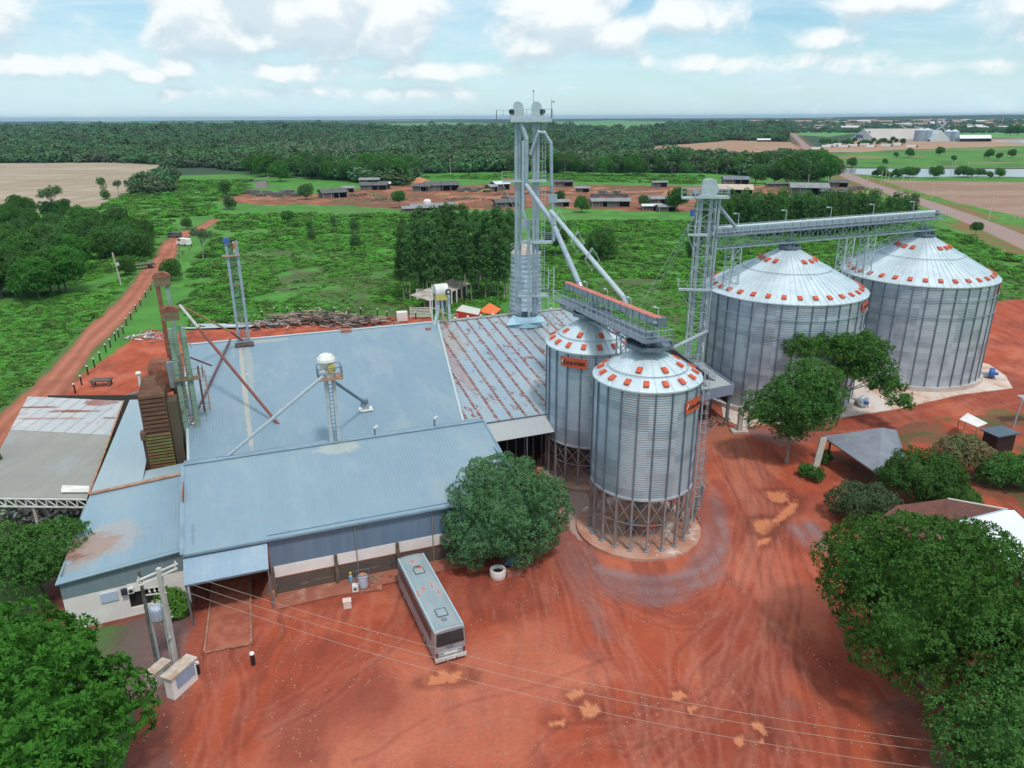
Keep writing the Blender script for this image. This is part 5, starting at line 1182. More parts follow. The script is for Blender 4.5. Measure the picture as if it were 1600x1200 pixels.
for px_, py_, lab in ((586, 677, 'small hooded vent pipe on the ridge right of the domed elevator'), (679, 662, 'thin bent vent pipe on the ridge near the tree')):
    p = P(px_, py_+3, 9.0); t = thing('vent_pipe', lab, 'vent pipe', (p.x, p.y, 8.9), 0, 'vent pipes on the front ridge'); b = MB(); b.tube((0, 0, 0), (0, 0, .9), .09, 8); b.build('pipe', M_STEELD, t); b = MB(); b.tube((0, 0, .9), (.35, 0, 1.15), .15, 8); b.build('cowl', M_WHITE, t)
# pale twin leg at left with two workers on top
p = P(382, 538, 11.4); t, H, tx, ty = leg_elevator('pale twin leg elevator at the left end of the big roof, workers at its top', p, 11.3, 25.2, 1.25, 'worker')
for z in (4, 8.2, 12.0): b = MB(); b.bar((-.9, 0, z), (.9, 0, z), .2, .1); b.build('cross_tie', M_RUSTT, t)
b = MB(); b.box(-1.3, .9, -.5, .6, H-1.9, H-1.8); b.build('work_platform', M_RUSTT, t); b = MB(); b.tube((-.55, -.35, H+.1), (-.55, .35, H+.1), .42, 14); b.build('head_wheel', M_BLUE, t)
b = MB(); b.cbox((0, -.9, .2), (2.4, 1.6, .5)); b.build('boot_box', pm('dark_boot_rust', (.12, .08, .06), (.05, .05, .05), 2, rough=.9), t)
def person(x, y, z, rz, shirt, trousers, label, hat=None, crouch=False):
    me = bpy.data.meshes.new('person')
    if crouch:
        J = [(0,0,.45),(0,.02,.68),(0,.10,.95),(0,.14,1.06),(0,.17,1.2), (.2,.12,.93),(.33,.32,.75),(.22,.52,.8),(.2,.6,.82), (-.2,.12,.93),(-.33,.32,.75),(-.22,.52,.8),(-.2,.6,.82), (.12,0,.42),(.2,.4,.5),(.18,.12,.1),(.18,.28,.05),(-.12,0,.42),(-.2,.4,.5),(-.18,.12,.1),(-.18,.28,.05)]
    else:
        J = [(0,0,.95),(0,0,1.15),(0,.02,1.42),(0,.03,1.52),(0,.05,1.67), (.2,.0,1.42),(.28,.08,1.15),(.2,.32,1.12),(.16,.4,1.14), (-.2,0,1.42),(-.28,.05,1.15),(-.2,.3,1.08),(-.16,.38,1.08), (.1,0,.9),(.13,.05,.5),(.14,.0,.09),(.15,.15,.04),(-.1,0,.9),(-.13,.06,.5),(-.14,.0,.09),(-.15,.15,.04)]
    E = [(0,1),(1,2),(2,3),(3,4),(2,5),(5,6),(6,7),(7,8),(2,9),(9,10),(10,11),(11,12),(0,13),(13,14),(14,15),(15,16),(0,17),(17,18),(18,19),(19,20)]
    rad = [.15,.14,.15,.06,.11, .075,.05,.04,.045, .075,.05,.04,.045, .1,.075,.05,.045, .1,.075,.05,.045]
    me.from_pydata(J, E, []); o = bpy.data.objects.new('tmp', me); COL.objects.link(o)
    md = o.modifiers.new('s', 'SKIN')
    for i, v_ in enumerate(me.skin_vertices[0].data): v_.radius = (rad[i], rad[i]*(.75 if i < 3 else 1)); v_.use_root = (i == 0)
    o.modifiers.new('b', 'SUBSURF').levels = 1; bpy.context.view_layer.update()
    m2 = bpy.data.meshes.new_from_object(o.evaluated_get(bpy.context.evaluated_depsgraph_get())); bpy.data.objects.remove(o); m2.name = 'body'
    ms = [pm('skin', (.28, .14, .09), rough=.6), shirt, trousers]
    for m_ in ms: m2.materials.append(m_)
    hz = J[3][2]; wz = J[0][2]+.03
    for f in m2.polygons:
        c = f.center; f.material_index = 0 if c.z > hz or (abs(c.x) > .14 and c.y > J[6][1]+.12 and c.z > wz) else (1 if c.z > wz else 2)
        f.use_smooth = True
    t = thing('person', label, 'person', (x, y, z), rz); ob = link('body', m2, t); reg(t, ob)
    h = MB(); hc = J[4]; h.ball((hc[0], hc[1]-.01, hc[2]+.05), .125, 10, .8); h.build('hat', hat or M_INK, t); return t
hp_ = ST(*st(p)); z_ = 23.5
person(hp_.x+.45, hp_.y-.3, 23.35, R(160), pm('orange_shirt', (.55, .16, .06)), pm('pale_trousers', (.5, .5, .48)), 'worker in an orange top and pale trousers on the elevator platform', M_WHITE)
person(hp_.x+.15, hp_.y+.5, 24.3, R(40), pm('black_shirt', (.02, .02, .025)), pm('dark_trousers', (.03, .03, .04)), 'worker in black crouched above the elevator head', M_INK, True)
# white and yellow head leg beside the rusty roof
p = P(697, 503, 11.7); t, H, tx, ty = leg_elevator('elevator with a white and yellow head where the blue and rusty roofs meet', p, 11.3, 15.8, 1.0, 'dome')
b = MB(); b.cur = 0; b.tube((-1.6, .0, H+.7), (.3, .0, H+.7), .95, 16); b.build('drum_head', M_WHITE, t); b = MB(); b.box(-1.6, .1, -.85, .85, H-.6, H+.35); b.build('yellow_casing', MY, t)
b = MB(); b.tube((.2, -.9, H+.6), (.2, -1.1, H+.6), .42, 16); b.build('pulley', M_BLACK, t); b = MB(); b.tube((.2, -1.12, H+.6), (.2, -1.14, H+.6), .18, 12); b.build('pulley_hub', M_WHITE, t)
b = MB(); b.path([(-1.2, -.2, H-.6), (-1.2, -.2, 2.2), (-1.9, -.5, .2)], .28, 10); b.build('left_spout', M_STEELL, t); b = MB(); b.path([(-1.0, -.4, 2.4), (.1, -.9, .1)], .13, 8); b.build('right_spout', MC_Y, t)
b = MB(); b.bar((-2.1, 0, -.2), (-1.9, 0, H+1.6), .1); b.rail([(.5, -.6, .6), (1.6, -.6, .6)], 1, .6); b.rail([(-2.2, -.9, H-.3), (-2.2, .9, H-.3)], 1.1, .9); b.build('frame', M_WHITE, t)
b = MB(); b.box(-.6, 1.4, -2.4, -.5, -.45, -.05); b.build('roof_flashing', pm('bright_blue_flashing', (.22, .48, .68), rough=.45), t)
# ================================================================ plants
def leaves(pts, nrm, L, k, seed, spread=(35, 95), width=.42, droop=0.0):
    r = np.random.default_rng(seed); N = len(pts)
    n = nrm/np.maximum(np.linalg.norm(nrm, axis=1, keepdims=True), 1e-6)
    n = np.repeat(n, k, 0); p = np.repeat(pts, k, 0); M = N*k
    rv_ = r.normal(size=(M, 3)); t = rv_-(rv_*n).sum(1, keepdims=True)*n; t /= np.linalg.norm(t, axis=1, keepdims=True)+1e-9
    th = np.radians(r.uniform(spread[0], spread[1], (M, 1))); d = n*np.cos(th)+t*np.sin(th); d[:, 2] -= droop; d /= np.linalg.norm(d, axis=1, keepdims=True)
    s = np.cross(d, n+r.normal(size=(M, 3))*.25); s /= np.linalg.norm(s, axis=1, keepdims=True)+1e-9
    l = L*r.uniform(.7, 1.25, (M, 1)); b = p+d*l*.08; mid = p+d*l*.55+n*l*.05
    V = np.stack([b, mid+s*l*width*.5, p+d*l, mid-s*l*width*.5], 1).reshape(-1, 3)
    return V
def blob_points(blobs, n, seed, core=.80, up=.25, shell=(.8, 1.02)):
    """points on the outer shells of overlapping blobs (cx,cy,cz,rx,ry,rz); hidden ones dropped"""
    r = np.random.default_rng(seed); B = np.array(blobs, float); wgt = (B[:, 3]*B[:, 4]+B[:, 3]*B[:, 5]+B[:, 4]*B[:, 5]); wgt /= wgt.sum()
    k = r.choice(len(B), n, p=wgt); d = r.normal(size=(n, 3)); d[:, 2] += up; d /= np.linalg.norm(d, axis=1, keepdims=True)
    p = B[k, :3]+d*B[k, 3:]*r.uniform(*shell, (n, 1)); keep = np.ones(n, bool)
    for j in range(len(B)):
        q = (p-B[j, :3])/B[j, 3:]; keep &= ~(((q**2).sum(1) < core**2) & (k != j))
    nn = d/B[k, 3:]; nn /= np.linalg.norm(nn, axis=1, keepdims=True)
    return p[keep], nn[keep]
def lumpy(main, nb, rb, seed, zmin=-.35, var=.35):
    """sub-blobs over the surface of the main ellipsoids"""
    r = random.Random(seed); out = []
    for (cx, cy, cz, rx, ry, rz_) in main:
        m = max(3, int(nb*rx*ry/(main[0][3]*main[0][4])))
        for i in range(m):
            z = 1-(1-zmin)*(i+.5)/m; a = i*2.39996+r.uniform(-.3, .3); q = math.sqrt(max(0, 1-z*z)); s_ = rb*r.uniform(1-var, 1+var)
            f = r.uniform(.76, 1.0); out.append((cx+rx*f*q*math.cos(a), cy+ry*f*q*math.sin(a), cz+rz_*f*z, s_, s_, s_*.85))
        out.append((cx, cy, cz, rx*.72, ry*.72, rz_*.72))
    return out
def crown_mesh(name, blobs, n, L, k, seed, mat, **kw):
    sk = {a: kw.pop(a) for a in ('core', 'up', 'shell') if a in kw}
    heart = kw.pop('heart', None)
    p, nn = blob_points(blobs, n, seed, **sk); V = leaves(p, nn, L, k, seed+1, **kw); Q = np.arange(len(V)).reshape(-1, 4)
    for (cx, cy, cz, rx, ry, rz_) in (heart or []):      # dense inner foliage so that no sky shows through a full crown
        a = np.arange(14)*2*math.pi/14; e = np.linspace(-1.35, 1.35, 9); r = np.random.default_rng(seed); jit = r.uniform(.86, 1.05, (9, 14))
        X = np.stack([cx+rx*.66*jit*np.outer(np.cos(e), np.cos(a)), cy+ry*.66*jit*np.outer(np.cos(e), np.sin(a)), cz+rz_*.66*jit*np.repeat(np.sin(e)[:, None], 14, 1)], -1).reshape(-1, 3)
        i = np.arange(8)[:, None]*14+np.arange(14)[None]; j = np.arange(8)[:, None]*14+(np.arange(14)+1)[None] % 14
        Q = np.concatenate([Q, np.stack([i, j, j+14, i+14], -1).reshape(-1, 4)+len(V)]); V = np.concatenate([V, X])
    return np_mesh(name, V, Q, mat)
M_BARK = pm('bark', (.11, .085, .065), (.17, .14, .11), 3, rough=.9, bump=.4); M_BARKP = pm('pale_bark', (.33, .30, .26), (.24, .20, .17), 2, rough=.85)
L_MANGO = leafmat('mango_leaves', (0.053, 0.126, 0.055), (0.087, 0.179, 0.073), (0.066, 0.146, 0.066), .12)
L_DEEP = leafmat('deep_green_leaves', (0.038, 0.122, 0.021), (0.070, 0.191, 0.027), (0.054, 0.150, 0.035), .18)
L_BRIGHT = leafmat('bright_leaves', (0.027, 0.116, 0.019), (0.068, 0.243, 0.026), (0.044, 0.162, 0.021), .22)
L_MID = leafmat('mid_green_leaves', (0.044, 0.122, 0.028), (0.080, 0.192, 0.041), (0.066, 0.153, 0.041))
L_DUST = leafmat('dusty_green_leaves', (0.076, 0.128, 0.064), (0.115, 0.178, 0.089), (0.095, 0.147, 0.071))
L_EUC = leafmat('eucalyptus_leaves', (0.048, 0.118, 0.042), (0.098, 0.199, 0.061), (0.064, 0.152, 0.049))
L_FAR = leafmat('far_leaves', (0.060, 0.146, 0.067), (0.110, 0.224, 0.094), (0.083, 0.186, 0.079), .1, True)
L_SCRUB = leafmat('scrub_leaves', (0.083, 0.269, 0.040), (0.153, 0.414, 0.059), (0.117, 0.310, 0.059))
L_DRY = leafmat('olive_leaves', (0.140, 0.168, 0.056), (0.196, 0.140, 0.070), (0.098, 0.140, 0.056))
L_PINK = leafmat('bougainvillea_leaves', (0.140, 0.182, 0.070), (0.336, 0.182, 0.140), (0.084, 0.140, 0.056))
def trunk(t, h, r, mat, forks, seed, top=None):
    q = random.Random(seed); mb = MB(); x = y = 0
    pts = [(0, 0, -.2)]; k = 4
    for i in range(1, k+1): x += q.uniform(-.12, .12)*h*.12; y += q.uniform(-.12, .12)*h*.12; pts.append((x, y, h*i/k))
    for i in range(k): mb.tube(pts[i], pts[i+1], r*(1.25 if i == 0 else 1-.15*i), 8, r*(1-.15*(i+1)), cap=False)
    for (fx, fy, fz) in forks:
        m_ = (x+(fx-x)*.5+q.uniform(-.3, .3), y+(fy-y)*.5+q.uniform(-.3, .3), h*.9+(fz-h*.9)*.45)
        mb.tube((x, y, h*.9), m_, r*.45, 6, r*.32, cap=False); mb.tube(m_, (fx, fy, fz), r*.32, 6, r*.1, cap=False)
    return mb.build('trunk', mat, t, smooth=True)
def tree(name, label, cat, pos, h, r, main, nb, rb, n, L, k, leaf, bark, seed, group=None, rz=0, **kw):
    t = thing(name, label, cat, pos, rz, group); bl = lumpy(main, nb, rb, seed, zmin=kw.pop('zmin', -.35), var=kw.pop('var', .35))
    q = random.Random(seed); fk = [(b[0]*.8, b[1]*.8, b[2]) for b in q.sample(bl, min(len(bl), 9))]
    trunk(t, h, r, bark, fk, seed)
    if kw.get('core', .8) > .65: kw['heart'] = main
    me = crown_mesh('crown', bl, n, L, k, seed, leaf, **kw); reg(t, link('crown', me, t)); return t
# mango in the yard
tree('mango_tree', 'round dense mango tree in the yard between the bus and the hopper silos', 'tree', P(786, 868), 2.6, .35, [(0, 0, 4.9, 5.4, 5.2, 5.0), (3.0, .6, 4.6, 3.4, 3.4, 3.6), (-2.4, -1.5, 3.4, 3.2, 3.0, 2.8)], 150, .82, 24000, .24, 5, L_MANGO, M_BARK, 3, zmin=-.75, core=.84, spread=(50, 100), width=.40)
# big trees bottom right
tree('mango_tree', 'huge dark green tree filling the lower right beside the white roofed house', 'tree', P(1447, 1065), 4.0, .6, [(-.3, .2, 7.4, 7.2, 6.6, 5.5), (-2.3, 3.0, 7.2, 4.8, 4.6, 4.4), (4.8, -2.8, 6.0, 4.4, 4.4, 4.0), (2.0, 2.2, 6.6, 4.2, 4.0, 3.8), (-3.2, -1.8, 6.0, 4.2, 4.0, 3.6)], 130, 1.15, 42000, .30, 5, L_DEEP, M_BARK, 11, zmin=-.6, core=.84, width=.38)
tree('broadleaf_tree', 'leafy tree in the extreme lower right corner below the huge tree', 'tree', (lambda p: Vector((p.x, p.y, 0)))(P(1672, 1222, 5)), 3.0, .4, [(0, 0, 5.2, 4.8, 4.8, 4.0), (-2, 2.5, 4.8, 3.6, 3.6, 3.2), (1, 4, 5.6, 4, 4, 3.6)], 90, .95, 20000, .28, 5, L_MID, M_BARK, 14, zmin=-.5)
# bottom left tree with rosettes of bright leaves
tree('almond_tree', 'bright green tree of leaf rosettes filling the lower left corner', 'tree', (-29.2, 33.6, 0), 4.0, .4, [(0, 0, 7.8, 5.3, 5.2, 3.8), (-5, 2, 7.4, 5.0, 5.0, 3.8), (-4.0, 6.0, 6.2, 4.4, 3.8, 3.2), (2.8, -4, 6.6, 4.4, 4, 3.6), (3.0, 2.6, 5.4, 3.2, 3.0, 2.6)], 105, 1.0, 12500, .36, 13, L_BRIGHT, M_BARK, 21, zmin=-.5, spread=(55, 85), width=.34, var=.45)
tree('broadleaf_tree', 'round olive green tree beside the rusted corner of the office roof', 'tree', P(70, 940), 2.2, .28, [(0, 0, 4.3, 3.6, 3.4, 2.9), (2.2, 1.2, 4.8, 2.2, 2.2, 1.9), (-2.6, .4, 3.9, 2.8, 2.6, 2.3)], 60, .85, 9500, .27, 6, L_MID, M_BARK, 31, zmin=-.4)
tree('broadleaf_tree', 'small dark tree cut by the left edge beside the open shed', 'tree', P(-12, 800), 2.2, .2, [(0, 0, 4.6, 1.9, 2.0, 2.4)], 40, .7, 3000, .27, 5, L_MID, M_BARK, 33)
tree('round_shrub', 'light green round shrub between the power poles and the truck scale', 'shrub', P(272, 962), .5, .08, [(0, 0, 1.2, 1.1, 1.1, 1.2)], 22, .42, 2400, .22, 5, leafmat('light_shrub_leaves', (.07, .16, .03), (.12, .24, .04)), M_BARK, 35, zmin=-.7)
tree('broadleaf_tree', 'dense dark round tree with a bare trunk standing at the receiving shed', 'tree', P(1229, 722), 4.2, .25, [(.4, 0, 7.7, 3.8, 3.8, 3.6), (-2.9, .6, 6.6, 2.6, 2.6, 2.3), (2.9, .2, 7.6, 2.7, 2.7, 3.2), (1.6, 0, 10.6, 3.0, 2.8, 2.2), (-1.0, -.6, 9.0, 2.2, 2.2, 1.8), (.2, 0, 4.6, 1.9, 1.9, 1.6)], 80, .8, 14500, .30, 5, L_MID, M_BARKP, 41, zmin=-.55, core=.8)
tree('airy_tree', 'open crowned spreading tree in front of the gap between the two wide silos', 'tree', P(1312, 655), 4.4, .2, [(-4.6, .5, 10.4, 5.0, 3.6, 1.9), (.6, 0, 10.2, 4.2, 3.0, 2.2), (3.2, -1.0, 8.0, 3.0, 2.6, 2.0), (.5, -1.0, 7.2, 2.6, 2.2, 1.6), (4.6, -2.0, 5.6, 2.3, 2.0, 1.3), (5.6, -4.0, 4.2, 1.7, 1.6, .9)], 40, .85, 5600, .31, 7, leafmat('airy_leaves', (.045, .13, .03), (.09, .21, .04), (.06, .16, .03)), M_BARKP, 43, zmin=-.5, core=.2, var=.5, shell=(.3, 1.0), spread=(30, 110))
for (px_, py_, z_, rr_, lf, lab, sd) in ((1432, 790, 5.2, 3.9, L_MID, 'broad tree hiding the right end of the grey hipped roof', 51), (1345, 812, 3.0, 2.9, L_DUST, 'dusty grey-green bush in front of the grey hipped roof', 52),
        (1500, 742, 4.0, 2.9, L_PINK, 'bush flecked with pinkish flowers beside the white topped table shelter', 53), (1568, 758, 2.8, 2.7, L_MID, 'low green bush in front of the black tank at the right edge', 54), (1630, 760, 3.2, 2.8, L_MID, 'green bush cut by the right edge beside the black tank', 55), (1478, 800, 2.8, 2.4, L_MID, 'green tree behind the tiled roof ridge', 56)):
    tree('broadleaf_tree' if z_ > 3.5 else 'garden_bush', lab, 'tree' if z_ > 3.5 else 'bush', P(px_, py_), z_*.5, .16, [(0, 0, z_*.72, rr_, rr_*.9, z_*.42), (rr_*.45, -.4, z_*.6, rr_*.6, rr_*.6, z_*.36), (-rr_*.5, .3, z_*.62, rr_*.6, rr_*.6, z_*.36)], 46, .75, 6500, .26, 5, lf, M_BARK, sd, zmin=-.6, core=.7, shell=(.6, 1.05))
# young plants by the road at right
for i, (px_, py_) in enumerate(((1258, 745), (1276, 752), (1288, 724))):
    tree('young_shrub', 'small green shrub %s' % ('left of the upright concrete slab', 'in front of the upright concrete slab', 'right of the upright concrete slab')[i], 'shrub', P(px_, py_), .3, .04, [(0, 0, .8, .7, .7, .8)], 10, .35, 500, .2, 5, L_MID, M_BARK, 60+i, zmin=-.6)

# ---- prototypes copied for the middle distance
PROTO = {}
def proto(key, name, h, r, main, nb, rb, n, L, k, leaf, bark, seed, **kw):
    if key not in PROTO:
        PROTO[key] = ('new', (name, h, r, main, nb, rb, n, L, k, leaf, bark, seed, kw))
def plant(key, label, cat, pos, scale, rz, group=None):
    st_, v_ = PROTO[key]
    if st_ == 'new':
        name, h, r, main, nb, rb, n, L, k, leaf, bark, seed, kw = v_
        t = tree(name, label, cat, pos, h, r, main, nb, rb, n, L, k, leaf, bark, seed, group, **kw); PROTO[key] = ('made', t); t.scale = (scale,)*3; t.rotation_euler = (0, 0, rz)
        return t
    t = copy_tree(v_, loc=pos, rz=rz, label=label, scale=scale); t['category'] = cat
    if group: t['group'] = group
    elif 'group' in t: del t['group']
    return t
for s_ in range(3):
    proto('wood%d' % s_, 'broadleaf_tree', 2.4, .3, [(0, 0, 5.6, 4.4, 4.4, 3.9), (2.0+s_*.4, 1, 7.2, 2.6, 2.6, 2.4), (-2, -1.2+s_, 5.2, 2.8, 2.8, 3.0), (.5, -2.4, 3.6, 2.8, 2.4, 2.4)], 46, 1.05, 4600, .50, 4, (L_DEEP, L_MID, L_EUC)[s_], M_BARK, 70+s_, zmin=-.6)
    proto('euc%d' % s_, 'eucalyptus_tree', 10.5, .16, [(0, 0, 12.2, 1.35, 1.35, 4.8), (.4, .3, 7.6, 1.1, 1.1, 2.6)], 24, .7, 1700, .44, 4, L_EUC, M_BARKP, 80+s_, zmin=-.9, core=.6, shell=(.5, 1.05), droop=.3)
    proto('row%d' % s_, 'eucalyptus_tree', 5.5, .13, [(0, 0, 5.6, 2.0, 2.0, 4.4), (0, 0, 8.6, 1.2, 1.2, 2.4), (.2, 0, 3.0, 2.1, 2.1, 2.4)], 26, .85, 1900, .48, 4, L_EUC if s_ else L_MID, M_BARK, 90+s_, zmin=-.95, core=.6)
proto('small', 'small_tree', 2.4, .15, [(0, 0, 4.0, 2.3, 2.3, 1.9)], 26, .75, 1500, .45, 4, L_MID, M_BARKP, 99, zmin=-.6)
proto('snag', 'overgrown_tree', 6.0, .22, [(0, 0, 4.5, 1.2, 1.2, 4.2), (.6, .2, 7.6, 1.6, 1.4, 1.2), (-.5, 0, 2.0, 1.6, 1.6, 1.6)], 24, .6, 1100, .45, 4, L_EUC, M_BARKP, 100, zmin=-.9, core=.5)
proto('sparse', 'sparse_tree', 5.5, .2, [(-1.6, 0, 8.2, 2.4, 2.0, 1.3), (1.8, .4, 7.6, 2.2, 2.0, 1.4)], 14, .7, 700, .45, 4, L_DUST, M_BARKP, 101, zmin=-.6, core=.4, shell=(.4, 1.0))
rnd = random.Random(5)
def ordw(n):
    o = ['first', 'second', 'third', 'fourth', 'fifth', 'sixth', 'seventh', 'eighth', 'ninth', 'tenth', 'eleventh', 'twelfth', 'thirteenth', 'fourteenth', 'fifteenth', 'sixteenth', 'seventeenth', 'eighteenth', 'nineteenth', 'twentieth']
    if n < 20: return o[n]
    t_, u_ = divmod(n+1, 10); w_ = ['', '', 'twenty', 'thirty', 'forty'][t_]
    return {20: 'twentieth', 30: 'thirtieth', 40: 'fortieth'}.get(n+1, w_+' '+(o[u_-1] if u_ else ''))
ROWN = ['front', 'second', 'third', 'fourth', 'fifth', 'sixth', 'rear']
# left wood, one by one
pts = []
for rw, (x0, x1, yb, n_) in enumerate(((-60, 110, 462, 13), (-60, 130, 425, 12), (60, 215, 400, 9), (-60, 240, 382, 13), (-60, 215, 368, 11), (-30, 160, 352, 8), (-50, 110, 340, 7))):
    for i in range(n_): pts.append((x0+(x1-x0)*(i+rnd.uniform(.1, .9))/n_, yb+rnd.uniform(-7, 7), 'dark broad tree, %s from the left in the %s row of the left wood' % (ordw(i), ROWN[rw])))
for i, (px_, py_, lb_) in enumerate(pts):
    if px_ > 235 and py_ > 420: continue
    p = P(px_, py_); plant('wood%d' % (i % 3), lb_, 'tree', p, rnd.uniform(.8, 1.25)*(1.0 if py_ > 390 else .72), rnd.uniform(0, 6), 'trees of the left wood')
for px_, py_, s_, lab in ((222, 402, .8, 'low spreading tree overhanging the dirt road at the edge of the left wood'), (198, 430, .5, 'small round tree behind the leaning power pole by the dirt road'), (268, 438, .55, 'thin leafy tree on the right of the dirt road behind the old elevator'),
        (292, 358, .42, 'round bush tree behind the parked van by the road end'),(196, 300, .0, '')):
    if s_: plant('wood1', lab, 'tree', P(px_, py_), s_, 1.0)
# eucalyptus grove left of the twin tower
for i in range(46):
    row, c = divmod(i, 12); px_ = 628+c*16+rnd.uniform(-7, 7)+row*3; py_ = 470-row*13+rnd.uniform(-4, 4)
    if px_ > 800: px_ -= 30
    plant('euc%d' % (i % 3), 'slim pale stemmed eucalyptus, %s from the left in the %s row of the grove' % (ordw(c), ROWN[row]), 'tree', P(px_, py_), rnd.uniform(.78, 1.18), rnd.uniform(0, 6), 'eucalyptus grove behind the white ruin')
# clipped row right, behind the long bridge
for i in range(26):
    px_ = 1092+i*13.2; py_ = 366+3*math.sin(i)-(i > 17)*(i-17)*2.5
    plant('row%d' % (i % 3), 'cone shaped tree, %s from the left in the front row behind the long bridge' % ordw(i), 'tree', P(px_, py_), rnd.uniform(1.15, 1.4)*(1.0 if i < 20 else .85), rnd.uniform(0, 6), 'tree row behind the long bridge')
for i in range(14): plant('row%d' % (i % 3), 'cone shaped tree, %s from the left in the rear row behind the long bridge' % ordw(i), 'tree', P(1100+i*20, 350+rnd.uniform(-3, 3)), rnd.uniform(1.1, 1.25), rnd.uniform(0, 6), 'tree row behind the long bridge')
for px_, py_, k_, s_, lab in ((86, 345, 'sparse', 1.45, 'spreading tree in front of the bare field at the far left'), (110, 345, 'snag', 1.0, 'narrow vine covered tree beside the spreading tree at the far left'), (165, 312, 'snag', 1.25, 'vine wrapped tree with a spreading top at the edge of the bare field'), (186, 308, 'sparse', .9, 'thin airy tree right of the vine wrapped tree at the field edge'),
        (358, 328, 'snag', 1.45, 'tall dark column like overgrown tree by the track'), (318, 405, 'sparse', .95, 'dark palm like tree right of the dirt road'), (486, 375, 'snag', .75, 'dark overgrown stump tree in the green scrub, left of two'), (522, 360, 'snag', .6, 'dark overgrown stump tree in the green scrub, right of two'), (556, 385, 'snag', .95, 'grey leafless looking tree in the scrub left of the eucalyptus grove'),
        (450, 352, 'small', .9, 'low bushy tree in the scrub below the dark sheds'), (867, 400, 'small', 1.35, 'tree with a white trunk right of the twin elevator tower'), (937, 408, 'wood1', .95, 'large round tree standing in the meadow right of the long chute'), (873, 318, 'wood2', .60, 'round tree among the sawmill sheds just right of the twin tower'),
        (908, 332, 'wood1', .72, 'broad tree in front of the sawmill sheds left of the brown roofs'), (1006, 326, 'wood2', .58, 'small round tree right of the low sawmill roofs'), (1058, 330, 'wood0', 1.05, 'biggest round tree of the sawmill left of the lattice lift tower'), (624, 325, 'small', 1.25, 'lone small tree in front of the red sawmill ground'), (478, 312, 'wood2', .78, 'round dark tree left of the long dark shed'),
        (1082, 405, 'row1', .8, 'dark narrow tree just left of the lattice lift tower'), (1090, 385, 'row2', .95, 'taller dark narrow tree behind the lattice lift tower'), (1307, 350, 'row0', .5, 'small tree between the row and the road'), (1524, 368, 'small', .75, 'round bush beside the road near the far silo'),
        (1180, 287, 'wood1', 1.15, 'green tree clump left of the huge dark tree beyond the sawmill'), (1210, 287, 'wood2', 1.0, 'rounded tree leaning against the huge dark tree beyond the sawmill'), (956, 274, 'wood2', .9, 'dark round tree on the edge of the far meadow'), (624, 286, 'wood0', .7, 'low dark tree at the end of the tree belt near the sheds'),
        (1185, 238, 'small', .01, '')):
    if s_ > .1: plant(k_, lab, 'tree', P(px_, py_), s_, rnd.uniform(0, 6))
t = None
for i, (px_, py_, s_) in enumerate(((1228, 289, 1.7), (1252, 288, 1.95), (1276, 287, 2.0), (1296, 285, 1.6), (1262, 284, 2.0))):
    plant('wood%d' % (2 if i % 2 else 0), 'great dark tree, %s of the clump between the sawmill and the river' % ordw(i), 'tree', P(px_, py_), s_, i*1.3, 'great dark trees near the river')
# belt of trees beyond the village, individuals in front
for i in range(34):
    px_ = 392+i*7.6+rnd.uniform(-3, 3); plant('wood%d' % (i % 3), '%s tree from the left in the dark belt behind the dark sawmill sheds' % ordw(i), 'tree', P(px_, 279+rnd.uniform(-9, 5)+(i > 26)*3), rnd.uniform(1.0, 1.6), rnd.uniform(0, 6), 'tree belt beyond the sawmill')
for i in range(46):
    px_ = 800+i*10.5+rnd.uniform(-4, 4); plant('wood%d' % (i % 3) if i % 4 else 'sparse', '%s tree from the left in the long belt beyond the far meadow' % ordw(i), 'tree', P(px_, 272+rnd.uniform(-8, 3)-(i > 34)*2), rnd.uniform(.85, 1.5), rnd.uniform(0, 6), 'long tree belt beyond the far meadow')
for i, px_ in enumerate((1366, 1371, 1377, 1382, 1388, 1393, 1399, 1404, 1410, 1416, 1421, 1427, 1459, 1465, 1498, 1505, 1511, 1518, 1526, 1534, 1546, 1561)):   # along the river
    plant('wood%d' % (i % 3), 'low tree on the near river bank, %s from the left' % ordw(i), 'tree', P(px_, 277+rnd.uniform(-2, 2)), rnd.uniform(.35, .75), rnd.uniform(0, 6), 'trees on the river bank')
for i, (px_, py_, s_) in enumerate(((1330, 262, .8), (1382, 257, .5), (1400, 246, .5), (1468, 243, .9), (1545, 248, .9), (1560, 249, .6), (1580, 246, .8), (1420, 246, .9), (1490, 252, .5), (1590, 212, 2.2), (1578, 212, 2.0))):
    plant('wood%d' % (i % 3), '%s of the scattered trees on the green plain beyond the river' % ordw(i), 'tree', P(px_, py_), s_, i, 'scattered trees beyond the river')
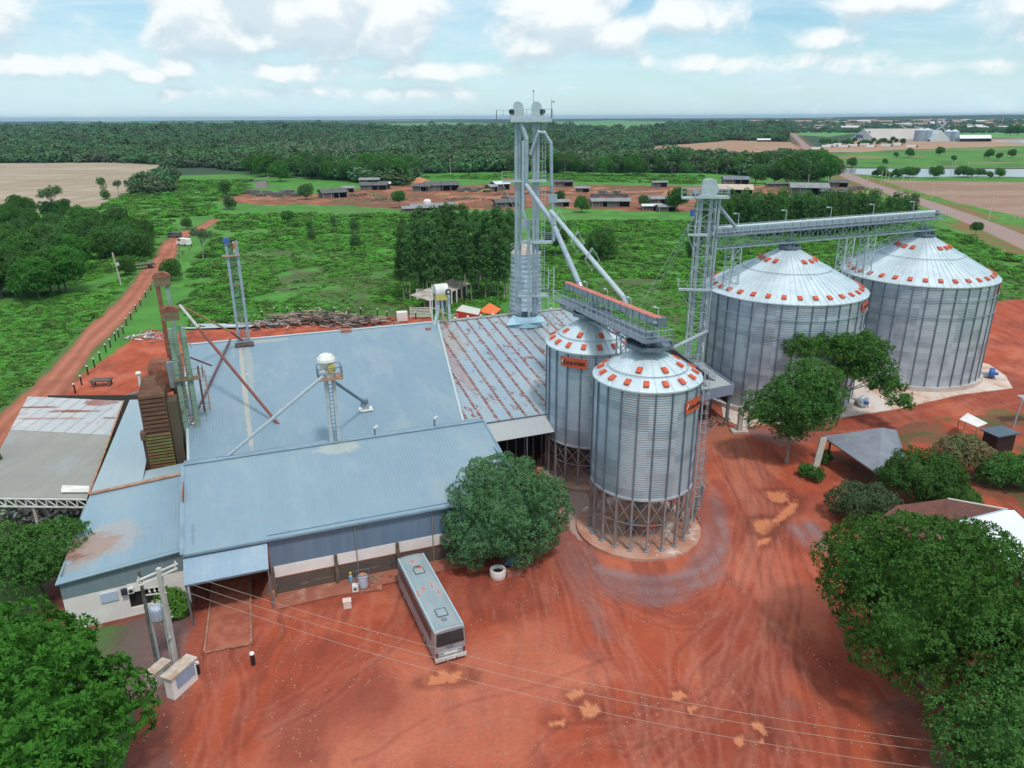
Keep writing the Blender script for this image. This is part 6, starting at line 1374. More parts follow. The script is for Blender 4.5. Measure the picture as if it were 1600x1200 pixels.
# ---- uncountable cover: far woods and scrub, geometry-node instances
def leafball(nm, n, L, mat, seed, flat=.8):
    bl = lumpy([(0, 0, .9, 1.0, 1.0, flat)], 16, .45, seed, zmin=-.8); return crown_mesh(nm, bl, n, L, 4, seed, mat, core=.7, width=.8, spread=(45, 95))
def scatter(name, pts, scl, rot, meshes, label, cat):
    me = bpy.data.meshes.new(name); me.vertices.add(len(pts)); me.vertices.foreach_set('co', np.asarray(pts, np.float32).ravel())
    a = me.attributes.new('sc', 'FLOAT_VECTOR', 'POINT'); a.data.foreach_set('vector', np.asarray(scl, np.float32).ravel())
    a = me.attributes.new('rt', 'FLOAT', 'POINT'); a.data.foreach_set('value', np.asarray(rot, np.float32))
    a = me.attributes.new('ix', 'INT', 'POINT'); a.data.foreach_set('value', rng.integers(0, len(meshes), len(pts)).astype(np.int32)); me.update()
    o = link(name, me); tag(o, label, cat, kind='stuff'); t = bpy.data.node_groups.new(name, 'GeometryNodeTree')
    t.interface.new_socket('Geometry', in_out='INPUT', socket_type='NodeSocketGeometry'); t.interface.new_socket('Geometry', in_out='OUTPUT', socket_type='NodeSocketGeometry')
    N, Lk = t.nodes, t.links; gi = N.new('NodeGroupInput'); go = N.new('NodeGroupOutput'); ip = N.new('GeometryNodeInstanceOnPoints'); ji = N.new('GeometryNodeGeometryToInstance')
    for m_ in meshes:
        so = bpy.data.objects.new(m_.name+'_source', m_); so.use_fake_user = False
        oi = N.new('GeometryNodeObjectInfo'); oi.inputs['Object'].default_value = so; Lk.new(oi.outputs['Geometry'], ji.inputs[0])
    def attr(nm, ty):
        nd = N.new('GeometryNodeInputNamedAttribute'); nd.data_type = ty; nd.inputs[0].default_value = nm; return nd.outputs[0]
    cx = N.new('ShaderNodeCombineXYZ'); Lk.new(attr('rt', 'FLOAT'), cx.inputs[2]); Lk.new(cx.outputs[0], ip.inputs['Rotation'])
    Lk.new(gi.outputs[0], ip.inputs['Points']); Lk.new(ji.outputs[0], ip.inputs['Instance']); ip.inputs['Pick Instance'].default_value = True
    Lk.new(attr('ix', 'INT'), ip.inputs['Instance Index']); Lk.new(attr('sc', 'FLOAT_VECTOR'), ip.inputs['Scale']); Lk.new(ip.outputs[0], go.inputs[0])
    md = o.modifiers.new('scatter', 'NODES'); md.node_group = t; return o
def polar(n, r0, r1, a0, a1, pw=.5):
    r = r0*(r1/r0)**rng.random(n) if pw is None else np.sqrt(r0*r0+(r1*r1-r0*r0)*rng.random(n)); a = np.radians(rng.uniform(a0, a1, n)); return r*np.sin(a), r*np.cos(a), r
fm = [leafball('far_crown', 150, .36, L_FAR, s_, .9) for s_ in (1, 2, 3)]+[leafball('far_crown_pale', 130, .34, leafmat('grey_green_leaves', (.06, .10, .055), (.09, .13, .08), None, .1, True), 4, .8)]
x1, y1, r1 = polar(38000, 640, 1500, -42, 42); x2, y2, r2 = polar(46000, 1500, 3600, -42, 42); x0_, y0_, r0_ = polar(5200, 470, 700, -42, 30)
x, y, r_ = np.concatenate([x0_, x1, x2]), np.concatenate([y0_, y1, y2]), np.concatenate([r0_, r1, r2]); keep = np.ones(len(x), bool)
for z in [Z_BROWN, Z_PLANT, Z_GREEN_R, Z_RFIELD, Z_FIELD, Z_GREEN_R2, Z_VILL]+Z_FARG+Z_FART: keep &= ~inpoly(x, y, z)
keep &= ~inpoly(x, y, W2([(1215,208),(1240,196),(1400,192),(1800,186),(1800,260),(1260,260)]))
cl = W2([(268,300),(262,262),(330,262),(400,270),(640,292),(650,272),(800,268),(1110,271),(1320,285),(1320,330),(200,330)]); keep &= ~inpoly(x, y, cl)
keep &= dline(x, y, ROAD_R, 40) > 18; keep &= ~inpoly(x, y, W2([(1280,255),(2400,245),(2400,300),(1280,300)]))
mid = W2([(640,262),(700,240),(1100,240),(1200,232),(1200,205),(860,206),(640,222)]); thin = inpoly(x, y, mid) & (rng.random(len(x)) < .45); keep &= ~thin; keep &= ~((fbm(x/170, y/60, 301) > .60) & (r_ > 560) & (rng.random(len(x)) < .93))
x, y, r_ = x[keep], y[keep], r_[keep]; s_ = rng.uniform(3.4, 6.6, len(x))*np.clip(r_/1300, .8, 1.6); s_ *= np.where(rng.random(len(x)) < .12, 1.35, 1.0); hgt = s_*rng.uniform(.4, .95, len(x))
scatter('far_woods', np.stack([x, y, np.zeros(len(x))+hgt*.25], -1), np.stack([s_, s_, hgt], -1), rng.uniform(0, 6.28, len(x)), fm, 'unbroken dark green woodland reaching to the horizon', 'woodland')
# pale dead trees in the wood
for i in range(30):
    px_ = 432+i*7.4+rnd.uniform(-3, 3); py_ = 252-rnd.uniform(0, 12); p = P(px_, py_)
    if i == 0:
        t = thing('dead_tree', 'pale leafless tree beyond the dark belt, first from the left', 'tree', p, 0, 'pale dead trees in the far wood'); mb = MB(); mb.tube((0, 0, 0), (0, 0, 14), .22, 6, .06); mb.build('trunk', M_BARKP, t); mb = MB(); q = random.Random(3)
        for j in range(26): z = q.uniform(5, 15); a = q.uniform(0, 6.28); l = q.uniform(1.5, 4); mb.tube((0, 0, z), (l*.6*math.cos(a), l*.6*math.sin(a), z+l*.9), .09, 4, .03)
        mb.build('branches', pm('bleached_wood', (.30, .30, .28), rough=.9), t); D0 = t
    else: copy_tree(D0, loc=p, rz=rnd.uniform(0, 6), scale=rnd.uniform(.8, 1.3), label='pale leafless tree beyond the dark belt, %s from the left' % ordw(i))
# scrub and tall grass
sm_ = [leafball('scrub_tuft', 70, .46, L_SCRUB, s_+20, .75) for s_ in (1, 2)]+[leafball('scrub_tuft_dark', 70, .44, L_MID, 24, .9), leafball('scrub_tuft_dry', 40, .6, leafmat('straw_green_leaves', (.075, .16, .035), (.11, .19, .05)), 25, .7)]
Z_SCRUB = [W2([(60,470),(130,452),(190,440),(232,398),(262,372),(270,345),(150,345),(60,400)]), W2([(345,335),(640,335),(800,335),(800,345),(780,500),(640,490),(560,493),(400,506),(300,512),(285,470),(300,420),(330,385)]), W2([(830,345),(1100,345),(1300,345),(1400,345),(1480,360),(1640,420),(1700,470),(1600,480),(1560,470),(1500,440),(1100,520),(1060,540),(900,480),(840,480)]),
           W2([(270,262),(390,275),(395,300),(330,315),(345,335),(180,345),(130,335),(180,312)]), W2([(0,480),(110,452),(190,440),(225,425),(205,455),(165,500),(120,545),(60,605),(0,640),(-60,640),(-60,480)]), W2([(800,268),(1100,272),(1100,288),(650,278),(640,268)])]
xs, ys, rs_ = polar(150000, 85, 560, -42, 40, pw=None); keep = np.zeros(len(xs), bool)
for z in Z_SCRUB: keep |= inpoly(xs, ys, z)
for z in (Z_RED, Z_REDBACK, Z_VILL, Z_FIELD): keep &= ~inpoly(xs, ys, z)
keep &= (dline(xs, ys, ROAD_L, 30) > 3.6) & (dline(xs, ys, ROAD_R, 60) > 8.5); keep &= ~inpoly(xs, ys, W2([(640,500),(740,500),(900,480),(900,505),(640,530)])); keep &= fbm(xs/9, ys/9, 5) > .36
xs, ys, rs_ = xs[keep], ys[keep], rs_[keep]; drym = np.zeros(len(xs), bool)
for z in Z_DRY: drym |= inpoly(xs, ys, z)
c_ = np.clip(rs_/200, .7, 1.7)*rng.uniform(.35, 1.15, len(xs))*np.where(drym, .7, 1)*np.where(fbm(xs/14, ys/14, 9) > .55, 1.45, .8); c_ = c_*.8; hz = c_*rng.uniform(.16, .45, len(xs))
scatter('scrub', np.stack([xs, ys, np.zeros(len(xs))-.1], -1), np.stack([c_, c_, hz], -1), rng.uniform(0, 6.28, len(xs)), sm_, 'green scrub and tall grass covering the meadows', 'scrub')
# ================================================================ bus
def bus():
    a, b, c = P(706, 1036), P(682, 1039), P(633, 905)   # rear ends, front left
    rear = Vector((-4.85, 46.65, 0)); front = Vector((-9.25, 57.0, 0)); d = (front-rear).normalized(); rz = math.atan2(d.y, d.x)
    t = thing('bus', 'dusty silver grey coach parked nose first against the warehouse wall', 'bus', rear, rz); Lb = 11.3; w = 1.27
    MP = pm('dusty_silver_paint', (.36, .38, .40), (.28, .31, .35), .6, rough=.4, metal=.3, spots=((.42, .30, .26), 1.6, .66, .8)); MR_ = pm('faded_bus_roof', (.25, .33, .37), (.37, .41, .42), .55, rough=.5, metal=.2, spots=((.62, .16, .12), 1.1, .60, .66), stretch=(.6, 1.6, 1)); MG = pm('dark_bus_glass', (.025, .03, .035), (.05, .055, .06), .8, rough=.3)
    def sect(x, z_lo, z_hi, wd, crown=.12):
        n = 9; up = []
        for i in range(n): f = i/(n-1)*2-1; up.append((x, -f*wd, z_hi+crown*(1-abs(f)**3)-.0))
        return [(x, wd, z_lo), (x, wd+.02, z_lo+.9)]+[(x, wd-.02, z_hi-.12)]+[(p[0], p[1]*.965, p[2]) for p in up]+[(x, -wd+.02, z_hi-.12), (x, -wd-.02, z_lo+.9), (x, -wd, z_lo)]
    secs = [sect(.06, .42, 2.98, w-.05), sect(.0+.25, .38, 3.04, w), sect(Lb-.5, .38, 3.04, w), sect(Lb-.12, .42, 2.95, w-.07), sect(Lb, .5, 2.75, w-.14)]
    m = len(secs[0]); mb = MB(); vs = [p for s_ in secs for p in s_]; fs = []
    for j in range(len(secs)-1):
        for i in range(m): fs.append((j*m+i, j*m+(i+1) % m, (j+1)*m+(i+1) % m, (j+1)*m+i))
    fs += [tuple(range(m-1, -1, -1)), tuple((len(secs)-1)*m+i for i in range(m))]; mb.add(vs, fs); mb.build('body', MP, t, smooth=False)
    mb = MB(); 
    for j in range(1): 
        up = [(-f*(w-.1), 3.045+.12*(1-abs(f)**3)+.012) for f in np.linspace(-1, 1, 9)]
        vs = [(.3, y, z) for y, z in up]+[(Lb-.45, y, z) for y, z in up]; mb.add(vs, [(i, i+9, i+10, i+1) for i in range(8)])
    mb.build('roof_skin', MR_, t)
    mb = MB()
    for sg in (-1, 1): mb.box(.3, Lb-.35, sg*(w-.13)-.05, sg*(w-.13)+.05, 3.04, 3.12)
    mb.build('roof_gutter', pm('pale_blue_gutter', (.36, .50, .58), rough=.4), t)
    for sg in (-1, 1):
        mb = MB(); x = .9; y = sg*(w+.012)
        while x < Lb-1.6: mb.box(x, x+1.32, y-.015, y+.015, 1.75, 2.72); x += 1.38
        mb.build('side_windows', MG, t)
        mb = MB(); mb.box(.4, Lb-.3, y-.02, y+.012, 1.02, 1.10); mb.box(.4, Lb-.3, y-.02, y+.012, 1.6, 1.64); mb.build('side_moulding', M_STEEL, t)
    mb = MB(); mb.add([(-.0, -w+.14, 1.72), (-.0, w-.14, 1.72), (.02, w-.2, 2.86), (.02, -w+.2, 2.86), (.06, -w+.14, 1.72), (.06, w-.14, 1.72), (.07, w-.2, 2.86), (.07, -w+.2, 2.86)], [(0,3,2,1),(4,5,6,7),(0,1,5,4),(1,2,6,5),(2,3,7,6),(3,0,4,7)]); mb.build('rear_window', MG, t)
    mb = MB(); mb.box(-.02, .05, -.03, .03, 1.72, 2.85); mb.build('window_divider', M_BLACK, t)
    mb = MB(); mb.box(Lb-.02, Lb+.02, -w+.25, w-.25, 1.5, 2.6); mb.build('windscreen', MG, t)
    mb = MB(); mb.box(-.10, .12, -w-.0, w+.0, .36, .62); mb.build('rear_bumper', pm('pale_bumper', (.62, .60, .58), (.5, .42, .38), 1.5, rough=.5), t)
    mb = MB(); mb.box(-.02, .04, -.95, .95, 1.08, 1.14); mb.box(-.02, .04, -.95, .95, .84, .88); mb.box(-.01, .03, -.95, -.91, .88, 1.08); mb.box(-.01, .03, .91, .95, .88, 1.08); mb.build('engine_hatch_trim', M_STEELL, t)
    mb = MB(); mb.box(-.03, .03, -.55, .55, .90, 1.02); mb.build('number_plate_bar', M_INKW, t)
    for sg in (-1, 1):
        for z in (1.05, .82): mb = MB(); mb.tube((-.03, sg*(w-.16), z), (.05, sg*(w-.16), z), .085, 12); mb.build('tail_light', pm('red_lens', (.25, .01, .01), rough=.2), t)
        mb = MB(); mb.tube((-.12, sg*.45, .45), (-.09, sg*.45, .45), .06, 8); mb.build('exhaust_port', M_BLACK, t)
    me = text_mesh('VOLARE', .2, .006, True)
    for v_ in me.vertices: x, y, z = v_.co; v_.co = (.012-z, .36-x*.8, 1.42+y)
    me.materials.append(pm('blue_badge', (.08, .14, .28), rough=.5)); o = link('badge', me, t); reg(t, o)
    for x, dx, dy in ((2.1, .48, .42), (8.3, .45, .42)):
        mb = MB(); mb.box(x-dx, x+dx, -dy, dy, 3.13, 3.21); mb.build('roof_hatch', MR_, t)
        mb = MB(); 
        for p_, q_ in (((x-dx, -dy), (x+dx, -dy)), ((x+dx, -dy), (x+dx, dy)), ((x+dx, dy), (x-dx, dy)), ((x-dx, dy), (x-dx, -dy))): mb.bar((*p_, 3.2), (*q_, 3.2), .05)
        mb.build('hatch_seal', M_BLACK, t)
    mb = MB(); mb.box(1.05, 1.4, -.15, .25, 3.14, 3.24); mb.build('roof_vent', pm('dark_vent', (.15, .20, .25)), t)
    mb = MB(); mb.box(8.95, 9.1, -.3, .3, 3.14, 3.2); mb.build('aerial_base', M_BLACK, t)
    for x in (2.9, 8.9):
        for sg in (-1, 1):
            mb = MB(); mb.tube((x, sg*(w+.01), .5), (x, sg*(w-.28), .5), .5, 20); o = mb.build('wheel', M_BLACK, t); m2 = MB(); m2.tube((x, sg*(w+.03), .5), (x, sg*(w-.02), .5), .27, 14); m2.build('rim', M_STEEL, o)
    for sg in (-1, 1): mb = MB(); mb.bar((Lb, sg*w, 2.5), (Lb+.35, sg*(w+.3), 2.4), .04); mb.cbox((Lb+.35, sg*(w+.33), 2.15), (.08, .2, .4)); mb.build('mirror', M_BLACK, t)
bus()
# ================================================================ yard objects
# power poles with transformer
pA, pB = P(247, 1040), P(277, 1045); 
t = thing('utility_pole', 'weathered dark pole, left of the pair that carries the transformer', 'power pole', pA, 0, 'transformer pole pair'); mb = MB(); mb.tube((0, 0, 0), (-.05, .1, 8.6), .19, 10, .11); mb.build('shaft', pm('lichen_pole', (.17, .17, .15), (.07, .07, .065), 2, rough=.9), t)
mb = MB(); mb.tube((.22, -.12, .3), (.15, 0, 5.5), .05, 6); mb.tube((.32, -.12, .3), (.25, 0, 5.2), .035, 6); mb.build('cable_conduit', M_STEELL, t)
t = thing('utility_pole', 'pale concrete pole with crossarms, right of the pair that carries the transformer', 'power pole', pB, 0, 'transformer pole pair'); mb = MB(); mb.bar((0, 0, 0), (-.1, .3, 8.9), .3, .34); mb.build('shaft', pm('pole_concrete', (.50, .50, .47), (.38, .38, .36), 1.5, rough=.85, stretch=(1, 1, .4)), t)
mb = MB(); mb.tube((-.28, -.1, .4), (-.35, .1, 6.2), .05, 6); mb.bar((-.0, -.2, 3.0), (-.1, -.2, 3.1), .2, .25); mb.build('cable_conduit', M_STEELL, t)
for z, l in ((8.75, 1.5), (8.35, 1.4)):
    mb = MB(); mb.bar((-l, -.35, z-.5), (l*.75, .75, z+.25), .11, .11); o = mb.build('crossarm', M_WHITE, t)
    mi = MB()
    for f in (.05, .5, .95): x, y, zz_ = -l+(l*1.75)*f, -.35+1.1*f, z-.5+.75*f; mi.tube((x, y, zz_), (x, y, zz_+.3), .05, 8, .03); mi.ball((x, y, zz_+.18), .075, 8)
    mi.build('insulator', pm('porcelain', (.62, .60, .55), rough=.3), o)
mb = MB()
for x, z in ((-1.0, 7.2), (-.6, 7.25), (-.25, 7.3)): mb.tube((x, .1, z), (x, .2, z-.45), .05, 6); mb.ball((x, .12, z-.2), .09, 8)
mb.bar((-1.3, .1, 7.25), (.2, .3, 7.4), .08); mb.bar((-1.3, .1, 6.7), (.2, .25, 6.8), .08); mb.build('fuse_rack', pm('porcelain', (.62, .60, .55)), t)
t = thing('transformer', 'light grey cylindrical transformer hung between the two power poles', 'transformer', (pA.x+.75, pA.y+.1, 4.3), 0)
mb = MB(); mb.lathe([(.45, 0), (.5, .1), (.5, 1.05), (.42, 1.15)], 20); mb.build('tank', pm('transformer_grey', (.42, .48, .58), (.36, .42, .52), 1, rough=.45), t)
mb = MB()
for i in range(7): a = -2.4+i*.45; mb.box(*sorted((.5*math.cos(a)*1.0-.03, .5*math.cos(a)+.03)), *sorted((.5*math.sin(a)-.09, .5*math.sin(a)+.05)), .15, .95)
mb.build('cooling_fins', MATS['transformer_grey'], t)
mb = MB()
for x, y in ((-.25, 0), (0, .15), (.25, 0)): mb.tube((x, y, 1.1), (x, y, 1.65), .06, 8, .035); mb.ball((x, y, 1.3), .1, 8, .6)
mb.build('bushing', MATS['porcelain'], t); mb = MB(); mb.bar((-.8, .1, -.05), (.95, .3, -.05), .1); mb.bar((-.6, .1, .5), (.9, .2, .5), .08); mb.build('bracket', M_STEELL, t)
# meter wall blocks
q0, q1 = P(268, 1092), P(304, 1060); d = (q1-q0); rz = math.atan2(d.y, d.x); c = (q0+q1)/2
t = thing('meter_wall', 'white concrete meter cabinet with a rusty top beside the truck scale', 'meter cabinet', c, rz); mb = MB(); mb.box(-1.15, 1.15, -.35, .4, 0, 1.9); mb.build('body', M_WWALL, t); mb = MB(); mb.box(-1.3, 1.3, -.5, .55, 1.9, 2.02); mb.build('top_slab', pm('stained_cap', (.55, .50, .45), (.40, .28, .20), 1.5, rough=.9), t)
mb = MB(); mb.box(-.75, .95, -.42, -.35, .75, 1.65); mb.build('panel', pm('grey_blue_panel', (.28, .36, .50), (.24, .30, .42), 1, rough=.6), t)
q = P(250, 1065); t = thing('meter_wall', 'lower dirty concrete block with conduits at the foot of the dark pole', 'meter cabinet', q, rz); mb = MB(); mb.box(-.9, .9, -.4, .4, 0, 1.3); mb.build('body', M_CONC, t); mb = MB(); mb.box(-.95, .95, -.45, .45, 1.3, 1.38); mb.build('top_slab', MATS['stained_cap'], t); mb = MB(); mb.box(.15, .7, -.44, -.4, .3, 1.1); mb.build('hatch', M_SIDE2, t)
for px_, py_, lab in ((310, 1053, 'black bollard with a white cap by the meter cabinet'), (396, 1038, 'black bollard with a white cap right of the truck scale end')):
    t = thing('bollard', lab, 'bollard', P(px_, py_), 0, 'bollards at the truck scale'); mb = MB(); mb.tube((0, 0, 0), (0, 0, 1.0), .17, 14); mb.build('post', pm('black_band', (.018, .018, .022), rough=.5), t); mb = MB(); mb.tube((0, 0, 1.0), (0, 0, 1.12), .2, 14, .15); mb.build('cap', M_INKW, t)
# ladder on the ground, block, pump set
a, b = P(427, 939), P(514, 914); mb = MB(); d = (b-a).normalized(); n_ = Vector((-d.y, d.x, 0))*.28; u_ = Vector((0, 0, .08))
mb.bar(a+n_+u_, b+n_+u_, .07); mb.bar(a-n_+u_, b-n_+u_, .07); k = 17
for i in range(k+1): p = a+(b-a)*(i/k)+u_; mb.bar(p-n_, p+n_, .05)
solo(mb, 'ladder', pm('dusty_steel_ladder', (.32, .24, .20), (.25, .15, .11), 2, rough=.8), 'long dusty ladder lying on the ground along the warehouse base', 'ladder')
mb = MB(); mb.cbox((*P(543, 948)[:2], .33), (.68, .62, .66), R(15)); mb.cbox((*P(543, 948)[:2], .68), (.72, .66, .05), R(15)); solo(mb, 'inspection_box', pm('pink_white_block', (.66, .50, .44), (.72, .62, .58), 2, rough=.8), 'pinkish white square block standing alone on the red yard', 'concrete block')
p = P(562, 918); t = thing('pump_slab', 'red stained concrete slab with a raised rim under the machines', 'slab', p, R(12)); mb = MB(); mb.box(-1.9, 2.0, -1.0, .9, -.05, .16); mb.box(-1.9, 2.0, -1.0, -.8, .16, .24); mb.build('slab', M_REDC, t)
t = thing('tank_machine', 'pale ribbed tank on a frame beside the warehouse ladder', 'machine', P(565, 921), R(12)); t.location.z = .18; mb = MB(); v0 = len(mb.v); mb.lathe([(.30, 0), (.42, .08), (.45, .4), (.45, 1.0), (.42, 1.2), (.3, 1.3)], 16, c=(.2, .1)); mb.build('tank', pm('pale_blue_tank', (.42, .47, .58), (.50, .52, .58), 2, rough=.5), t); mb = MB(); mb.lathe([(.34, 1.3), (.2, 1.38)], 14, c=(.2, .1)); mb.build('rusty_lid', pm('orange_plaster', (.45, .22, .14)), t)
mb = MB(); 
for x, y in ((-.35, -.45), (.75, -.45), (-.35, .6), (.75, .6)): mb.bar((x, y, 0), (x, y, 1.5), .06)
mb.bar((-.35, -.45, 1.5), (.75, -.45, 1.5), .06); mb.bar((-.35, .6, 1.5), (.75, .6, 1.5), .06); mb.build('frame', M_STEELD, t)
t = thing('washing_machine', 'small white box with a round black port in front of the pale tank', 'machine', P(556, 926), R(8)); mb = MB(); mb.box(-.26, .26, -.25, .25, .1, .85); mb.build('casing', M_WHITE, t); mb = MB(); mb.tube((0, -.27, .55), (0, -.24, .55), .13, 14); mb.build('round_port', M_BLACK, t)
t = thing('gas_bottle', 'blue bottle with a yellow cap left of the pale tank', 'bottle', P(549, 915), 0); mb = MB(); mb.lathe([(.16, .1), (.18, .2), (.18, 1.0), (.08, 1.15)], 12); mb.build('cylinder', pm('mid_blue', (.10, .24, .45), (.3, .5, .6), 3, rough=.5), t); mb = MB(); mb.lathe([(.1, 1.15), (.12, 1.4)], 10); mb.build('cap', MY, t)
mb = MB(); q = random.Random(8)
for i in range(22): p = P(q.uniform(517, 548), q.uniform(905, 925)); mb.ball((p.x, p.y, .05), q.uniform(.1, .25), 6, .6)
for i in range(14): p = P(q.uniform(572, 592), q.uniform(905, 916)); mb.bar((p.x, p.y, .3), (p.x+q.uniform(-.6, .6), p.y+q.uniform(-.3, .3), .5), .07)
solo(mb, 'debris_pile', pm('green_grey_rubble', (.17, .17, .12), (.35, .30, .24), 3, rough=.9), 'mossy rubble and scrap pieces around the machine slab', 'debris', kind='stuff')
# loose stones over the yard
zz = np.stack([rng.uniform(-30, 45, 9000), rng.uniform(30, 100, 9000)], -1); kp = inpoly(zz[:, 0], zz[:, 1], Z_RED) & (fbm(zz[:, 0]/3, zz[:, 1]/3, 12) > .48) & (np.hypot(zz[:, 0]-S1[0], zz[:, 1]-S1[1]) > 6.6); zz = zz[kp]
sb = MB(); sb.ball((0, 0, .3), 1, 6, .6); so = sb.build('stone', pm('stone', (.42, .22, .15), (.30, .20, .17), 3, rough=.9)); sm2 = so.data; bpy.data.objects.remove(so)
ss2 = rng.uniform(.02, .075, len(zz)); scatter('loose_stones', np.concatenate([zz, np.full((len(zz), 1), .0)], 1), np.stack([ss2, ss2*1.3, ss2*.8], -1), rng.uniform(0, 6, len(zz)), [sm2], 'small loose stones and clods scattered over the red yard', 'stones')
# planter under the mango
p = P(778, 900); t = thing('round_planter', 'white washed round well ring with dark contents below the mango tree', 'planter', p, 0); mb = MB(); mb.lathe([(.72, 0), (.78, .3), (.75, .75), (.52, .75), (.5, .45)], 22, closed=False); mb.build('ring', M_WWALL, t); mb = MB(); mb.lathe([(.5, .5), (.1, .55)], 14); mb.build('filling', M_INK, t)
p = P(803, 898); t = thing('brick_bench', 'low red brick block right of the white washed ring', 'bench', p, R(14)); mb = MB(); mb.box(-.75, .75, -.3, .3, 0, .55); mb.build('body', pm('red_brick', (.30, .10, .07), (.36, .16, .12), 4, rough=.9), t); mb = MB(); mb.box(-.8, .8, -.35, .35, .55, .62); mb.build('top', M_REDC, t)
mb = MB(); p = P(797, 890); mb.slab([p+Vector((-.5, -.3, .75)), p+Vector((.2, -.3, .7)), p+Vector((.5, .5, .95)), p+Vector((-.1, .5, 1.05))], .1); mb.slab([p+Vector((-.2, -.4, .85)), p+Vector((0, -.4, .83)), p+Vector((.9, .5, 1.2)), p+Vector((.7, .55, 1.2))], .1); mb.bar(p+Vector((-.3, .2, .0)), p+Vector((-.3, .2, .9)), .08); mb.bar(p+Vector((.6, .3, .0)), p+Vector((.6, .3, 1.0)), .08)
solo(mb, 'blue_chair', pm('tarp_blue', (.06, .14, .32), (.14, .25, .42), 3, rough=.6), 'faded blue chair tipped behind the red brick block', 'chair')
# leaning concrete slab, hipped roof house, shelter, tank, white roofed house
a = P(1272, 739); mb = MB(); mb.bar(a, Vector((a.x+.55, a.y+.15, 4.55)), .75, .28); solo(mb, 'concrete_slab_post', pm('pale_post', (.58, .55, .49), (.50, .46, .40), 1, rough=.85), 'tall pale concrete slab standing upright left of the grey hipped roof', 'post')
def hiproof(name, label, cs, zt, pk, mat, wallm, wz, inset=.5, cat='house', posts=False):
    c = sum(cs, Vector())/len(cs); t = thing(name, label, cat, (c.x, c.y, 0), 0); mb = MB(); n = len(cs); pk = [Vector(p) for p in pk]
    if len(pk) == 1:
        for i in range(n): mb.add([cs[i], cs[(i+1) % n], pk[0]], [(0, 1, 2)])
    else:
        mb.add([cs[0], cs[1], pk[1], pk[0]], [(0, 1, 2, 3)]); mb.add([cs[1], cs[2], pk[1]], [(0, 1, 2)]); mb.add([cs[2], cs[3], pk[0], pk[1]], [(0, 1, 2, 3)]); mb.add([cs[3], cs[0], pk[0]], [(0, 1, 2)])
    for i in range(n): mb.bar(cs[i], cs[(i+1) % n], .1, .16)
    mb.build('roof', mat, t, world=True); mb = MB(); ins = [p+(c-p).normalized()*inset for p in cs]
    for i in range(n):
        a, b = ins[i], ins[(i+1) % n]
        if posts: mb.bar(Vector((a.x, a.y, 0)), Vector((a.x, a.y, wz)), .2)
        else: mb.bar(Vector((a.x, a.y, wz/2)), Vector((b.x, b.y, wz/2)), .15, wz)
    mb.build('post' if posts else 'wall', wallm, t, world=True); return t
cs = [P(1285, 682, 3.0), P(1373, 742, 3.0), P(1415, 720, 3.0), P(1400, 672, 3.0)]
hiproof('hipped_house', 'grey hipped roof shelter behind the dusty bush', cs, 3, [P(1378, 668, 4.6)], pm('grey_hip_roof', (.17, .19, .24), (.22, .24, .28), .5, rough=.7, spots=((.36, .37, .38), .8, .60, .75)), pm('dim_wall', (.16, .10, .08), rough=.9), 2.8, 1.0, 'shelter', True)
q = [P(1499, 655, 2.6), P(1527, 667, 2.6), P(1543, 661, 2.6), P(1512, 645, 2.6)]; t = thing('table_shelter', 'flat white topped shelter on thin posts beyond the flowering bush', 'shelter', (sum(p.x for p in q)/4, sum(p.y for p in q)/4, 0), 0)
mb = MB(); mb.slab(q, .1); mb.build('top', M_WHITE, t, world=True)
for p in q: mb = MB(); mb.bar(Vector((p.x, p.y, 0)), Vector((p.x, p.y, 2.5)), .1); mb.build('post', pm('orange_post', (.4, .2, .08)), t, world=True)
p = P(1560, 703); t = thing('black_tank_shed', 'black open fronted hut with a dark blue-grey flat roof at the right edge', 'hut', p, R(18)); mb = MB(); mb.box(-1.9, 1.9, -1.0, 1.6, 2.35, 2.5); mb.build('roof', pm('dark_flat_roof', (.055, .09, .13), (.075, .11, .15), 1, rough=.5), t); mb = MB(); mb.box(-1.5, 1.5, -.7, 1.3, 0, 2.35); mb.build('wall', M_INK, t)
p = P(1583, 668); mb = MB(); h = 4; mb.bar((p.x, p.y, 0), (p.x+.4, p.y+.1, h), .16); mb.bar((p.x+.4, p.y+.1, h), (p.x+4.5, p.y+.6, h+.1), .14); mb.bar((p.x+4.6, p.y+.6, 0), (p.x+4.5, p.y+.6, h), .16); mb.slab([(p.x+.8, p.y+.1, h), (p.x+4.5, p.y+.5, h), (p.x+4.5, p.y+2.2, h), (p.x+.8, p.y+1.9, h)], .08); solo(mb, 'steel_frame', M_STEEL, 'blue-grey steel goal like frame cut by the right edge', 'frame')
# tiled house and white roof
cs = [P(1395, 830, 3.0), P(1500, 850, 3.0), P(1640, 985, 3.0), P(1700, 830, 3.0)]
t = thing('tiled_house', 'house with a dark weathered clay tile roof behind the huge tree', 'house', P(1500, 840), 0); tile = pm('clay_tiles', (.17, .055, .04), (.10, .045, .035), .8, rough=.85, spots=((.40, .24, .19), 1.5, .63, .72), stretch=(1, 3, 1), bump=.6)
r0, r1 = P(1400, 800, 4.6), P(1572, 797, 4.8); e0, e1 = P(1350, 828, 3.1), P(1560, 880, 3.1); b0, b1 = P(1395, 778, 3.4), P(1482, 778, 3.6)
mb = MB(); mb.slab([e0, P(1420, 850, 3.1), P(1482, 820, 4.2), P(1480, 779, 4.2), P(1400, 790, 4.2)], .12); mb.slab([P(1480, 779, 4.2), P(1482, 822, 4.2), P(1600, 905, 3.4), P(1640, 860, 3.6), P(1568, 797, 4.4)], .12); mb.slab([P(1545, 850, 3.35), P(1495, 822, 3.9), P(1600, 925, 3.3), P(1660, 960, 3.2)], .12); mb.build('roof', tile, t, world=True)
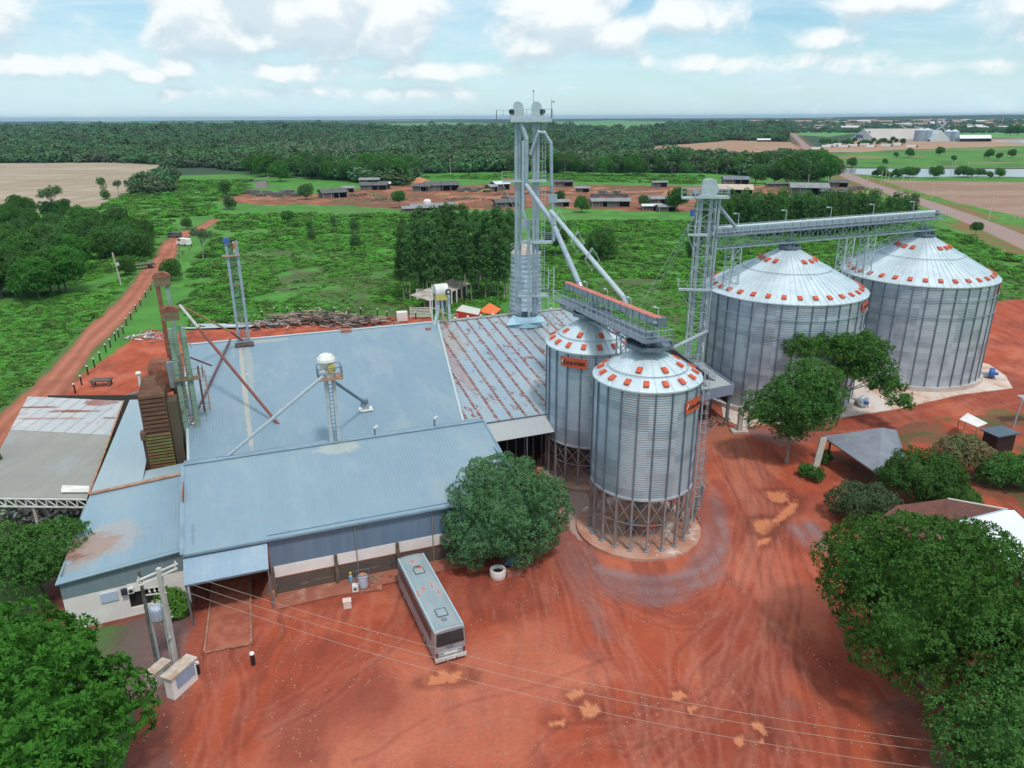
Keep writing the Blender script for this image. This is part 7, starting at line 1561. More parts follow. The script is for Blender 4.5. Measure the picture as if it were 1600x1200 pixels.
mb = MB(); mb.bar(P(1481, 779, 4.3), P(1575, 796, 4.5), .12); mb.build('ridge_flashing', M_WHITE, t, world=True)
mb = MB(); mb.cbox(tuple(P(1500, 850, 1.5)), (6, 5, 2.9)); mb.build('wall', pm('ochre_wall', (.35, .24, .17), rough=.9), t, world=True)
q = [P(1492, 817, 4.7), P(1520, 822, 4.72), P(1600, 905, 4.6), P(1700, 900, 4.6), P(1640, 850, 4.9), P(1585, 797, 5.0), P(1572, 797, 5.1)]
t = thing('white_roof', 'bright white sheet roof cut by the right edge above the huge tree', 'roof', P(1580, 850), 0); mb = MB(); mb.slab(q, .1); mb.build('sheet', pm('white_sheet', (.74, .77, .80), (.70, .73, .77), .3, rough=.45), t, world=True)
mb = MB(); mb.bar(P(1492, 817, 4.62), P(1572, 797, 5.02), .14, .2); mb.build('gutter', pm('pale_blue_gutter', (.36, .50, .58)), t, world=True)
mb = MB()
for px_, py_ in ((1540, 822), (1600, 880), (1600, 830)): p = P(px_, py_, 4.6); mb.bar((p.x, p.y, 0), (p.x, p.y, 4.5), .15)
mb.build('post', M_STEELD, t, world=True)
# table of planks on the red ground at left, old fence posts, road posts
p = P(160, 603); t = thing('plank_table', 'grey weathered plank table on the red ground left of the dryer', 'table', p, R(10)); mb = MB(); mb.box(-1.5, 1.5, -.8, .8, .95, 1.1)
for i in range(5): mb.box(-1.6+i*.1, 1.3+i*.07, -.8+i*.33, -.55+i*.33, 1.1, 1.18)
mb.build('top', pm('weathered_wood', (.17, .14, .12), (.10, .085, .07), 2, rough=.9, stretch=(.4, 3, 1)), t)
for x, y in ((-1.2, -.6), (1.2, -.6), (-1.2, .6), (1.2, .6)): mb = MB(); mb.box(x-.12, x+.12, y-.12, y+.12, 0, .95); mb.build('leg', MATS['weathered_wood'], t)
def postproto():
    t = thing('fence_post', 'short dark fence post with a white top along the red yard', 'fence post', (0, 0, 0), 0, 'fence posts along the dirt road'); mb = MB(); mb.tube((0, 0, 0), (0, 0, 1.5), .12, 8); mb.build('post', M_INK, t); mb = MB(); mb.tube((0, 0, 1.5), (0, 0, 1.68), .14, 8); mb.build('white_top', M_INKW, t); return t
PP = None
posts = [(118, 615), (128, 602), (138, 586), (148, 574), (157, 564), (166, 551), (173, 543), (181, 533), (186, 527), (193, 522), (198, 509), (205, 500), (213, 488), (220, 478), (228, 466), (236, 454), (243, 445), (296, 392), (300, 388), (286, 398), (280, 404),
         (430, 492), (470, 493), (523, 492), (564, 493), (605, 498), (625, 498), (500, 492), (650, 499), (590, 494), (545, 493), (450, 492), (410, 498)]
posts = posts[:21]+sorted(posts[21:])
for i, (px_, py_) in enumerate(posts):
    if PP is None: PP = postproto(); PP.location = P(px_, py_); o = PP
    else: o = copy_tree(PP, loc=P(px_, py_))
    o['label'] = ('white topped dark fence post along the dirt road, %s from the open shed' % ordw(i)) if i < 21 else ('white topped dark fence post behind the big roof, %s from the left' % ordw(i-21))
# scrap heap and sheets behind the big warehouse
def heap(name, label, cx, cy, w, d, h, n, mats, seed, L=1.6, cat='debris heap'):
    q = random.Random(seed); mb = MB()
    for i in range(n):
        x, y = q.gauss(0, .4), q.gauss(0, .4); z = h*max(0, 1-(x*x+y*y))*q.random(); mb.cur = q.randrange(len(mats)); a = q.uniform(0, 6.28); l = L*q.uniform(.4, 1.2)
        p = Vector((cx+x*w, cy+y*d, z+.1)); mb.bar(p, p+Vector((l*math.cos(a), l*math.sin(a)*.6, q.uniform(-.3, .3))), q.uniform(.1, .35), q.uniform(.05, .2))
    return solo(mb, name, mats, label, cat, kind='stuff')
MWD = [pm('weathered_wood', (.17, .14, .12)), pm('bleached_plank', (.34, .30, .27), rough=.9), pm('dark_plank', (.09, .07, .06), rough=.9), pm('pinkish_debris', (.42, .27, .22), rough=.9)]
p = P(490, 503); heap('timber_heap', 'grey heap of broken timber behind the big blue roof', p.x, p.y, 13, 5, 2.2, 420, MWD, 1, 2.6); p = P(560, 506); heap('timber_heap', 'smaller heap of timber and bricks right of the grey heap', p.x, p.y, 8, 4, 1.6, 200, MWD, 2, 2.0); p = P(425, 510); heap('timber_heap', 'low strip of pale boards left of the grey timber heap', p.x, p.y, 9, 3, .9, 140, MWD, 3, 2.6)
p = P(78, 802); heap('stone_pile', 'white-grey stone pile under the eave of the open shed', p.x, p.y, 6, 2.5, 1.2, 260, [M_WHITE, MWD[1], M_CONC], 9, .7, 'stone pile')
p = P(228, 527); heap('rubbish_heap', 'small pile of pale rubbish left of the old elevator', p.x, p.y, 4, 3, .9, 60, [M_WHITE, MWD[1], M_STEEL], 4, 1.4)
p = P(355, 513); mb = MB(); q = random.Random(2)
for i in range(9): x, y = p.x-9+q.uniform(-1, 1)+i*1.4, p.y+q.uniform(-1.5, 1.5); mb.slab([(x, y, .3+i*.03), (x+7, y+.3, .35+i*.03), (x+7, y+1.2, .35+i*.03), (x, y+1, .3+i*.03)], .04)
solo(mb, 'sheet_stack', pm('stacked_blue_sheets', (.34, .42, .50), (.45, .47, .47), 1, rough=.6), 'spread stack of blue-grey roofing sheets behind the left end of the big roof', 'sheet stack')
mb = MB(); p = P(636, 500); mb.cbox((p.x-1, p.y, .9), (2.2, 1.6, 1.8), .2); solo(mb, 'white_crate', M_WWALL, 'pinkish white box behind the ridge left of the white hoarding', 'box')
t = thing('white_grille', 'white slatted gate panel behind the ridge of the big roof', 'gate', P(658, 498), 0); mb = MB()
for i in range(7): mb.bar((-2.2, 0, .4+i*.32), (2.2, .3, .4+i*.32), .12, .14)
mb.build('slats', M_WHITE, t); mb = MB(); mb.bar((-2.2, 0, 0), (-2.2, 0, 2.6), .14); mb.bar((2.2, .3, 0), (2.2, .3, 2.6), .14); mb.bar((2.2, .3, 2.4), (6.5, 0, .6), .12); mb.build('frame', M_WHITE, t)
# ruin, orange canopies
a, b = P(735, 463, 0), P(662, 478, 0); d = b-a; rz = math.atan2(d.y, d.x)+math.pi; c = (a+b)/2
q = [P(697, 456, 3.4), P(735, 437, 3.4), P(722, 435, 3.6), P(690, 447, 3.6)]
t = thing('white_ruin', 'long roof stained white shed with open bays in front of the eucalyptus grove', 'shed', P(700, 470), 0)
e0, e1 = P(672, 470, 3.0), P(736, 443, 3.0); nv = Vector((-(e1-e0).y, (e1-e0).x, 0)).normalized(); nv = nv if nv.y > 0 else -nv
mb = MB(); mb.slab([e0, e1, e1+nv*5+Vector((0, 0, .8)), e0+nv*5+Vector((0, 0, .8))], .12); mb.build('roof', pm('stained_ruin_roof', (.50, .45, .40), (.26, .20, .17), .5, rough=.9), t, world=True)
mb = MB()
for i in range(9): p = e0+(e1-e0)*(i/8); mb.bar((p.x, p.y, 0), (p.x, p.y, 2.95), .28)
mb.build('pillar', M_WWALL, t, world=True)
mb = MB(); mb.bar(Vector((*(e0+nv*1.5)[:2], 1.2)), Vector((*(e1+nv*1.5)[:2], 1.2)), .2, 2.4); mb.build('inner_wall', MWD[0], t, world=True)
mb = MB(); p = P(656, 470); mb.cbox((p.x, p.y, 1.4), (1.6, .3, 2.8), .3); mb.build('end_wall', M_WWALL, t, world=True)
q = [P(712, 485, 3.0), P(748, 492, 3.0), P(752, 483, 3.0), P(722, 476, 3.0)]
t = thing('market_kiosk', 'long red fronted kiosk with a pale roof beside the orange canopy', 'kiosk', P(735, 495), 0); mb = MB(); mb.slab(q, .12); mb.build('roof', pm('pale_kiosk_roof', (.55, .57, .52), rough=.6), t, world=True)
mb = MB(); a, b = q[0], q[1]; mb.bar(Vector((a.x, a.y, 2.0)), Vector((b.x, b.y, 2.0)), .12, 1.9); b2 = q[2]; mb.bar(Vector((b.x, b.y, 1.6)), Vector((b2.x, b2.y, 1.6)), .12, 2.8); mb.build('front_board', pm('signal_red', (.62, .05, .025), rough=.45), t, world=True)
cs = [P(747, 487, 2.6), P(772, 492, 2.6), P(783, 483, 2.6), P(760, 478, 2.6)]; t = hiproof('orange_canopy', 'orange pyramid canopy on posts beside the red kiosk', cs, 2.6, [P(765, 473, 3.9)], pm('canopy_orange', (.72, .16, .04), rough=.6), M_STEELL, 2.5, .2, 'canopy', True)

# ================================================================ road users at the end of the dirt road
def vehicle(name, label, cat, p, rz, paint, L=4.2, H=1.5, W_=1.75, van=False, group=None):
    t = thing(name, label, cat, p, rz, group); prof = [(-L/2, .35), (-L/2, .85), (-L*.46, .95), (-L*.30, H*.97), (L*.12, H), (L*.27, .98), (L*.48, .82), (L/2, .6), (L/2, .35)] if not van else [(-L/2, .35), (-L/2, H*.96), (-L*.45, H), (L*.30, H), (L*.42, H*.62), (L/2, H*.52), (L/2, .35)]
    n = len(prof); mb = MB(); vs = [(x, -W_/2*(1 if z < 1 else .88), z) for x, z in prof]+[(x, W_/2*(1 if z < 1 else .88), z) for x, z in prof]
    mb.add(vs, [tuple(range(n)), tuple(range(2*n-1, n-1, -1))]+[(i, i+n, (i+1) % n+n, (i+1) % n) for i in range(n)]); mb.build('body', paint, t)
    mb = MB(); z0 = H*.66; mb.box(-L*.27 if not van else L*.12, L*.10 if not van else L*.30, -W_/2-.0, W_/2+.0, z0, H*.9); mb.build('windows', M_INK, t)
    for x in (-L*.3, L*.3):
        for y in (-W_/2+.1, W_/2-.1): mb = MB(); mb.tube((x, y-.1, .33), (x, y+.1, .33), .33, 12); mb.build('wheel', M_BLACK, t)
    return t
vehicle('van', 'white van parked at the end of the dirt road', 'van', P(288, 383), R(150), M_INKW, 5.4, 2.3, 2.0, True)
vehicle('pickup_truck', 'dark truck with a grey load behind the white van', 'truck', P(273, 371), R(170), pm('dark_grey_paint', (.10, .10, .10)), 5.0, 1.9, 1.9, True)
p = P(222, 420); t = thing('timber_cart', 'dark timber trailer half hidden under the trees beside the dirt road', 'trailer', p, R(40)); mb = MB(); mb.box(-3.5, 3.5, -1.1, 1.1, .9, 1.15); mb.build('bed', MWD[2], t); mb = MB()
for i in range(6): mb.tube((-3.6, -.9+i*.35, 1.35), (3.4, -.9+i*.35, 1.3), .18, 8)
mb.build('logs', MWD[0], t)
for x in (-2.2, 2.2):
    mb = MB(); mb.tube((x, -1.1, .5), (x, 1.1, .5), .5, 12); mb.build('wheel', M_BLACK, t)
t = thing('utility_pole', 'pale leaning utility pole with a lamp at the edge of the left wood', 'power pole', P(190, 447), 0); mb = MB(); mb.bar((0, 0, 0), (-.9, .3, 8.5), .3); mb.build('shaft', M_CONC, t); mb = MB(); mb.cbox((.1, -.1, 5.6), (.5, .4, .7)); mb.build('lamp_box', M_WHITE, t)
# ================================================================ sawmill
ROOFD = pm('dark_shed_roof', (.075, .08, .085), (.12, .12, .12), .3, rough=.8); ROOFG = pm('grey_shed_roof', (.26, .27, .28), (.18, .19, .20), .3, rough=.8); ROOFW = pm('white_shed_roof', (.62, .66, .68), (.50, .54, .56), .3, rough=.6); ROOFT = pm('tan_shed_roof', (.52, .42, .34), (.45, .36, .30), .2, rough=.7); WALLD = pm('board_wall', (.10, .10, .10), (.16, .15, .14), .8, rough=.9, stretch=(3, 3, .3))
def shed(label, px, py, w, d, h, rz, roof, open_=True, name='sawmill_shed', rise=None):
    w *= .86; d *= .9; p = P(px, py); t = thing(name, label, 'shed', p, rz, None); rise = rise or d*.16; mb = MB(); o_ = .7
    for sg in (-1, 1): mb.slab([(-w/2-o_, sg*(d/2+o_), h-.2), (w/2+o_, sg*(d/2+o_), h-.2), (w/2+o_, 0, h+rise), (-w/2-o_, 0, h+rise)], .12)
    mb.build('roof', roof, t)
    mb = MB(); mb.box(-w/2, w/2, d/2-.1, d/2, 0, h-.2); f = .45 if open_ else 1
    mb.box(-w/2, -w/2+w*f, -d/2, -d/2+.1, 0, h-.2)
    for x in (-w/2, w/2): mb.add([(x, -d/2, 0), (x, d/2, 0), (x, d/2, h-.2), (x, 0, h+rise-.2), (x, -d/2, h-.2)], [(0, 1, 2, 3, 4)])
    mb.build('wall', WALLD, t); mb = MB(); k = max(2, int(w/4))
    for i in range(k+1): mb.box(-w/2+w*i/k-.12, -w/2+w*i/k+.12, -d/2-.25, -d/2-.01, 0, h-.2)
    mb.build('post', MWD[1], t); return t
for a in (('long dark gabled shed right of the round dark tree, left end of the sawmill', 520, 308, 15, 11, 3.0, R(28), ROOFD), ('low white roofed extension behind the long dark shed', 545, 300, 7, 6, 2.6, R(10), ROOFG),
          ('dark shed with a white patch of roof behind the red ground', 585, 296, 18, 9, 3.0, R(4), ROOFD), ('small white roof beside the dark shed', 602, 295, 7, 5, 3.4, R(4), ROOFW), ('dark upper shed at the foot of the tree belt', 578, 288, 14, 7, 3.2, R(5), ROOFG),
          ('wide dark roofed saw hall with an open front', 690, 297, 22, 12, 3.4, R(12), ROOFD), ('left wing of the wide dark saw hall', 662, 298, 12, 8, 3.0, R(-20), ROOFD), ('white peaked shed beside the yellow loader', 781, 296, 10, 9, 3.6, R(30), ROOFW), ('grey wing of the white peaked shed', 768, 299, 5, 7, 3.0, R(30), ROOFG),
          ('long grey low roofs with parallel ridges in front of the red ground', 676, 326, 24, 6, 1.8, R(18), ROOFG), ('second long grey low roof beside the first', 655, 329, 18, 5, 1.6, R(18), ROOFG), ('low brown-black roof left of the twin tower', 795, 322, 16, 8, 2.4, R(15), ROOFD),
          ('black roof with white sheets at the rear of the sawmill', 880, 291, 13, 6, 3.0, R(3), ROOFD), ('low pale roof on the red ground', 910, 300, 9, 5, 2.5, R(-8), ROOFG), ('first of two low grey gables in front of the meadow', 876, 322, 8, 6, 2.4, R(12), ROOFG),
          ('grey gable in front of the meadow left of the hedge', 938, 322, 11, 7, 2.8, R(8), ROOFG), ('wider grey gable right of the hedge gap', 966, 322, 12, 7, 2.8, R(-4), ROOFG), ('grey lean roof behind the biggest sawmill tree', 1032, 319, 14, 7, 3.0, R(4), ROOFG), ('small grey gable next to the biggest sawmill tree', 1040, 330, 9, 5, 2.4, R(10), ROOFG),
          ('low white roof before the grey lean roof', 1018, 328, 10, 4, 2.2, R(3), ROOFW), ('small dark roof on the red bank at the rear', 1030, 292, 10, 4, 3, R(2), ROOFG), ('blue-grey gabled house above the tan canopy', 1148, 291, 17, 10, 4.5, R(-5), pm('slate_roof', (.12, .14, .18), (.16, .18, .21), .3, rough=.7)),
          ('tan low pitched shed behind the lattice lift tower', 1140, 303, 26, 14, 3.2, R(-12), ROOFT), ('large grey pitched sawmill roof behind the tree row', 1262, 303, 22, 14, 4.0, R(-14), ROOFG), ('dark low roof right of the large grey roof', 1302, 306, 14, 7, 2.6, R(-20), ROOFD), ('dark shed by the river road', 1310, 292, 12, 8, 3, R(-25), ROOFD),
          ('dark long fence like shed below the great trees', 1230, 292, 30, 3, 2.2, R(2), WALLD), ('white roof corner of the large grey sawmill roof', 1243, 297, 7, 5, 3.4, R(-5), ROOFW)): shed(*a)
mb = MB(); p = P(668, 326); t = thing('water_tank', 'white round topped tank on the long grey low roofs', 'tank', p, 0); mb = MB(); mb.lathe([(1.8, 0), (1.8, 3.4), (1.9, 3.4), (1.2, 4.2)], 16); mb.build('tank', M_WWALL, t)
t = thing('yellow_loader', 'small yellow wheel loader on the red ground beside the white peaked shed', 'loader', P(760, 300), R(200)); mb = MB(); mb.box(-2.2, 1.2, -.9, .9, .8, 1.8); mb.build('chassis', MY, t); mb = MB(); mb.box(-.4, .8, -.7, .7, 1.8, 3.0); mb.build('cab', M_INK, t); mb = MB(); mb.bar((1, 0, 1.4), (3, 0, .8), .4); mb.box(2.9, 3.6, -1.2, 1.2, .2, 1.0); mb.build('bucket', MY, t)
for x in (-1.4, 1.0): mb = MB(); mb.tube((x, -1.1, .7), (x, 1.1, .7), .7, 12); mb.build('wheel', M_BLACK, t)
p = P(408, 294); t = thing('board_hut', 'tall narrow pale board hut with a tilted roof at the left end of the sawmill', 'hut', p, 0); mb = MB(); mb.box(-3, 4, -2, 2, 0, 4.5); mb.build('wall', MWD[1], t); mb = MB(); mb.slab([(-3.5, -2.5, 4.5), (5, -2.5, 6.8), (5, 2.5, 6.8), (-3.5, 2.5, 4.5)], .15); mb.build('roof', ROOFW, t)
# plank stacks
STK = None
for i, (px_, py_, w, lab) in enumerate([(390+j*9, 303+(j % 3)*2, 1.0, 'grey plank stack in the row at the left end') for j in range(9)]+[(720+j*10, 300-(j % 2)*2, .8, 'weathered plank stack right of the saw hall') for j in range(5)]+[(930+j*11, 308-(j % 2)*3, .9, 'plank stack on the open red ground') for j in range(5)]+[(1320+j*6, 300-j*1, .8, 'dark plank stack by the river road') for j in range(5)]+[(790+j*12, 312+(j % 2)*3, .8, 'low board pile behind the eucalyptus grove') for j in range(3)]):
    if STK is None:
        mb = MB(); q = random.Random(1)
        for k in range(7): mb.cbox((q.uniform(-.2, .2), 0, .3+k*.38), (5.2, 2.2+q.uniform(-.2, .2), .26)); mb.box(-2.0, -1.7, -1, 1, .05+k*.38, .2+k*.38); mb.box(1.7, 2.0, -1, 1, .05+k*.38, .2+k*.38)
        STK = mb.build('plank_stack', pm('grey_planks', (.22, .21, .20), (.13, .12, .12), .7, rough=.9)); o = STK
    else: o = STK.copy(); COL.objects.link(o)
    o.location = P(px_, py_); o.rotation_euler = (0, 0, rnd.uniform(-.4, .4)); o.scale = (w, w, w*rnd.uniform(.6, 1.1)); tag(o, '%s, %s of all from the left' % (lab, ordw(i)) if len(lab.split()) < 11 else lab, 'plank stack', 'plank stacks of the sawmill')
MH = [pm('bark_waste', (.10, .055, .04), rough=.95), MWD[2], MWD[1]]
for i, (px_, py_, w, d, h, lab) in enumerate(((560, 306, 18, 7, 1.2, 'dark bark waste strewn below the dark sheds'), (600, 312, 22, 8, 1.0, 'long low bark heap in the middle of the red ground'), (800, 305, 16, 7, 1.5, 'dark waste heap beside the twin tower on the red ground'), (955, 305, 16, 8, 1.6, 'heap of dark offcuts in the centre of the sawmill'), (850, 302, 10, 6, 1.2, 'brown heap left of the small trees'), (1330, 297, 14, 8, 1.8, 'mixed black scrap by the river road'), (730, 312, 14, 8, 1.2, 'bark heap below the saw hall'))):
    p = P(px_, py_); heap('bark_heap', lab, p.x, p.y, w, d, h, 160, MH, 30+i, 2.2, 'bark heap')
p = P(1028, 304); mb = MB(); mb.lathe([(7, 0), (4, 2.2), (1, 3.6), (.1, 3.8)], 18); mb.v = [(x+p.x+9, y+p.y, z) for x, y, z in mb.v]; solo(mb, 'sawdust_mound', pm('sawdust', (.50, .22, .11), (.42, .17, .09), .3, rough=.95), 'orange sawdust mound left of the biggest sawmill tree', 'mound')
p = P(655, 284); mb = MB(); mb.lathe([(8, 0), (4, 1.8), (1, 2.8), (.1, 3)], 16); mb.v = [(x+p.x, y+p.y, z) for x, y, z in mb.v]; solo(mb, 'earth_mound', MATS['sawdust'], 'orange earth mound behind the saw hall', 'mound')
# ================================================================ poles along the tarred road and in the fields
def upole(h=9, arms=True):
    t = thing('utility_pole', 'thin pale utility pole of the line along the tarred road', 'power pole', (0, 0, 0), 0, 'pale utility poles along the tarred road'); mb = MB(); mb.tube((0, 0, 0), (0, 0, h), .17, 6, .11); mb.build('shaft', pm('pale_pole', (.55, .50, .43), rough=.8), t); mb = MB(); mb.bar((-.9, 0, h-.4), (.9, 0, h-.4), .12); mb.build('crossarm', MATS['pale_pole'], t); return t
UP = None; npole = -2
poles_ = [(1305, 340+3, 1), (1312, 346, .0), (1545, 343, 1.0), (1455, 311, .9), (1408, 298, .8), (1420, 294, .8), (1426, 293, .8), (1378, 305, .9), (1376, 288, .9), (1383, 284, .9), (1388, 282, .9), (1342, 287, .8), (1355, 282, .7), (1326, 278, .7), (1332, 277, .7), (1482, 311, .5), (1488, 313, .5), (1585, 343, .6), (1593, 344, .6), (1485, 276, 1.1), (1490, 273, 1.1), (1510, 275, 1.0), (1318, 274, .7), (1430, 315, .35), (1120, 272, 1.0), (956, 272, 1.0), (830, 272, 1.2), (862, 275, .8), (704, 274, 1.3), (1230, 290, .9), (1262, 292, .8)]
rk_ = sorted([q[:2] for q in poles_ if q[0] >= 1240 and q[2] > 0 and q[0] != 1305])
for px_, py_, s_ in poles_:
    if s_ == 0: continue
    npole += 1
    if px_ == 1305: continue
    if UP is None: UP = upole(); o = UP
    else: o = copy_tree(UP)
    o.location = P(px_, py_); o.rotation_euler = (0, 0, R(35)); o.scale = (1, 1, s_)
    if px_ >= 1240: o['label'] = 'thin pale pole near the tarred road, %s from the left' % ordw(rk_.index((px_, py_)))
    if px_ < 1240: o['label'] = 'thin pale pole in the far meadow, %s' % {1120: 'behind the lattice lift tower', 956: 'beside the dark round tree', 830: 'at the twin tower', 862: 'just right of the twin tower', 704: 'behind the wide dark saw hall', 1230: 'below the great dark trees'}.get(px_, 'at the sawmill edge'); o['group'] = 'pale poles in the far meadow'
# three wires over the yard
for i, (a, b, lab) in enumerate((((700, 1048), (1640, 1180), 'farthest of the three overhead wires crossing the lower yard'), ((760, 1080), (1640, 1194), 'middle of the three overhead wires crossing the lower yard'), ((760, 1106), (1640, 1222), 'nearest of the three overhead wires crossing the lower yard'))):
    A_ = Vector((pB.x+.9-i*.75, pB.y+.6-i*.45, 8.5)); Bp = PY(b[0], b[1], 34-i*.8); Bp = Vector((Bp.x, Bp.y, Bp.z)); mb = MB(); n_ = 40; pr = None
    M1 = PY((a[0]+b[0])/2+60, (a[1]+b[1])/2+4, 30)
    for k in range(n_+1):
        f = k/n_; q = A_.lerp(Bp, f); q.z -= (2.1+i*.25)*4*f*(1-f)
        if pr is not None: mb.tube(pr, q, .011, 5, cap=False)
        pr = q
    solo(mb, 'overhead_wire', pm('wire', (.42, .36, .30), rough=.5), lab, 'wire', 'overhead wires')
# ================================================================ grain plant and town on the right horizon
GP = pm('far_roof_tan', (.50, .46, .42), (.44, .40, .37), .03, rough=.7); GW = pm('far_wall_pale', (.50, .56, .60), rough=.7); GS = pm('far_silo_steel', (.30, .37, .44), rough=.5, metal=.3); GD = pm('far_dark', (.10, .13, .17), rough=.7)
p0 = P(1345, 218); k = 1.0
def far(px, py): p = P(px, py); return p
a, b, c, d = far(1328, 219), far(1366, 220), far(1398, 216.5), far(1432, 221)
t = thing('grain_hall', 'great tan gabled grain hall with a pale end wall carrying blue lettering', 'grain hall', a, 0)
w_ = (b-a); L_ = Vector((95, 90, 0)); H_ = 32; gw = w_.length
def gable(t, o, w, L, h, roof, wall, eave=3):
    mb = MB(); r = o+w*.5+Vector((0, 0, h)); e = Vector((0, 0, eave)); mb.slab([o+e, r, r+L, o+L+e], .4); mb.slab([o+w+e, o+w+L+e, r+L, r], .4); mb.build('roof', roof, t, world=True)
    mb = MB(); mb.add([o, o+w, o+w+e, r, o+e], [(0, 1, 2, 3, 4)]); mb.add([o+L, o+w+L, o+w+L+e, r+L, o+L+e], [(4, 3, 2, 1, 0)]); mb.add([o+w, o+w+L, o+w+L+e, o+w+e], [(0, 1, 2, 3)]); mb.build('wall', wall, t, world=True)
gable(t, a, w_, Vector((100, -10, 0)).normalized()*95, 19, GP, GW, 2.5)
me = text_mesh('SIPAL', 8.5, .1, True); dv = w_.normalized(); M_ = Matrix(((dv.x, 0, dv.y, 0), (dv.y, 0, -dv.x, 0), (0, 1, 0, 0), (0, 0, 0, 1)))
o_ = w_*.22+Vector((0, -.8, 4.0))
for v_ in me.vertices: x, y, z = v_.co; v_.co = (x*dv.x*.72+o_.x, x*dv.y*.72+o_.y-z, y*.85+o_.z)
me.materials.append(pm('far_blue_lettering', (.03, .05, .16))); reg(t, link('lettering', me, t))
mb = MB(); q = w_*.70+Vector((0, -1, 12.5)); mb.add([(q.x, q.y, q.z), (q.x+4.5, q.y, q.z+.5), (q.x+2.0, q.y, q.z+3.5)], [(0, 1, 2)]); mb.build('emblem', MATS['far_blue_lettering'], t)
t = thing('grain_hall', 'long lower tan roof joined to the right of the great grain hall', 'grain hall', c, 0); gable(t, far(1372, 219.5), Vector((12, 40, 0)), Vector((78, -6, 0)), 14, GP, GW, 5)
t = thing('grain_hall', 'pale sloped shed between the dark far silos', 'grain hall', far(1455, 220), 0); gable(t, far(1453, 221), Vector((32, 0, 0)), Vector((6, 40, 0)), 17, GW, pm('far_pale', (.55, .58, .58)), 3)
t = thing('white_hall', 'low white roofed hall at the right end of the far plant', 'warehouse', far(1512, 221), 0); gable(t, far(1499, 221.5), Vector((10, 24, 0)), Vector((52, 2, 0)), 10, pm('far_white', (.70, .72, .72)), GS, 5)
for i, (px_, r_, h_, lab) in enumerate(((1436, 9, 17, 'left round blue-grey silo of the far plant'), (1446, 8, 17, 'second round silo of the far plant, right of the first'), (1489, 7, 15, 'right hand round silo of the far plant'), (1479, 6, 15, 'narrow silo beside the right hand round silo of the far plant'))):
    t = thing('far_silo', lab, 'silo', far(px_, 220.5), 0, 'round silos of the far plant'); mb = MB(); mb.lathe([(r_, 0), (r_, h_)], 20); mb.build('body', GS, t); mb = MB(); mb.lathe([(r_+.3, h_), (.6, h_+3.4)], 20); mb.build('roof', GW, t)
t = thing('elevator_tower', 'dark elevator towers with sloping conveyors above the far plant', 'elevator tower', far(1452, 219), 0)
mb = MB()
for x, h_ in ((-6, 30), (6, 34), (14, 26), (24, 33), (-30, 20)): mb.box(x-1.2, x+1.2, -1, 1, 0, h_)
mb.build('mast', GD, t); mb = MB(); mb.bar((-58, 0, 27), (-28, -5, 10), 3, 2); mb.bar((-60, 0, 27), (-34, 0, 24), 2.4, 2); mb.bar((6, 0, 32), (24, -4, 14), 2, 2); mb.bar((24, 0, 28), (-6, -6, 6), 3, 2.4); mb.bar((-30, 0, 22), (10, 0, 16), 2, 2); mb.bar((6, 0, 24), (30, 0, 22), 2, 2); mb.build('conveyor', pm('far_conveyor', (.33, .36, .38)), t)
t = thing('radio_mast', 'white lattice mast above the far plant', 'mast', far(1449, 208), 0); mb = MB(); mb.tube((0, 0, 0), (0, 0, 48), .6, 5, .3); mb.build('mast', GW, t)
t = thing('radio_mast', 'thin white mast on the right horizon above the town', 'mast', far(1565, 196), 0); mb = MB(); mb.tube((0, 0, 0), (0, 0, 54), .9, 5, .4); mb.build('mast', GW, t)
mb = MB(); p = P(1192, 221.5); t = thing('white_barn', 'long white barn at the edge of the brown field', 'barn', p, 0); gable(t, p+Vector((-10, 0, 0)), Vector((3, 11, 0)), Vector((22, -2, 0)), 5, MATS['far_white'], GS, 3)
for i in range(11):   # parked trucks in front of the plant
    px_ = (1292, 1300, 1309, 1318, 1333, 1352, 1360, 1385, 1402, 1424, 1275)[i]; p = P(px_, 231-(i % 3)*1.5+(px_ < 1280)*5)
    if i == 0: TK = thing('parked_truck', 'tiny truck parked before the far plant, first of eleven', 'truck', p, 0, 'trucks parked before the far plant'); mb = MB(); mb.box(-7, 5, -1.3, 1.3, 1, 3.6); mb.build('trailer', MATS['far_white'], TK); mb = MB(); mb.box(5.3, 7.5, -1.2, 1.2, .6, 3.2); mb.build('cab', GD, TK)
    else: copy_tree(TK, loc=p, rz=rnd.uniform(-.5, .5), label='tiny truck parked before the far plant, %s of eleven' % ordw(i))
for i in range(26): plant('wood%d' % (i % 3), 'low dark tree on the bare ground before the far plant, %s from the left' % ordw(i), 'tree', P(1283+i*5.2+rnd.uniform(-3, 3), 226+rnd.uniform(-3, 2)-(i > 18)*1.5), rnd.uniform(.5, .9), i, 'trees before the far plant')
# town houses: several hundred metres deep band, each one a thing
HM = []
for i, (c1, c2) in enumerate((((.72, .72, .70), (.60, .58, .55)), ((.60, .60, .58), (.45, .24, .17)), ((.50, .55, .60), (.55, .57, .58)), ((.72, .70, .66), (.38, .22, .17)))):
    mb = MB(); w, d, h = 14+i*5, 11, 4+i*.7; mb.cur = 0; mb.box(-w/2, w/2, -d/2, d/2, 0, h); mb.cur = 1; mb.add([(-w/2-1, -d/2-1, h), (w/2+1, -d/2-1, h), (w/2+1, 0, h+2.6), (-w/2-1, 0, h+2.6)], [(0, 1, 2, 3)]); mb.add([(-w/2-1, 0, h+2.6), (w/2+1, 0, h+2.6), (w/2+1, d/2+1, h), (-w/2-1, d/2+1, h)], [(0, 1, 2, 3)])
    o = mb.build('town_house', [pm('town_wall_%d' % i, c1, rough=.8), pm('town_roof_%d' % i, c2, rough=.8)]); HM.append(o)
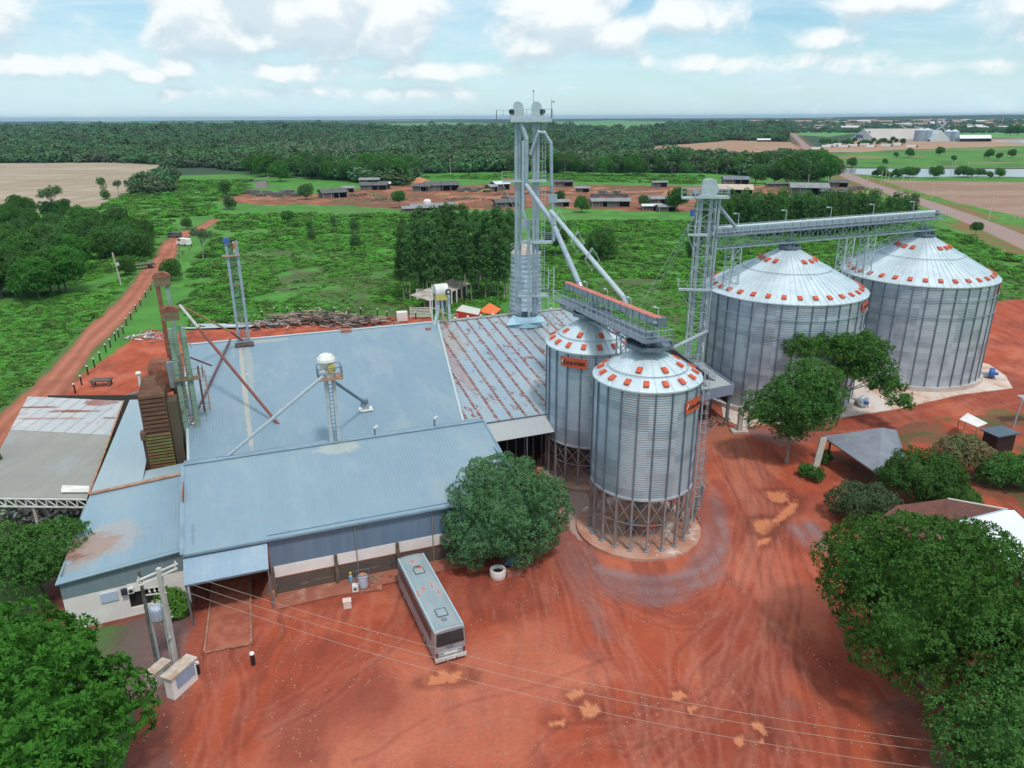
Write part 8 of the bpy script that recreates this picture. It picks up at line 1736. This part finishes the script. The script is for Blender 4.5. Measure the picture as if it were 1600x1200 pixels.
for i in range(210):
    o = HM[i] if i < 4 else HM[i % 4].copy()
    if i >= 4: COL.objects.link(o)
    f = rnd.random(); px_ = 1168+f*500; top = 189.5-8*max(0, (px_-1450)/150); py_ = rnd.uniform(top+1.5, 204-(px_ < 1260)*5 if px_ < 1330 or px_ > 1500 else 199)
    if px_ < 1225: py_ = rnd.uniform(192, 194.5)
    o.location = P(px_, py_); o.rotation_euler = (0, 0, rnd.uniform(-.7, .7)); s_ = rnd.uniform(.9, 2.0)*(1.0 if py_ > 196 else 1.5); o.scale = (s_, s_, s_*.85)
    tag(o, 'small pale house of the distant town on the right horizon', 'house', 'houses of the distant town')
tx = []; 
for i in range(2600):
    f = rng.random(); px_ = 1160+f*520; tx.append(P(px_, rng.uniform(188.5, 208)))
tx = np.array([tuple(p) for p in tx]); ss_ = rng.uniform(4, 9, len(tx))*np.clip(tx[:, 1]/2500, .7, 1.6)
scatter('town_greenery', tx, np.stack([ss_, ss_, ss_*.65], -1), rng.uniform(0, 6, len(tx)), fm, 'dark trees filling the streets of the distant town', 'trees')
# guy wires and small lamp under silos left out of the far view; machinery under the near silo
t = thing('discharge_motor', 'dark motor gearbox with an orange guard under the nearest hopper silo', 'motor', (S1[0]-.6, S1[1]-1.5, .32), 0); mb = MB(); mb.tube((-.9, 0, 1.1), (.2, 0, 1.1), .42, 12); mb.build('motor', M_STEELD, t); mb = MB(); mb.cbox((1.4, -.4, .9), (1.2, .3, .5), .5); mb.build('orange_guard', M_ORANGE, t); mb = MB(); mb.bar((0, 0, 0), (0, 0, 1.6), .25); mb.bar((-.8, .3, 0), (-.6, 0, .8), .1); mb.bar((1.2, -.3, 0), (1.2, -.3, .8), .1); mb.build('stand', M_BLACK, t)
t = thing('discharge_motor', 'dark motor under the second hopper silo by the warehouse', 'motor', (S2[0], S2[1]-2, .3), 0); mb = MB(); mb.tube((-.5, 0, 1.1), (.8, 0, 1.1), .42, 12); mb.build('motor', M_BLACK, t); mb = MB(); mb.bar((0, 0, 0), (0, 0, 1.0), .25); mb.build('stand', M_BLACK, t)
t = thing('stair_tower', 'thin grey stair frame at the right foot of the nearest hopper silo', 'stair', (S1[0]+5.7, S1[1]+.5, 0), 0); mb = MB()
for x, y in ((0, 0), (.9, 0), (0, 1.3), (.9, 1.3)): mb.bar((x, y, 0), (x, y, 8.2), .06)
for i in range(6): mb.bar((0, 0, i*1.4+.5), (.9, 0, i*1.4+.5), .05); mb.bar((.9, 0, i*1.4+.5), (.9, 1.3, i*1.4+.5), .05); mb.bar((0, 1.3, i*1.4+.5), (.9, 1.3, i*1.4+.5), .05)
mb.build('frame', M_LEG, t); mb = MB(); 
for i in range(14): mb.box(.05+(i*.06), .35+i*.06, .1, 1.2, .4+i*.3, .43+i*.3)
mb.build('treads', M_LEG, t)
# haze: even air round the whole scene
HAZE_D = .000065
hz = MB(); n = 48; hz.lathe([(16500, -3.0), (16500, 58.0)], n); ho = hz.build('haze', None); ho.data.materials.clear()
mh = bpy.data.materials.new('air'); mh.use_nodes = True; g = G(mh.node_tree); g.n.clear(); out = g.new('ShaderNodeOutputMaterial'); pv = g.new('ShaderNodeVolumePrincipled'); pv.inputs['Color'].default_value = (.30, .50, .74, 1); pv.inputs['Density'].default_value = HAZE_D; pv.inputs['Anisotropy'].default_value = 0.1
g.l.new(pv.outputs[0], out.inputs['Volume']); ho.data.materials.append(mh); tag(ho, 'pale even haze in the air over the plain', 'haze', kind='stuff')
